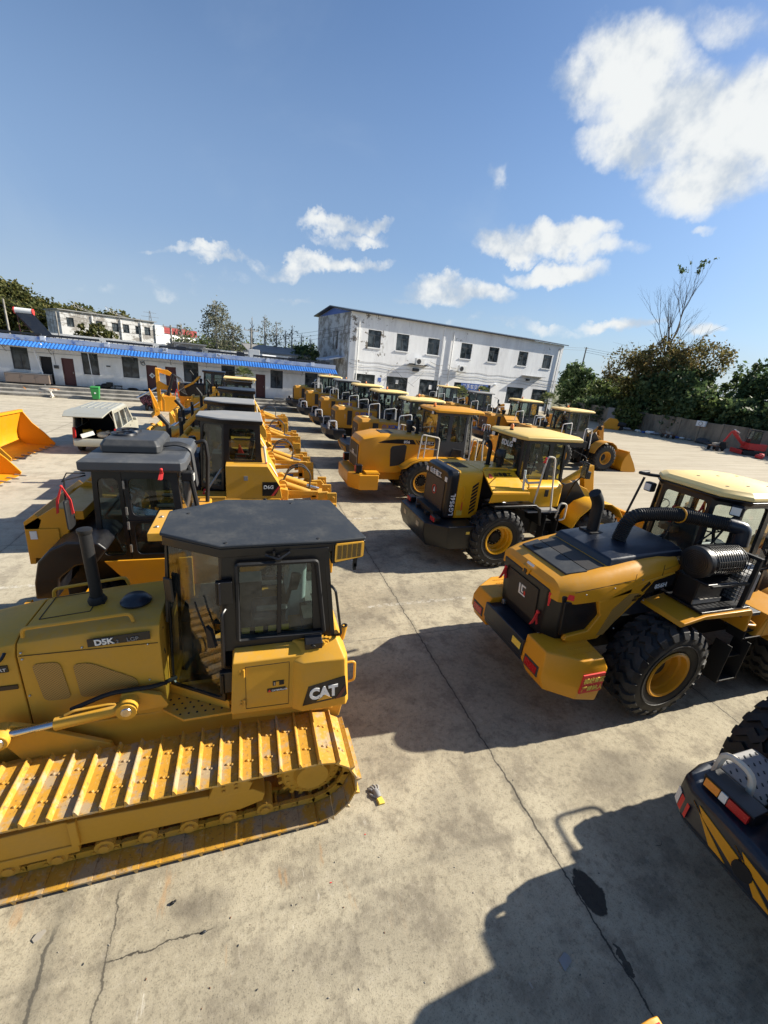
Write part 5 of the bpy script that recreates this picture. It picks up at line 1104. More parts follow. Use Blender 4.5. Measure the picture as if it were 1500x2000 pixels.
    rail(T_, [(1.7, -1.25, 1.35), (1.72, -1.28, 1.78), (1.95, -1.28, 1.75), (2.0, -1.25, 1.3), (1.75, -1.25, 1.28)], .024, 'cream_tape'); rail(T_, [(1.0, -.78, 3.0), (.8, -1.1, 2.98), (.72, -1.1, 2.5)], .012, 'black_matte', 'lamp_bracket')
    MB('mid_grey').box(.75, 1.75, -1.28, -.98, 1.52, 1.56).build('walkway', T_, smooth=-1); steps(T_, 1.35, -1.32, (.5, .85, 1.2), .4)
    rail(T_, [(.6, .95, 1.75), (.62, 1.2, 2.9), (.85, 1.2, 2.95), (.9, 1.2, 1.75)], .024, 'cream_tape'); ribbon(T_, (1.0, -1.21, 2.95), .12)
    front_end(T_, Y, 3.2, dark=True); return T_
# ================================================================= 856H, the nearest loader
def hanzi_sign(parent, o, right, up, nrm):
    pass
def loader_856h(label, loc):
    T_ = thing('wheel_loader', label, 'wheel loader', loc, 0, 'wheel loaders parked side by side'); Y = 'loader_yellow'
    rear_base(T_, x0=-1.5)
    for x in (0, 3.2):
        for y in (-1.07, 1.07): wheel(T_, x, y, rimmat=Y, ang=.35)
    # yellow corner weights, black middle
    for s in (-1, 1):
        P = [(-1.20, 1.27), (-1.64, 1.27), (-2.06, .98), (-2.06, .52), (-1.1, .52)]
        lo = [(-1.22, 1.25), (-1.62, 1.25), (-1.96, .98), (-1.96, .58), (-1.1, .58)]
        m = MB(Y); m.loft([[(x, s*y, .58 if x < -1.4 else .48) for x, y in lo], [(x, s*y, .80) for x, y in P], [(x, s*y, 1.08 if x > -1.5 else 1.0) for x, y in P], [(x+.05 if x < -1.3 else x-.03, s*y*.94, 1.20) for x, y in P]])
        c = m.build('counterweight', T_, bev=.025)
        l = MB('dark_grey').box(-2.07, -2.04, min(s*.60, s*.92), max(s*.60, s*.92), .76, .94).build('rear_lamp', c, bev=.008); MB('red_lens').box(-2.077, -2.07, min(s*.63, s*.89), max(s*.63, s*.89), .79, .91).build('lens', l, smooth=-1)
        b = MB(Y)
        for i in range(12):
            for j in range(4): b.ball((-1.25-.035*i*1.0, s*(.72+.11*j), 1.203), .012, 6, (1, 1, .5))
        b.build('tread_dots', c)
    m = MB('navy_paint'); m.box(-2.06, -1.35, -.53, .53, .74, 1.10); m.box(-2.09, -2.04, -.53, .53, .84, 1.12); m.build('bumper', T_, bev=.02)
    MB('sign_yellow').box(-2.10, -2.09, -.50, -.30, .93, 1.04).build('warning_sticker', T_, smooth=-1)
    # red warning plate on the near corner
    pl = MB('sign_red').box(-1.62, -1.24, -1.292, -1.27, .72, 1.03).build('warning_sign', T_, smooth=-1)
    letter(pl, '视线盲区', (-1.60, -1.293, .895), (1, 0, 0), (0, 0, 1), .092, 'sign_yellow', bold=.0022, depth=.002); letter(pl, '严禁站人', (-1.60, -1.293, .76), (1, 0, 0), (0, 0, 1), .092, 'sign_yellow', bold=.0022, depth=.002)
    # hood: rounded rear, sides that sweep down and forward
    def sec(x, w, z, zb, c=.14, wt=None):
        wt = wt or w*.92; return [(x, -w, zb), (x, -w, (z+zb)/2), (x, -w*.985, z-c*1.3), (x, -wt+.02, z-c*.45), (x, -wt+.12, z), (x, wt-.12, z), (x, wt-.02, z-c*.45), (x, w*.985, z-c*1.3), (x, w, (z+zb)/2), (x, w, zb)]
    m = MB(Y)
    m.loft([sec(-1.86, .60, 2.04, 1.86, .06), sec(-1.80, .68, 2.12, 1.84, .08), sec(-1.55, .76, 2.19, 1.82, .12), sec(-1.1, .80, 2.27, 1.86, .13), sec(-.6, .80, 2.36, 1.95, .13), sec(-.05, .78, 2.44, 2.10, .12), sec(.30, .76, 2.45, 2.25, .10)])
    m.build('hood', T_, bev=.012, smooth=60)
    for s in (-1, 1):
        # lower side shell: hook shape around the dark side glass
        P = [(-1.62, 1.24), (-1.50, 1.17), (-.98, 1.19), (-.78, 1.40), (-.20, 2.02), (.18, 2.10), (.20, 2.24), (-.30, 2.14), (-1.0, 1.90), (-1.18, 1.86), (-1.06, 1.60), (-1.20, 1.36), (-1.58, 1.31)]
        m = MB(Y).prism(P, 'y', min(s*.72, s*.80), max(s*.72, s*.80)); m.build('side_shell', T_, bev=.02)
        MB('yellow_mesh').prism([(-1.02, 1.26), (-.90, 1.26), (-.42, 1.93), (-.62, 1.93), (-.86, 1.70)], 'y', min(s*.80, s*.806), max(s*.80, s*.806)).build('side_vent', T_, smooth=-1)
        MB('black_paint').prism([(-1.66, 1.30), (-1.22, 1.34), (-1.04, 1.60), (-1.16, 1.86), (-1.72, 1.86)], 'y', min(s*.66, s*.745), max(s*.66, s*.745)).build('side_window', T_, bev=.02)
        MB('black_paint').prism([(-.42, 1.98), (-.38, 1.95), (-.26, 2.08), (-.30, 2.12)], 'y', min(s*.80, s*.807), max(s*.80, s*.807)).build('name_band', T_, smooth=-1)
        MB('black_paint').prism([(-.33, 1.93), (-.28, 1.905), (.20, 2.02), (.20, 2.22), (-.20, 2.12)], 'y', min(s*.80, s*.808), max(s*.80, s*.808)).build('name_band', T_, smooth=-1)
    letter(T_, '856H', (-.16, -.81, 1.985), (1, .0, .14), (0, 0, 1), .105, 'white_paint', bold=.002, depth=.002); letter(T_, '全国统一服务电话', (-.52, -.808, 1.86), (1, 0, .1), (0, 0, 1), .048, 'black_paint', depth=.0015); letter(T_, '400 8899 855', (-.54, -.808, 1.80), (1, 0, .1), (0, 0, 1), .062, 'black_paint', depth=.0015, bold=.001)
    m = MB('black_matte')
    for s in (-1, 1):
        m.beam((-1.62, s*.768, 2.02), (-.60, s*.808, 2.17), .004, .006); m.beam((-.60, s*.806, 2.17), (-.60, s*.80, 2.26), .004, .006)
        m.beam((-.05, s*.79, 2.14), (-.05, s*.77, 2.36), .004, .006)
    m.build('panel_joint', T_, smooth=-1); m = MB('steel')
    for x, z in ((-1.45, 2.0), (-.95, 2.06), (-.45, 2.16), (-.72, 1.35), (-.3, 1.80)): m.ball((x, -.806, z), .012, 6)
    m.build('bolt', T_, smooth=-1)
    # rear door with grille
    m = MB('black_paint'); m.loft([[(-1.80, -.50, 1.14), (-1.80, .50, 1.14), (-1.66, .68, 1.14), (-1.5, .69, 1.14), (-1.5, -.69, 1.14), (-1.66, -.68, 1.14)], [(-1.88, -.55, 1.98), (-1.88, .55, 1.98), (-1.74, .72, 1.95), (-1.5, .73, 1.95), (-1.5, -.73, 1.95), (-1.74, -.72, 1.95)]]); m.build('rear_door', T_, bev=.03)
    MB('black_mesh').loft([[(-1.835, -.36, 1.3), (-1.835, .36, 1.3), (-1.885, .36, 1.86), (-1.885, -.36, 1.86)], [(-1.80, -.36, 1.3), (-1.80, .36, 1.3), (-1.86, .36, 1.86), (-1.86, -.36, 1.86)]]).build('rear_grille', T_, smooth=-1)
    bd = MB('dark_grey').loft([[(-1.855, -.11, 1.53), (-1.855, .09, 1.53), (-1.878, .09, 1.76), (-1.878, -.11, 1.76)], [(-1.835, -.11, 1.53), (-1.835, .09, 1.53), (-1.858, .09, 1.76), (-1.858, -.11, 1.76)]]).build('badge', T_, bev=.012)
    nv = V3((0, -1, 0)).cross(V3((-.1, 0, 1))); lt = V3((-1.880, .075, 1.55)); upv = (-.1, 0, 1)
    def bar(y0, z0, y1, z1, mat='white_paint'):
        X = lambda z: -1.857-(z-1.53)*.1
        return [[(X(z)-.006*k, y, z) for y, z in ((y0, z0), (y1, z0), (y1, z1), (y0, z1))] for k in (0, 1)]
    m = MB('white_paint'); m.loft(bar(.07, 1.56, .04, 1.74)); m.loft(bar(.04, 1.56, -.09, 1.585)); m.loft(bar(.01, 1.61, -.015, 1.74)); m.loft(bar(-.015, 1.715, -.09, 1.74)); m.loft(bar(-.015, 1.61, -.04, 1.635)); m.mat('red_paint').loft(bar(-.06, 1.585, -.09, 1.66)); m.build('emblem', bd, smooth=-1)
    for y, z in ((.45, 1.82), (-.43, 1.52)): ribbon(T_, (-1.90 if y > 0 else -1.86, y, z), .22, 0)
    r = MB('red_cloth'); r.loft([[(-1.84, -.56, 1.98), (-1.60, -.745, 1.96), (-1.60, -.755, 1.90), (-1.84, -.57, 1.90)], [(-1.86, -.58, 1.98), (-1.61, -.765, 1.97), (-1.61, -.775, 1.89), (-1.86, -.59, 1.90)]]); r.loft([[(-1.86, -.55, 1.94), (-1.84, -.60, 1.93), (-1.83, -.58, 1.72), (-1.84, -.56, 1.72)], [(-1.875, -.56, 1.94), (-1.855, -.61, 1.93), (-1.845, -.59, 1.72), (-1.855, -.57, 1.72)]]); r.build('ribbon', T_)
    for y in (-.52, .42): MB('steel').box(-1.84, -1.78, y-.03, y+.03, 1.12, 1.20).build('latch', T_, bev=.01)
    MB(Y).loft([[(-1.885, .10, 2.06), (-1.885, -.10, 2.06), (-1.885, -.06, 1.94), (-1.885, .06, 1.94)], [(-1.84, .10, 2.06), (-1.84, -.10, 2.06), (-1.84, -.06, 1.94), (-1.84, .06, 1.94)]]).build('camera_cowl', T_, bev=.01); MB('black_paint').box(-1.90, -1.885, -.035, .035, 1.95, 2.02).build('camera_lens', T_, bev=.008); MB('white_paint').loft([[(-1.86, .04, 2.10), (-1.86, -.12, 2.10), (-1.84, -.12, 2.13), (-1.84, .04, 2.13)], [(-1.862, .04, 2.105), (-1.862, -.12, 2.105), (-1.842, -.12, 2.135), (-1.842, .04, 2.135)]]).build('sticker', T_, smooth=-1)
    # top: grey plate, mesh, raised black cover
    zt = lambda x: 2.19+(x+1.55)*.17
    m = MB('grey_roof_top').loft([[(-1.62, -.52, zt(-1.62)-.02), (-1.62, .52, zt(-1.62)-.02), (-1.30, .56, zt(-1.3)-.02), (-1.30, -.58, zt(-1.3)-.02)], [(-1.62, -.52, zt(-1.62)+.02), (-1.62, .52, zt(-1.62)+.02), (-1.30, .56, zt(-1.3)+.02), (-1.30, -.58, zt(-1.3)+.02)]]); m.build('top_plate', T_, bev=.008)
    MB('black_matte').lathe([(0, .025), (.075, .025), (.085, 0)], (-1.46, .33, zt(-1.46)+.01), 'z', 18).build('filler_cap', T_)
    MB('black_mesh').loft([[(-1.28, -.56, zt(-1.28)-.02), (-1.28, .52, zt(-1.28)-.02), (-.98, .50, zt(-.98)-.02), (-.98, -.56, zt(-.98)-.02)], [(-1.28, -.56, zt(-1.28)+.015), (-1.28, .52, zt(-1.28)+.015), (-.98, .50, zt(-.98)+.015), (-.98, -.56, zt(-.98)+.015)]]).build('top_mesh', T_, smooth=-1)
    m = MB('navy_paint'); m.loft([[(-.96, -.60, 2.26), (-.96, .60, 2.26), (.45, .60, 2.42), (.45, -.66, 2.42)], [(-.90, -.56, 2.40), (-.90, .56, 2.40), (.45, .56, 2.52), (.45, -.62, 2.52)], [(-.72, -.36, 2.46), (-.72, .40, 2.46), (.40, .44, 2.58), (.40, -.46, 2.58)]]); m.build('top_cover', T_, bev=.03)
    m = MB('black_matte').tube(fil([(-.45, .30, 2.42), (-.48, .30, 2.98), (-.62, .30, 3.15)], .14), .095, 14); m.box(-.60, -.32, .16, .44, 2.45, 2.50); m.build('exhaust_stack', T_)
    # corrugated intake hose
    path = fil([(-.33, -.12, 2.50), (-.25, -.13, 2.92), (.35, -.35, 3.02), (.98, -.78, 2.98)], .38, 8); fine = []
    for a, b in zip(path, path[1:]):
        k = max(1, int((b-a).length/.014)); fine += [a.lerp(b, i/k) for i in range(k)]
    fine.append(path[-1]); MB('black_matte').tube(fine, [.10+(.010 if i % 2 else -.004) for i in range(len(fine))], 14).build('intake_hose', T_, smooth=25)
    MB('navy_paint').tube(fil([(.96, -.76, 2.985), (1.14, -.90, 2.96), (1.16, -.92, 2.70)], .06, 3), .108, 14).build('hose_elbow', T_)
    MB(Y).tube([V3((.42, -.40, 3.015))+V3((-.01, math.cos(a)*.118, math.sin(a)*.118)) for a in np.linspace(0, 2*math.pi, 18, False)], .014, 5, close=True).build('hose_clamp', T_); MB('black_matte').beam((.40, -.36, 2.92), (.38, -.30, 2.5), .06, .02).build('hose_bracket', T_)
    # fender platform carrying filter and cooler
    for s in (-1, 1):
        m = MB(Y); P = [(-.10, 1.72), (.32, 1.80), (1.30, 1.80), (1.36, 1.74), (1.40, 1.40), (1.34, 1.40), (1.30, 1.70), (.30, 1.74), (-.15, 1.66)]; m.prism(P, 'y', min(s*.66, s*1.34), max(s*.66, s*1.34)); m.build('rear_fender', T_, bev=.012)
    MB(Y).tube(fil([(1.38, -1.30, 1.50), (1.60, -1.34, 1.48), (1.62, -1.12, 1.50), (1.40, -1.02, 1.52)], .08), .022, 7).build('handle', T_)
    MB('black_paint').box(.25, 1.30, -1.30, -.70, 1.803, 1.84).build('base_tray', T_, bev=.008)
    m = MB('black_paint'); m.box(.30, .86, -1.10, -.78, 1.84, 2.22); m.box(.26, .90, -1.24, -.76, 2.22, 2.26); fb = m.build('cooler_box', T_, bev=.015)
    MB('steel').box(.28, .88, -1.115, -1.10, 1.86, 1.93).build('cooler_trim', fb, smooth=-1)
    m = MB('black_paint'); m.lathe([(0, -1.22), (.21, -1.22), (.235, -1.205), (.235, -1.17), (.22, -1.16), (.22, -.82), (0, -.82)], (0, 0, 0), 'y', 28); m.v = [(p[0]+.30+0, p[1], p[2]+2.50) for p in m.v]
    # drum lies along x: turn it
    m2 = MB('black_paint'); m2.lathe([(0, .22), (.20, .22), (.235, .235), (.24, .27), (.24, .31), (.215, .33), (.215, .98), (.19, 1.0), (0, 1.0)], (0, -.98, 2.50), 'x', 30)
    for r in (.17, .14, .11, .08, .05): m2.lathe([(r, .212), (r+.012, .212), (r+.012, .222), (r, .222)], (0, -.98, 2.5), 'x', 24, True)
    fl = m2.build('air_filter', T_, bev=0)
    c = MB('black_matte'); 
    for k in range(13): x = .36+k*.05; c.tube([(x, -.98+math.cos(a)*.245, 2.50+math.sin(a)*.245) for a in np.linspace(R_(-50), R_(200), 18)], .007, 4)
    for k in range(13): a = R_(-50+250*k/12); c.tube([(.36, -.98+math.cos(a)*.245, 2.5+math.sin(a)*.245), (.96, -.98+math.cos(a)*.245, 2.5+math.sin(a)*.245)], .007, 4)
    c.build('filter_cage', fl)
    m = MB('black_matte')
    for y in (-1.27, -.95): m.box(1.08, 1.14, y-.03, y+.03, 1.84, 2.62)
    m.box(1.08, 1.14, -1.30, -.92, 2.60, 2.65); m.box(.28, 1.10, -1.29, -1.25, 2.22, 2.26)
    for k in range(11): z = 1.92+k*.062; m.box(1.095, 1.115, -1.25, -.97, z, z+.01)
    for k in range(7): y = -1.24+k*.045; m.box(1.10, 1.11, y, y+.008, 1.86, 2.6)
    m.build('guard_rack', T_, bev=.006)
    MB('mid_grey').loft([[(1.18, -1.12, 1.8), (1.62, -1.12, 1.8), (1.62, -.8, 1.8), (1.18, -.8, 1.8)], [(1.14, -1.12, 2.28), (1.60, -1.12, 2.28), (1.60, -.8, 2.28), (1.14, -.8, 2.28)], [(1.18, -1.0, 2.40), (1.52, -1.0, 2.40), (1.52, -.8, 2.40), (1.18, -.8, 2.40)]]).build('tool_box', T_, bev=.02)
    MB('dark_grey').box(1.3, 1.75, -1.25, -.8, 1.60, 1.66).build('walkway', T_, bev=.01); MB('chrome').lathe([(0, .10), (.07, .09), (.08, 0)], (1.5, -1.05, 1.66), 'z', 14).build('lock_cap', T_)
    steps(T_, 1.20, -1.36, (.48, .90), .42, d=.30); steps(T_, 1.50, -1.30, (1.22, 1.30), .42)
    # cab with slim posts and lots of glass
    x0, x1, w = 1.02, 2.72, .78
    foot = [(x0, -w+.30), (x0+.26, -w), (1.95, -w), (2.45, -w), (x1, -w+.22), (x1, w-.22), (2.45, w), (1.95, w), (x0+.26, w), (x0, w-.30)]
    top = [(x0-.02, -w+.36), (x0+.26, -w+.06), (1.95, -w+.06), (2.40, -w+.06), (x1-.1, -w+.26), (x1-.1, w-.26), (2.40, w-.06), (1.95, w-.06), (x0+.26, w-.06), (x0-.02, w-.36)]
    cabin(T_, foot, top, 1.55, 2.12, 3.30, 'black_paint', 'clear_glass', tall=(2, 3, 4, 5), post=.055, head=.09)
    MB('black_matte').box(x0+.05, x1-.1, -.7, .7, 1.5, 1.6).build('cab_floor', T_); seat(T_, 1.75, .15, 2.0); steering(T_, 2.25, .15, 2.55)
    m = MB('roof_cream'); P = [(1.00, -.50), (1.30, -.80), (2.55, -.80), (2.85, -.5), (2.85, .5), (2.55, .80), (1.30, .80), (1.00, .50)]
    m.loft([[(x, y, 3.34) for x, y in ngon_off(P, 1.0)], [(x, y, 3.40) for x, y in ngon_off(P, .99)], [(x, y, 3.46) for x, y in ngon_off(P, .9)]]); m.build('roof', T_, bev=.02)
    MB('black_paint').loft([[(x, y, 3.26) for x, y in ngon_off(P, .98)], [(x, y, 3.335) for x, y in ngon_off(P, 1.03)]]).build('roof_gutter', T_, bev=.02); MB('black_matte').tube(fil([(1.0, .55, 3.38), (.86, .62, 3.38), (.88, .85, 3.36), (1.2, .92, 3.36)], .06), .03, 8).build('roof_rail', T_)
    m = MB('black_matte')
    for k in range(6): m.cbox((1.35+.25*k, (.3 if k % 2 else -.35), 3.462), (.05, .03, .008))
    m.build('roof_bolt', T_, smooth=-1)
    for y, x, z in ((-.72, 1.16, 3.18), (.62, .96, 3.16)):
        l = MB('black_matte').cbox((x, y, z), (.12, .17, .17), (0, 0, .5 if y < 0 else 0)).build('work_lamp', T_, bev=.03); MB('lamp_lens').cbox((x-.065, y-.02 if y < 0 else y, z), (.012, .12, .12), (0, 0, .5 if y < 0 else 0)).build('lens', l)
    MB('black_matte').tube([(.92, .75, 3.30), (.78, .80, 2.45)], .022, 6).build('stay', T_); MB('black_matte').tube([(1.16, -.72, 3.1), (1.02, -.6, 2.5)], .016, 6).tube([(1.24, -.72, 3.15), (.9, -.5, 2.55)], .014, 6).build('stay', T_)
    ribbon(T_, (1.06, -.30, 3.22), .28); MB('red_cloth').cbox((1.5, .42, 2.62), (.12, .10, .5)).build('coat', T_, bev=.04); MB('wood').cbox((1.42, .35, 2.48), (.25, .3, .14)).build('cushion', T_, bev=.03)
    rail(T_, [(1.85, -.86, 2.25), (1.85, -1.05, 2.35), (1.90, -1.05, 2.95), (2.15, -1.05, 2.9), (2.15, -.98, 2.3), (1.9, -.9, 2.2)], .022, 'black_matte')
    front_end(T_, Y, 3.2, dark=True)
    MB(Y).prism([(1.75, 1.2), (2.4, 1.2), (2.5, 1.7), (1.9, 1.6)], 'y', -1.3, -.7).build('side_fender', T_, bev=.02)
    return T_
SPX = 4.75
L1 = loader_856h('nearest wheel loader, 856H on its side, black rear door and red Chinese warning plate', (5.95, 4.63, 0))
L2 = loader_956('bright yellow wheel loader marked LG956L with its side panel lifted open', (6.15, 9.55, 0))
L3 = loader_856('wheel loader with 856 on a black band and a yellow counterweight', (6.25, 14.85, 0))
loader_xcmg('wheel loader with chevrons on its dark bumper, directly behind the 856 loader', (7.1, 19.5, 0), chevron=True, sticker=True)
loader_xcmg('wheel loader with two white grab handles on its dark bumper, fifth in the front row', (6.9, 24.1, 0), rails=True)
loader_xcmg('dusty orange wheel loader sixth from the camera in the front row', (6.95, 29.2, 0), chevron=True, rails=True)
loader_xcmg('wheel loader with a grey roofed cab near the far end of the front row', (6.6, 34.2, 0), roofm='roof_grey', rails=True)
loader_xcmg('last wheel loader of the front row, beside the low fan palm', (6.2, 39.4, 0), chr_ex=True, logo=False)
# second row
loader_xcmg('rear row wheel loader whose bucket faces the bare yard at right', (17.3, 20.35, 0), boomdark=2, cabc='dark_grey')
loader_xcmg('wheel loader of the rear row with its side panel hanging open', (18.3, 26.3, 0), open_panel=True, rails=True, logo=False)
loader_xcmg('rear row wheel loader with a dark grey roof before the office sign', (18.6, 33.2, 0), roofm='roof_grey', logo=False)
loader_xcmg('rear row wheel loader farthest away with a cream roof', (18.8, 40.2, 0), logo=False)
# loader at the bottom right corner of the picture, only its tail in view
def loader_corner(label, loc):
    T_ = thing('wheel_loader', label, 'wheel loader', loc, 0, 'wheel loaders parked side by side'); Y = 'loader_yellow'
    rear_base(T_)
    for x in (0, 3.25):
        for y in (-1.07, 1.07): wheel(T_, x, y, rimmat=Y, ang=.1)
    m = MB('navy_paint'); top = [(-1.0, -1.05), (-1.75, -1.05), (-2.02, -1.0), (-2.14, -.85), (-2.22, 0), (-2.14, .85), (-2.02, 1.0), (-1.75, 1.05), (-1.0, 1.05)]
    m.loft([[(x+.10, y*.97, .68) for x, y in top], [(x, y, .82) for x, y in top], [(x, y, 1.14) for x, y in top], [(x+.05, y*.97, 1.2) for x, y in top]]); cw = m.build('counterweight', T_, bev=.03, seg=3)
    c = MB(Y)
    def wall(y, z):      # point on the curved tail
        pts = [p for p in top]; 
        for a, b in zip(pts[1:], pts[2:]):
            if a[1] <= y <= b[1]: t = (y-a[1])/(b[1]-a[1]+1e-9); x = a[0]+(b[0]-a[0])*t; return (x-.008+(.10*(0.78-z)/.16 if z < .78 else 0), y, z)
        return (-2.21, y, z)
    def band(pts):
        q = [wall(y, z) for y, z in pts]; c.loft([q, [V3(p)+V3((.02, 0, 0)) for p in q]])
    for k in range(4):
        y0 = .80-k*.40
        band([(y0, 1.09), (y0-.08, 1.04), (y0-.25, .84), (y0-.40, .84)]); band([(y0-.06, 1.10), (y0-.12, 1.02), (y0-.47, .88), (y0-.46, 1.02)])
    c.build('chevron_stripe', cw, smooth=-1)
    st = MB('white_paint'); a = wall(1.12, .9); st.loft([[wall(.99, .84), wall(.93, .84), wall(.93, 1.0), wall(.99, 1.0)], [V3(p)+V3((-.006, 0, 0)) for p in (wall(.99, .84), wall(.93, .84), wall(.93, 1.0), wall(.99, 1.0))]]); st.mat('sign_red'); st.loft([[wall(.92, .84), wall(.80, .84), wall(.80, 1.0), wall(.92, 1.0)], [V3(p)+V3((-.006, 0, 0)) for p in (wall(.92, .84), wall(.80, .84), wall(.80, 1.0), wall(.92, 1.0))]]); st.build('sticker', cw, smooth=-1)
    for s in (-1, 1):
        l = MB('black_paint').loft([[(-2.0, s*.42, 1.2), (-2.0, s*.86, 1.2), (-1.78, s*.86, 1.2), (-1.78, s*.42, 1.2)], [(-2.04, s*.42, 1.34), (-2.04, s*.86, 1.34), (-1.84, s*.86, 1.36), (-1.84, s*.42, 1.36)]]).build('rear_lamp', T_, bev=.012); q = MB('red_lens'); q.box(-2.050, -2.0, min(s*.45, s*.62), max(s*.45, s*.62), 1.23, 1.32); q.mat('lamp_lens').box(-2.048, -2.0, min(s*.63, s*.69), max(s*.63, s*.69), 1.23, 1.32); q.mat('amber_lens').box(-2.046, -2.0, min(s*.70, s*.83), max(s*.70, s*.83), 1.23, 1.32); q.build('lens', l, smooth=-1)
        rail(T_, [(-1.74, s*.92, 1.2), (-1.76, s*.90, 1.50), (-1.76, s*.64, 1.50), (-1.74, s*.62, 1.2)], .032, 'cream_tape', 'grab_handle', .14)
        m = MB('mid_grey'); m.box(-1.66, -1.05, min(s*.52, s*1.0), max(s*.52, s*1.0), 1.2, 1.235); dk = m.build('tread_plate', T_, bev=.01); d = MB('black_matte')
        for i in range(7):
            for j in range(5): d.cbox((-1.62+.09*i, s*(.58+.09*j), 1.238), (.035, .012, .006), (0, 0, .8))
        d.build('tread_slots', dk, smooth=-1)
    MB('black_matte').lathe([(0, -2.215), (.08, -2.215), (.09, -2.1)], (0, .28, .95), 'x', 16).build('tow_hole', cw)
    sec = lambda x, w_, z, c_, zb: [(x, -w_, zb), (x, -w_, z-c_), (x, -w_+c_, z), (x, w_-c_, z), (x, w_, z-c_), (x, w_, zb)]
    MB(Y).loft([sec(-1.75, .46, 2.1, .12, 1.22), sec(-1.55, .50, 2.25, .12, 1.22), sec(.6, .62, 2.35, .12, 1.3)]).build('hood', T_, bev=.03); MB('black_mesh').box(-1.77, -1.74, -.4, .4, 1.3, 2.0).build('rear_grille', T_, smooth=-1)
    for s in (-1, 1): MB('black_matte').prism([(-.4, 1.4), (1.7, 1.4), (1.7, 1.7), (-.2, 1.74)], 'y', min(s*.7, s*1.12), max(s*.7, s*1.12)).build('rear_fender', T_, bev=.02)
    exhaust(T_, .1, .15, 2.3, 3.0, .065); precleaner(T_, -.25, .2, 2.3, .14, .4)
    x0, x1, w = 1.0, 2.6, .78; foot = [(x0, -w), (1.8, -w), (x1, -w+.1), (x1, w-.1), (1.8, w), (x0, w)]; top_ = [(a*.98+.02, b*.93) for a, b in foot]
    cabin(T_, foot, top_, 1.5, 2.15, 3.3, 'black_paint'); roofcap(T_, [(1.02, -.35), (1.6, -.84), (2.6, -.88), (2.8, -.6), (2.8, .6), (2.6, .84), (1.6, .84), (1.02, .35)], 3.3, 'roof_cream'); rail(T_, [(1.02, .60, 2.72), (.68, .62, 2.72), (.68, .62, 3.0), (1.02, .60, 3.02)], .022, 'black_matte'); seat(T_, 1.7, 0, 1.95); steering(T_, 2.2, 0, 2.5)
    rail(T_, [(1.95, .90, 2.62), (1.95, 1.42, 2.62), (1.95, 1.42, 3.02), (1.95, .90, 3.05)], .022, 'black_matte', 'mirror_bracket', .1)
    front_end(T_, Y, 3.25, dark=True); return T_
loader_corner('wheel loader cut off at the bottom right, dark tail with yellow chevrons', (6.2, .83, 0))
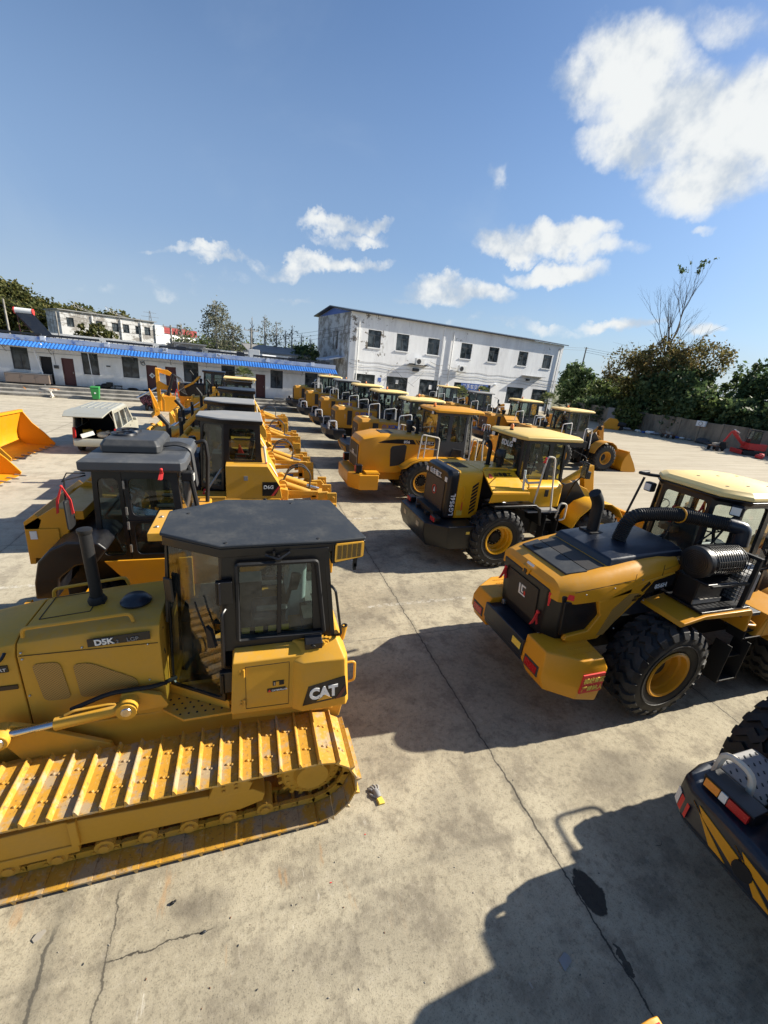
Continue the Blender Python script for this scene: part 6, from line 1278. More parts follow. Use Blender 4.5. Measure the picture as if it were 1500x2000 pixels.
# ================================================================= bulldozers (all face -x)
def track(parent, yc, W, x0, x1, R=.43, pitch=.19, mat='dozer_yellow', detail=True, zc=.485, worn=True):
    """crawler: shoes round an oval, chain, frame, sprocket, idler"""
    tr = thing_part('track', parent, (0, yc, 0)); L = x1-x0; P = 2*L+2*math.pi*R; n = int(round(P/pitch)); pitch = P/n
    def pt(s):
        s %= P
        if s < L: return (x1-s, zc+R, math.pi/2, )        # top run, moving to -x
        s -= L
        if s < math.pi*R: a = math.pi/2+s/R; return (x0+math.cos(a)*R, zc+math.sin(a)*R, a)
        s -= math.pi*R
        if s < L: return (x0+s, zc-R, -math.pi/2)
        s -= L; a = -math.pi/2+s/R; return (x1+math.cos(a)*R, zc+math.sin(a)*R, a)
    m = MB(mat); h = W/2; sh = (0.0, .0)
    for k in range(n):
        x, z, a = pt((k+.5)*pitch); N = V3((math.cos(a), 0, math.sin(a))); Tn = V3((-math.sin(a), 0, math.cos(a)))   # Tn: travel direction
        c = V3((x, 0, z)); p = pitch*.5
        prof = [(-p*1.02, .0), (-p*.98, .018), (p*.55, .012), (p*.72, .05), (p*.80, .062), (p*.90, .062), (p*.93, .03), (p*1.0, .006), (p*.98, -.008), (p*.6, -.006), (-p*.9, -.004)]
        m.loft([[c+Tn*u+N*w+V3((0, y, 0)) for u, w in prof] for y in (-h, h)])
        if detail:
            for y in (-.13, .13):
                for u in (-.45, .05): q = c+Tn*(u*p)+N*.012+V3((0, y+.03*u, 0)); m.tube([q, q+N*.012, q+N*.016], [.014, .013, .008], 6)
    m.mats[0] = 'shoe_yellow' if detail else mat; m.build('track_shoes', tr, smooth=30)
    m = MB('dark_grey' if not detail else 'rust'); 
    for k in range(n):
        x, z, a = pt((k+.5)*pitch); N = V3((math.cos(a), 0, math.sin(a))); Tn = V3((-math.sin(a), 0, math.cos(a))); c = V3((x, 0, z))-N*.05
        for y in (-.09, .09): m.loft([[c+Tn*u+N*w+V3((0, y+dy, 0)) for u, w in ((-pitch*.55, -.03), (-pitch*.3, -.045), (pitch*.3, -.045), (pitch*.55, -.03), (pitch*.5, .035), (-pitch*.5, .035))] for dy in (-.02, .02)])
        if detail: m.cyl(c+V3((0, -.12, 0))+Tn*pitch*.3, c+V3((0, .12, 0))+Tn*pitch*.3, .02, n=6)
    m.mats[0] = mat; m.build('track_chain', tr, smooth=30)
    m = MB(mat); m.prism([(x0-.05, .34), (x0+.1, .28), (x1-.75, .24), (x1-.52, .30), (x1-.50, .40), (x1-.62, .50), (x1-1.1, .54), (x0+.9, .60), (x0+.05, .56)], 'y', -.12, .12)
    m.prism([(x1-1.05, .50), (x1-.66, .50), (x1-.62, .60), (x1-.72, .70), (x1-.98, .70)], 'y', -.13, .13); m.box(x0+.95, x0+1.02, -.15, .15, .30, .62); m.box(x0+.15, x0+1.0, -.135, .135, .20, .30)
    for (bx, bz) in ((x1-.9, .64), (x1-.78, .64), (x1-.9, .58), (x1-.78, .58)): m.cyl((bx, -.15, bz), (bx, -.13, bz), .02, n=6)
    m.build('track_frame', tr, bev=.012)
    r0 = MB(mat).cyl((0, -.13, 0), (0, .13, 0), .085, n=12).cyl((0, -.15, 0), (0, .15, 0), .045, n=8).build('roller', tr); r0.location = (x0+.45, 0, .17)
    for k in range(1, 7): r1 = r0.copy(); COL.objects.link(r1); r1.location = (x0+.45+(L-.95)*k/6, 0, .17)
    m = MB(mat).lathe([(0, -.10), (.17, -.12), (.20, -.06), (.30, -.05), (.325, -.03), (.325, .03), (.30, .05), (.20, .06), (0, .10)], (x1, 0, zc), 'y', 30)
    for k in range(20): a = 2*math.pi*k/20; m.cyl((x1+math.cos(a)*.265, -.062, zc+math.sin(a)*.265), (x1+math.cos(a)*.265, -.045, zc+math.sin(a)*.265), .016, n=6); m.cbox((x1+math.cos(a)*.34, 0, zc+math.sin(a)*.34), (.06, .05, .04), (0, -a, 0))
    m.build('sprocket', tr, smooth=30)
    MB(mat).lathe([(0, -.10), (.10, -.11), (.13, -.05), (.33, -.04), (.37, -.03), (.37, .03), (.33, .04), (.13, .05), (0, .10)], (x0, 0, zc), 'y', 24).build('idler', tr, smooth=30)
    return tr
def blade(parent, x, w, h=1.1, mat='dozer_yellow', arms=True, z0=.02):
    m = MB(mat); prof = [(x+.02, z0), (x+.14, z0+.2), (x+.17, z0+.5), (x+.12, z0+.8), (x, z0+h)]; pr = prof+[(a+.05, b) for a, b in reversed(prof)]
    m.prism(pr, 'y', -w/2, w/2); m.box(x+.17, x+.30, -w/2+.1, w/2-.1, z0+.25, z0+.38); m.box(x+.13, x+.26, -w/2+.1, w/2-.1, z0+.8, z0+.92)
    for k in range(5): y = -w/2+.15+(w-.3)*k/4; m.prism([(x+.15, z0+.1), (x+.42, z0+.25), (x+.36, z0+.85), (x+.12, z0+h-.05)], 'y', y-.02, y+.02)
    for s in (-1, 1): m.prism([(x-.04, z0), (x+.2, z0), (x+.24, z0+.8), (x+.04, z0+h), (x-.04, z0+h)], 'y', s*w/2-.02, s*w/2+.02)
    b = m.build('blade', parent, bev=.01)
    if arms:
        for s in (-1, 1): MB(mat).beam((x+.25, s*.75, .35), (x+2.1, s*.68, .45), .12, .2).build('push_arm', parent, bev=.015)
    return b

# ---- nearest: D5K2 LGP
T_ = thing('bulldozer', 'nearest bulldozer with a black cab roof and D5K2 LGP on its hood', 'bulldozer', (0, 4.29, 0), 0, 'bulldozers parked side by side'); Y = 'dozer_yellow'
for s in (-1, 1): track(T_, s*1.0, .66, -2.55, .62)
m = MB(Y); m.box(-3.2, .75, -.50, .50, .32, 1.12); m.prism([(.55, .7), (1.0, .75), (1.08, 1.2), (.6, 1.2)], 'y', -.62, .62); m.box(-.8, .7, -.30, .30, .95, 1.25)
for s in (-1, 1): m.cyl((.62, min(s*.5, s*.9), .485), (.62, max(s*.5, s*.9), .485), .2, n=16)
m.prism([(-.2, 1.0), (.9, .92), (.95, 1.22), (-.2, 1.25)], 'y', -.66, .66)
m.build('main_frame', T_, bev=.015)
# hood
def hsec(x, w, z, c=.12, zb=1.02): return [(x, -w, zb), (x, -w, z-c*1.2), (x, -w+c*.35, z-c*.35), (x, -w+c*1.3, z), (x, w-c*1.3, z), (x, w-c*.35, z-c*.35), (x, w, z-c*1.2), (x, w, zb)]
m = MB(Y); m.loft([hsec(-.84, .50, 2.20), hsec(-1.4, .47, 2.17), hsec(-2.02, .44, 2.10)]); hd = m.build('hood', T_, bev=.01, smooth=50)
m = MB(Y); m.loft([hsec(-2.032, .44, 2.10), hsec(-2.5, .44, 2.02, .16), hsec(-2.95, .44, 1.80, .2), hsec(-3.05, .43, 1.6, .2)]); m.build('hood_nose', T_, bev=.01, smooth=50)
m = MB('black_matte')      # panel joints standing just proud
m.box(-2.0, -.86, -.505, -.500, 1.985, 1.990).xf(lambda p: V3((p.x, p.y+.055*(-.86-p.x)/1.14, p.z-.03*(-.86-p.x)/1.14))); m.build('panel_joint', T_, smooth=-1)
m = MB('black_matte')
for pts in ([(-1.95, -.1), (-1.52, -.1)], [(-1.95, .30), (-1.52, .30)], [(-1.52, -.1), (-1.52, .30)], [(-1.95, -.1), (-1.95, .30)]):
    (a, b), (c, d) = pts; z = lambda x: 2.172+(x+1.4)*.11+(.006 if x > -1.4 else 0); m.beam((a, b, z(a)), (c, d, z(c)), .008, .004)
m.build('hatch_outline', T_, smooth=-1)
def side_pt(x, z): t = (x+.84)/(-1.18); return V3((x, -(.50-.06*t)-.004, z))
def splate(poly, mat, th=.006, off=0): 
    P = [side_pt(x, z)-V3((0, off, 0)) for x, z in poly]; return MB(mat).loft([P, [p-V3((0, th, 0)) for p in P]])
def roundpoly(poly, r=.05): return [(p.x, p.y) for p in fil([(a, b, 0) for a, b in poly], r, 4, True)]
splate(roundpoly([(-1.92, 1.86), (-1.70, 1.86), (-1.66, 1.42), (-1.88, 1.42)], .06), 'yellow_mesh').build('side_vent', T_, smooth=-1)
splate(roundpoly([(-1.60, 1.82), (-1.46, 1.82), (-1.08, 1.58), (-1.07, 1.42), (-1.58, 1.42)], .05), 'yellow_mesh').build('side_vent', T_, smooth=-1)
splate([(-1.45, 2.00), (-.92, 2.045), (-.92, 2.13), (-1.45, 2.085)], 'black_paint', .008).build('name_band', T_, smooth=-1)
letter(T_, 'D5K', side_pt(-1.39, 2.02)+V3((0, -.010, 0)), (1, -.05, .08), (0, 0, 1), .085, 'white_paint', bold=.003, depth=.003); letter(T_, '2', side_pt(-1.21, 2.03)+V3((0, -.010, 0)), (1, -.05, .08), (0, 0, 1), .05, 'mid_grey', depth=.003); letter(T_, 'LGP', side_pt(-1.12, 2.04)+V3((0, -.010, 0)), (1, -.05, .08), (0, 0, 1), .06, 'mid_grey', depth=.003)
MB('black_paint').box(-2.36, -2.10, -.452, -.44, 1.80, 1.87).build('label_strip', T_, smooth=-1); MB('black_paint').box(-2.30, -2.06, -.452, -.44, 1.60, 1.645).build('label_strip', T_, smooth=-1); letter(T_, 'C4.4 ACERT', (-2.35, -.453, 1.815), (1, 0, 0), (0, 0, 1), .045, 'white_paint', depth=.002)
rail(T_, [(-1.98, -.36, 2.10), (-1.97, -.36, 2.19), (-1.1, -.38, 2.27), (-1.08, -.38, 2.18)], .018, Y, 'hood_handrail', .05); rail(T_, [(-1.98, .34, 2.10), (-1.97, .34, 2.19), (-1.3, .36, 2.27), (-1.28, .36, 2.18)], .018, Y, 'hood_handrail', .05)
rail(T_, [(-2.30, -.44, 1.86), (-2.24, -.50, 1.86), (-2.10, -.50, 1.98), (-2.10, -.44, 2.0)], .014, 'black_paint', 'hose', .05)
m = MB('black_matte').tube([(-1.50, .06, 2.10), (-1.50, .06, 2.34), (-1.51, .05, 2.94)], [.062, .055, .055], 14); m.lathe([(.075, 0), (.085, .06), (.065, .10)], (-1.50, .06, 2.14), 'z', 14); m.lathe([(.055, 0), (.066, .02), (.066, .05), (0, .06)], (-1.51, .05, 2.94), 'z', 14); m.box(-1.46, -1.42, .0, .1, 2.16, 2.2); m.build('exhaust_pipe', T_)
MB('navy_paint').lathe([(.10, 0), (.105, .02), (.14, .03), (.145, .05), (.10, .10), (0, .12)], (-1.12, -.05, 2.17), 'z', 24).build('intake_cap', T_)
m = MB('chrome')
for (x, z) in ((-1.98, 1.99), (-1.98, 1.92), (-1.5, 2.0), (-.95, 1.98), (-.97, 1.55), (-1.99, 1.5)): p = side_pt(x, z); m.ball(p, .012, 6)
m.build('bolt', T_, smooth=-1)
# cab: five-sided front
foot = [(-.82, -.29), (-.26, -.66), (.88, -.66), (.88, .66), (-.26, .66), (-.82, .29)]
top = [(-.76, -.29), (-.24, -.63), (.76, -.63), (.76, .63), (-.24, .63), (-.76, .29)]
m = MB('black_paint'); g = MB('cab_glass')
z0, z1 = 1.27, 3.0
def P3(p, z): return (*p, z)
panel(m, P3(foot[0], z0), P3(foot[1], z0), P3(top[1], z1), P3(top[0], z1), .02, .035, .03, .02, .03, .05, 3, g)      # left door
panel(m, P3(foot[5], z0+.8), P3(foot[0], z0+.8), P3(top[0], z1), P3(top[5], z1), .04, .04, .03, .04, .03, .05, 3, g)
panel(m, P3(foot[4], z0), P3(foot[5], z0), P3(top[5], z1), P3(top[4], z1), .10, .03, .03, .05, .03, .05, 3, g)
sl = lambda p, q, t: (p[0]+(q[0]-p[0])*t, p[1]+(q[1]-p[1])*t)
for s in (-1, 1):
    A, B, C, D = [P3(sl(foot[i], top[i], t), z) for i, z, t in ((1, 1.9, .37), (2, 1.9, .37), (2, z1, 1), (1, z1, 1))]
    if s > 0: A, B, C, D = [(p[0], -p[1], p[2]) for p in (B, A, D, C)]
    panel(m, A, B, C, D, .14 if s < 0 else .18, .18 if s < 0 else .14, .13, .13, .06, .02, 2, g)
panel(m, P3(foot[2], 1.9), P3(foot[3], 1.9), P3(top[3], z1), P3(top[2], z1), .12, .12, .12, .15, .05, .05, 3, g)
m.loft([[(.86, -.66, 1.27), (.90, -.66, 1.27), (.90, .66, 1.27), (.86, .66, 1.27)], [(.86, -.66, 1.9), (.90, -.66, 1.9), (.90, .66, 1.9), (.86, .66, 1.9)]])
cb = m.build('cab', T_, bev=.006, smooth=30); gl = g.build('glass', cb, smooth=-1)
m = MB('black_paint'); m.box(.265, .305, -.655, -.625, 2.05, 2.86); fr = m.build('window_divider', cb, bev=.004)
m = MB('black_matte')
fp = roundpoly([(-.11, 2.03), (.75, 2.03), (.64, 2.88), (-.11, 2.88)], .03)
for s in (-1,): m.tube([(x, s*.675, z) for x, z in fp], .022, 6, close=True)
m.build('window_seal', cb)
# door furniture
dn = V3((.56, -.37, 0)).normalized(); dq = lambda t, z, o=.012: V3((-.82+.56*t, -.29-.37*t, z))+V3((-.37, -.56, 0)).normalized()*-o*0+V3((-.55, -.83, 0)).normalized()*o
MB('black_paint').loft([[dq(.08, 2.35, .0), dq(.22, 2.35, .0), dq(.20, 2.62, .0), dq(.06, 2.62, .0)], [dq(.08, 2.35, .03), dq(.22, 2.35, .03), dq(.20, 2.62, .03), dq(.06, 2.62, .03)]]).build('door_handle', cb, bev=.02)
m = MB('black_matte').tube([dq(.86, 1.96, .03), dq(.66, 2.3, .03), dq(.60, 2.44, .03)], .010, 5); m.loft([[dq(.80, 1.95, .01), dq(.93, 1.98, .01), dq(.86, 2.16, .01), dq(.78, 2.2, .01)], [dq(.80, 1.95, .05), dq(.93, 1.98, .05), dq(.86, 2.16, .05), dq(.78, 2.2, .05)]]); m.build('wiper', cb)
for z in (2.48, 1.42):
    m = MB('black_paint'); m.box(-.30, -.15, -.70, -.64, z, z+.24 if z > 2 else z+.26); m.cyl((-.27, -.70, z), (-.27, -.70, z+.24), .018, n=8); m.build('hinge', cb, bev=.01)
rail(T_, [(-.22, -.68, 2.42), (-.25, -.74, 2.40), (-.25, -.74, 1.78), (-.20, -.70, 1.74)], .014, 'black_paint', 'grab_handle', .05); rail(T_, [(.80, -.66, 2.58), (.84, -.72, 2.55), (.93, -.72, 2.0), (.88, -.66, 1.96)], .014, 'black_paint', 'grab_handle', .05)
m = MB('black_paint'); m.box(.22, .24, -.68, -.64, 2.93, 2.99); m.tube([(.15, -.655, 2.96), (.27, -.70, 2.93), (.38, -.655, 2.98)], .014, 5); m.cyl((.27, -.69, 2.92), (.27, -.64, 2.92), .03, n=8); m.build('lamp_bracket', T_)
seat(T_, .25, .05, 1.75, -1, 'dark_grey', True)
m = MB('dark_grey'); m.box(-.2, .15, .28, .55, 1.5, 2.15); m.box(.55, .84, -.5, .55, 1.5, 2.1); m.mat('mid_grey').box(.52, .80, -.05, .25, 2.1, 2.13); m.box(.60, .68, -.25, .5, 2.13, 2.16); m.mat('sign_yellow')
for k in range(4): m.box(-.08+k*.13, .0+k*.13, -.61, -.60, 2.06, 2.13)
m.build('console', T_, bev=.01); MB('black_matte').box(-.75, .85, -.26, .26, 1.25, 1.3).box(-.2, .85, -.6, .6, 1.25, 1.3).build('cab_floor', T_)
MB('black_matte').box(-.70, -.40, -.22, .24, 1.3, 2.02).build('dark_dash_block', T_, bev=.02)  # invented dark block, added so the cab interior reads darker through the glass
# roof plate
R6 = [(-.80, -.30), (-.25, -.67), (1.14, -.60), (1.14, -.56), (.98, .66), (-.25, .66), (-.80, .30)]
R6 = [(-.80, -.30), (-.25, -.66), (.80, -.63), (1.16, -.58), (1.00, .62), (-.25, .66), (-.80, .30)]
m = MB('grey_roof_top'); m.loft([[(x, y, 3.04) for x, y in R6], [(x, y, 3.075) for x, y in R6]]); rf = m.build('roof', T_, bev=.015)
MB('black_paint').loft([[(x*.98+.0, y*.97, 2.94) for x, y in R6], [(x*.985, y*.985, 3.039) for x, y in R6]]).build('roof_skirt', T_, bev=.01)
m = MB('black_matte')
for (x, y) in ((-.20, -.60), (.66, -.58), (-.6, .2), (.5, .5)): m.lathe([(0, .006), (.016, .006), (.02, 0)], (x, y, 3.075), 'z', 8)
m.build('roof_bolt', T_, smooth=-1)
m = MB(Y); m.box(-.90, -.77, -.30, .34, 2.985, 3.07); vs = m.build('sun_visor', T_, bev=.008); m = MB('steel')
for y in (-.15, .12): m.ball((-.84, y, 3.075), .016, 6, (1.2, 1.2, .8))
m.build('bolt', vs)
for s in (-1,):
    bx = MB('black_paint').loft([[(.80, -.62, 2.80), (1.16, -.57, 2.84), (1.14, -.10, 2.84), (.80, -.10, 2.80)], [(.80, -.62, 3.035), (1.16, -.57, 3.035), (1.14, -.10, 3.035), (.80, -.10, 3.035)]]).build('air_conditioner_box', T_, bev=.015)
    q = lambda x, z: V3((x, -.63+(x-.80)*.14, z)); gp = MB(Y); A = roundpoly([(.83, 2.83), (1.14, 2.86), (1.14, 3.03), (.83, 3.03)], .02)
    gp.loft([[q(x, z)+V3((0, .012, 0)) for x, z in A], [q(x, z)-V3((0, .012, 0)) for x, z in A]]); gg = gp.build('intake_grille', bx)
    d = MB('black_matte')
    for i in range(5):
        for j in range(13): x0_ = .855+i*.053; z_ = 2.865+j*.0118+(x0_-.83)*.02; d.loft([[q(x0_, z_), q(x0_+.043, z_), q(x0_+.043, z_+.006), q(x0_, z_+.006)], [p-V3((0, .0145, 0)) for p in (q(x0_, z_), q(x0_+.043, z_), q(x0_+.043, z_+.006), q(x0_, z_+.006))]])
    d.build('grille_slots', gg, smooth=-1)
MB('black_matte').box(1.05, 1.09, -.55, -.52, 2.72, 2.84).cbox((1.07, -.53, 2.72), (.03, .04, .08)).build('lamp_mount', T_, smooth=-1)
# lower body panel under the windows
m = MB(Y)
m.loft([[(-.20, -.80, 1.22), (.52, -.80, 1.18), (.52, -.50, 1.18), (-.20, -.50, 1.22)], [(-.17, -.80, 1.86), (.52, -.80, 1.86), (.52, -.50, 1.86), (-.17, -.50, 1.86)], [(-.15, -.68, 1.93), (.52, -.68, 1.93), (.52, -.50, 1.93), (-.15, -.50, 1.93)]])
m.build('body_panel', T_, bev=.012)
m = MB(Y); C = [(.42, -.80), (.52, -.87), (1.0, -.87), (1.04, -.80), (1.06, .80), (1.0, .87), (.52, .87), (.42, .80)]
m.loft([[(x, y, 1.17) for x, y in C], [(x+(.0 if x < .9 else -.05), y, 1.80) for x, y in C], [(x-(.0 if x < .9 else .12), y*.80, 1.95) for x, y in C]]); m.build('fuel_tank', T_, bev=.012)
MB(Y).box(-.17, .5, .5, .80, 1.2, 1.9).build('body_panel', T_, bev=.012)
m = MB('black_matte')
for a, b in (((-.05, 1.27), (.38, 1.25)), ((-.05, 1.80), (.38, 1.80)), ((-.05, 1.27), (-.05, 1.80)), ((.38, 1.25), (.38, 1.80))): m.beam((a[0], -.8015, a[1]), (b[0], -.8015, b[1]), .004, .005)
m.build('door_outline', T_, smooth=-1)
m = MB('black_matte').box(.215, .33, -.806, -.80, 1.52, 1.58); m.mat(Y).box(.245, .28, -.812, -.805, 1.525, 1.575); m.mat('steel').box(.225, .24, -.812, -.805, 1.53, 1.57); m.build('latch', T_, bev=.003)
m = MB(Y)
for z in (1.36, 1.74): m.cyl((-.065, -.815, z-.045), (-.065, -.815, z+.045), .011, n=8); m.ball((-.10, -.803, z+.02), .011, 6); m.ball((-.10, -.803, z-.02), .011, 6)
m.build('hinge', T_)
MB('black_paint').box(.16, .345, -.806, -.80, 1.445, 1.49).build('label_strip', T_, smooth=-1); letter(T_, 'CATERPILLAR', (.205, -.8065, 1.455), (1, 0, 0), (0, 0, 1), .026, 'white_paint', depth=.0015, bold=.0006); MB('sign_red').prism([(.165, 1.45), (.20, 1.45), (.1825, 1.482)], 'y', -.809, -.806).build('label_strip', T_, smooth=-1)
m = MB('black_paint'); m.prism([(.52, 1.26), (.98, 1.30), (1.0, 1.33), (.965, 1.58), (.575, 1.50)], 'y', -.880, -.871); dp = m.build('name_plate', T_, smooth=-1)
letter(dp, 'CAT', (.592, -.881, 1.335), (1, 0, .06), (0, 0, 1), .19, 'white_paint', bold=.010, depth=.003, sx=.80); MB(Y).prism([(.665, 1.305), (.83, 1.318), (.755, 1.375)], 'y', -.889, -.881).build('yellow_triangle', dp, smooth=-1); MB('maroon').prism([(.87, 1.29), (.92, 1.295), (.985, 1.40), (.975, 1.47)], 'y', -.885, -.880).build('stripe', dp, smooth=-1)
rail(T_, [(1.02, -.72, 1.62), (1.11, -.72, 1.62), (1.12, -.72, 1.36), (1.03, -.72, 1.35)], .014, Y, 'grab_handle', .04); m = MB(Y).cyl((.97, -.58, 1.85), (.99, -.60, 2.02), .035, n=12); fp_ = m.build('filler_pipe', T_); MB('black_matte').lathe([(0, -.01), (.03, -.005), (.034, .012), (.024, .012), (.02, 0)], (.99, -.60, 2.02), 'z', 14).build('rim', fp_)
m = MB(Y)
for k in range(9): a = 2*math.pi*k/9; m.cbox((.73+math.cos(a)*.05, -.72+math.sin(a)*.05, 1.965), (.04, .018, .018), (0, 0, a))
m.lathe([(0, .02), (.04, .02), (.045, -.03)], (.73, -.72, 1.95), 'z', 12); m.build('star_cap', T_)
m = MB('black_paint'); m.loft([[(.54, -.78, 1.90), (.72, -.78, 1.90), (.72, -.66, 1.96), (.54, -.66, 1.96)], [(.54, -.79, 1.98), (.72, -.79, 1.98), (.72, -.66, 2.04), (.54, -.66, 2.04)]]); m.cyl((.62, -.80, 1.95), (.62, -.78, 1.95), .022, n=10); m.build('lock_bracket', T_, bev=.008)
# step plate, lift cylinder, push arm
m = MB(Y); S = [(-.90, -.33), (-.88, -.52), (-.66, -.70), (-.20, -.70), (-.20, -.60), (-.34, -.55), (-.80, -.26)]; m.loft([[(x, y, 1.13) for x, y in S], [(x, y, 1.16) for x, y in S]]); m.loft([[(-.86, -.28, 1.16), (-.22, -.66, 1.16), (-.22, -.63, 1.16), (-.86, -.25, 1.16)], [(-.86, -.28, 1.27), (-.22, -.66, 1.27), (-.22, -.63, 1.27), (-.86, -.25, 1.27)]]); sp = m.build('step_plate', T_, bev=.006)
m = MB('black_matte')
for i in range(7):
    for j in range(4):
        x, y = -.82+.08*i+.04*(j % 2), -.40-.075*j
        if y > -.33-.0 or x < -.84 or y-.3*(-x-.84) < -.66 or (y > -.60 and x > -.42 and False): continue
        if (x+.9)*-.0 == 0 and y < -.28-(x+.86)*.56 and y > -.69 and not (x < -.68 and y < -.50-(x+.88)*.8): m.lathe([(0, .003), (.011, .003), (.012, 0)], (x, y, 1.16), 'z', 8)
m.build('perforation', sp, smooth=-1)
m = MB(Y).cyl((-1.74, -.66, 1.32), (-1.12, -.66, 1.40), .062, n=16); m.cyl((-1.14, -.74, 1.40), (-1.14, -.58, 1.40), .09, n=16); m.tube(fil([(-1.66, -.66, 1.40), (-1.58, -.66, 1.44), (-1.3, -.66, 1.46), (-1.24, -.66, 1.45)], .03), .014, 6); m.prism([(-1.30, 1.24), (-.80, 1.28), (-.86, 1.42), (-1.06, 1.50), (-1.20, 1.50)], 'y', -.60, -.55); lc = m.build('lift_cylinder', T_, bev=.004); MB('chrome').cyl((-2.12, -.66, 1.275), (-1.73, -.66, 1.32), .033, n=12).build('rod', lc); MB('chrome').lathe([(0, -.75), (.045, -.75), (.05, -.74)], (-1.14, 0, 1.40), 'y', 12).build('pin', lc); MB('chrome').lathe([(0, -.75), (.05, -.75), (.055, -.74)], (-2.16, 0, 1.26), 'y', 12).build('pin', lc)
m = MB(Y); m.cyl((-2.16, -.74, 1.26), (-2.16, -.56, 1.26), .085, n=16); m.prism([(-2.26, 1.25), (-2.1, 1.34), (-1.95, 1.28), (-1.35, .92), (-1.3, .72), (-2.0, .72), (-2.15, 1.05)], 'y', -.62, -.57); m.build('lift_arm', T_, bev=.01)
m = MB('black_matte').tube(fil([(-1.62, -.62, 1.42), (-1.3, -.58, 1.52), (-.9, -.55, 1.50), (-.75, -.4, 1.45)], .1), .022, 8); m.build('hose', T_); m = MB('black_matte').tube(fil([(-.84, -.33, 2.05), (-.88, -.38, 1.9), (-.83, -.36, 1.78), (-.9, -.30, 1.55)], .06), .008, 5); m.build('cable', T_)
m = MB(Y)
for s in (-1, 1): m.beam((-4.2, s*.55, .4), (-1.9, s*.62, .8), .1, .22)
m.build('push_arm', T_, bev=.01); blade(T_, -4.7, 3.1, 1.05, Y, False)

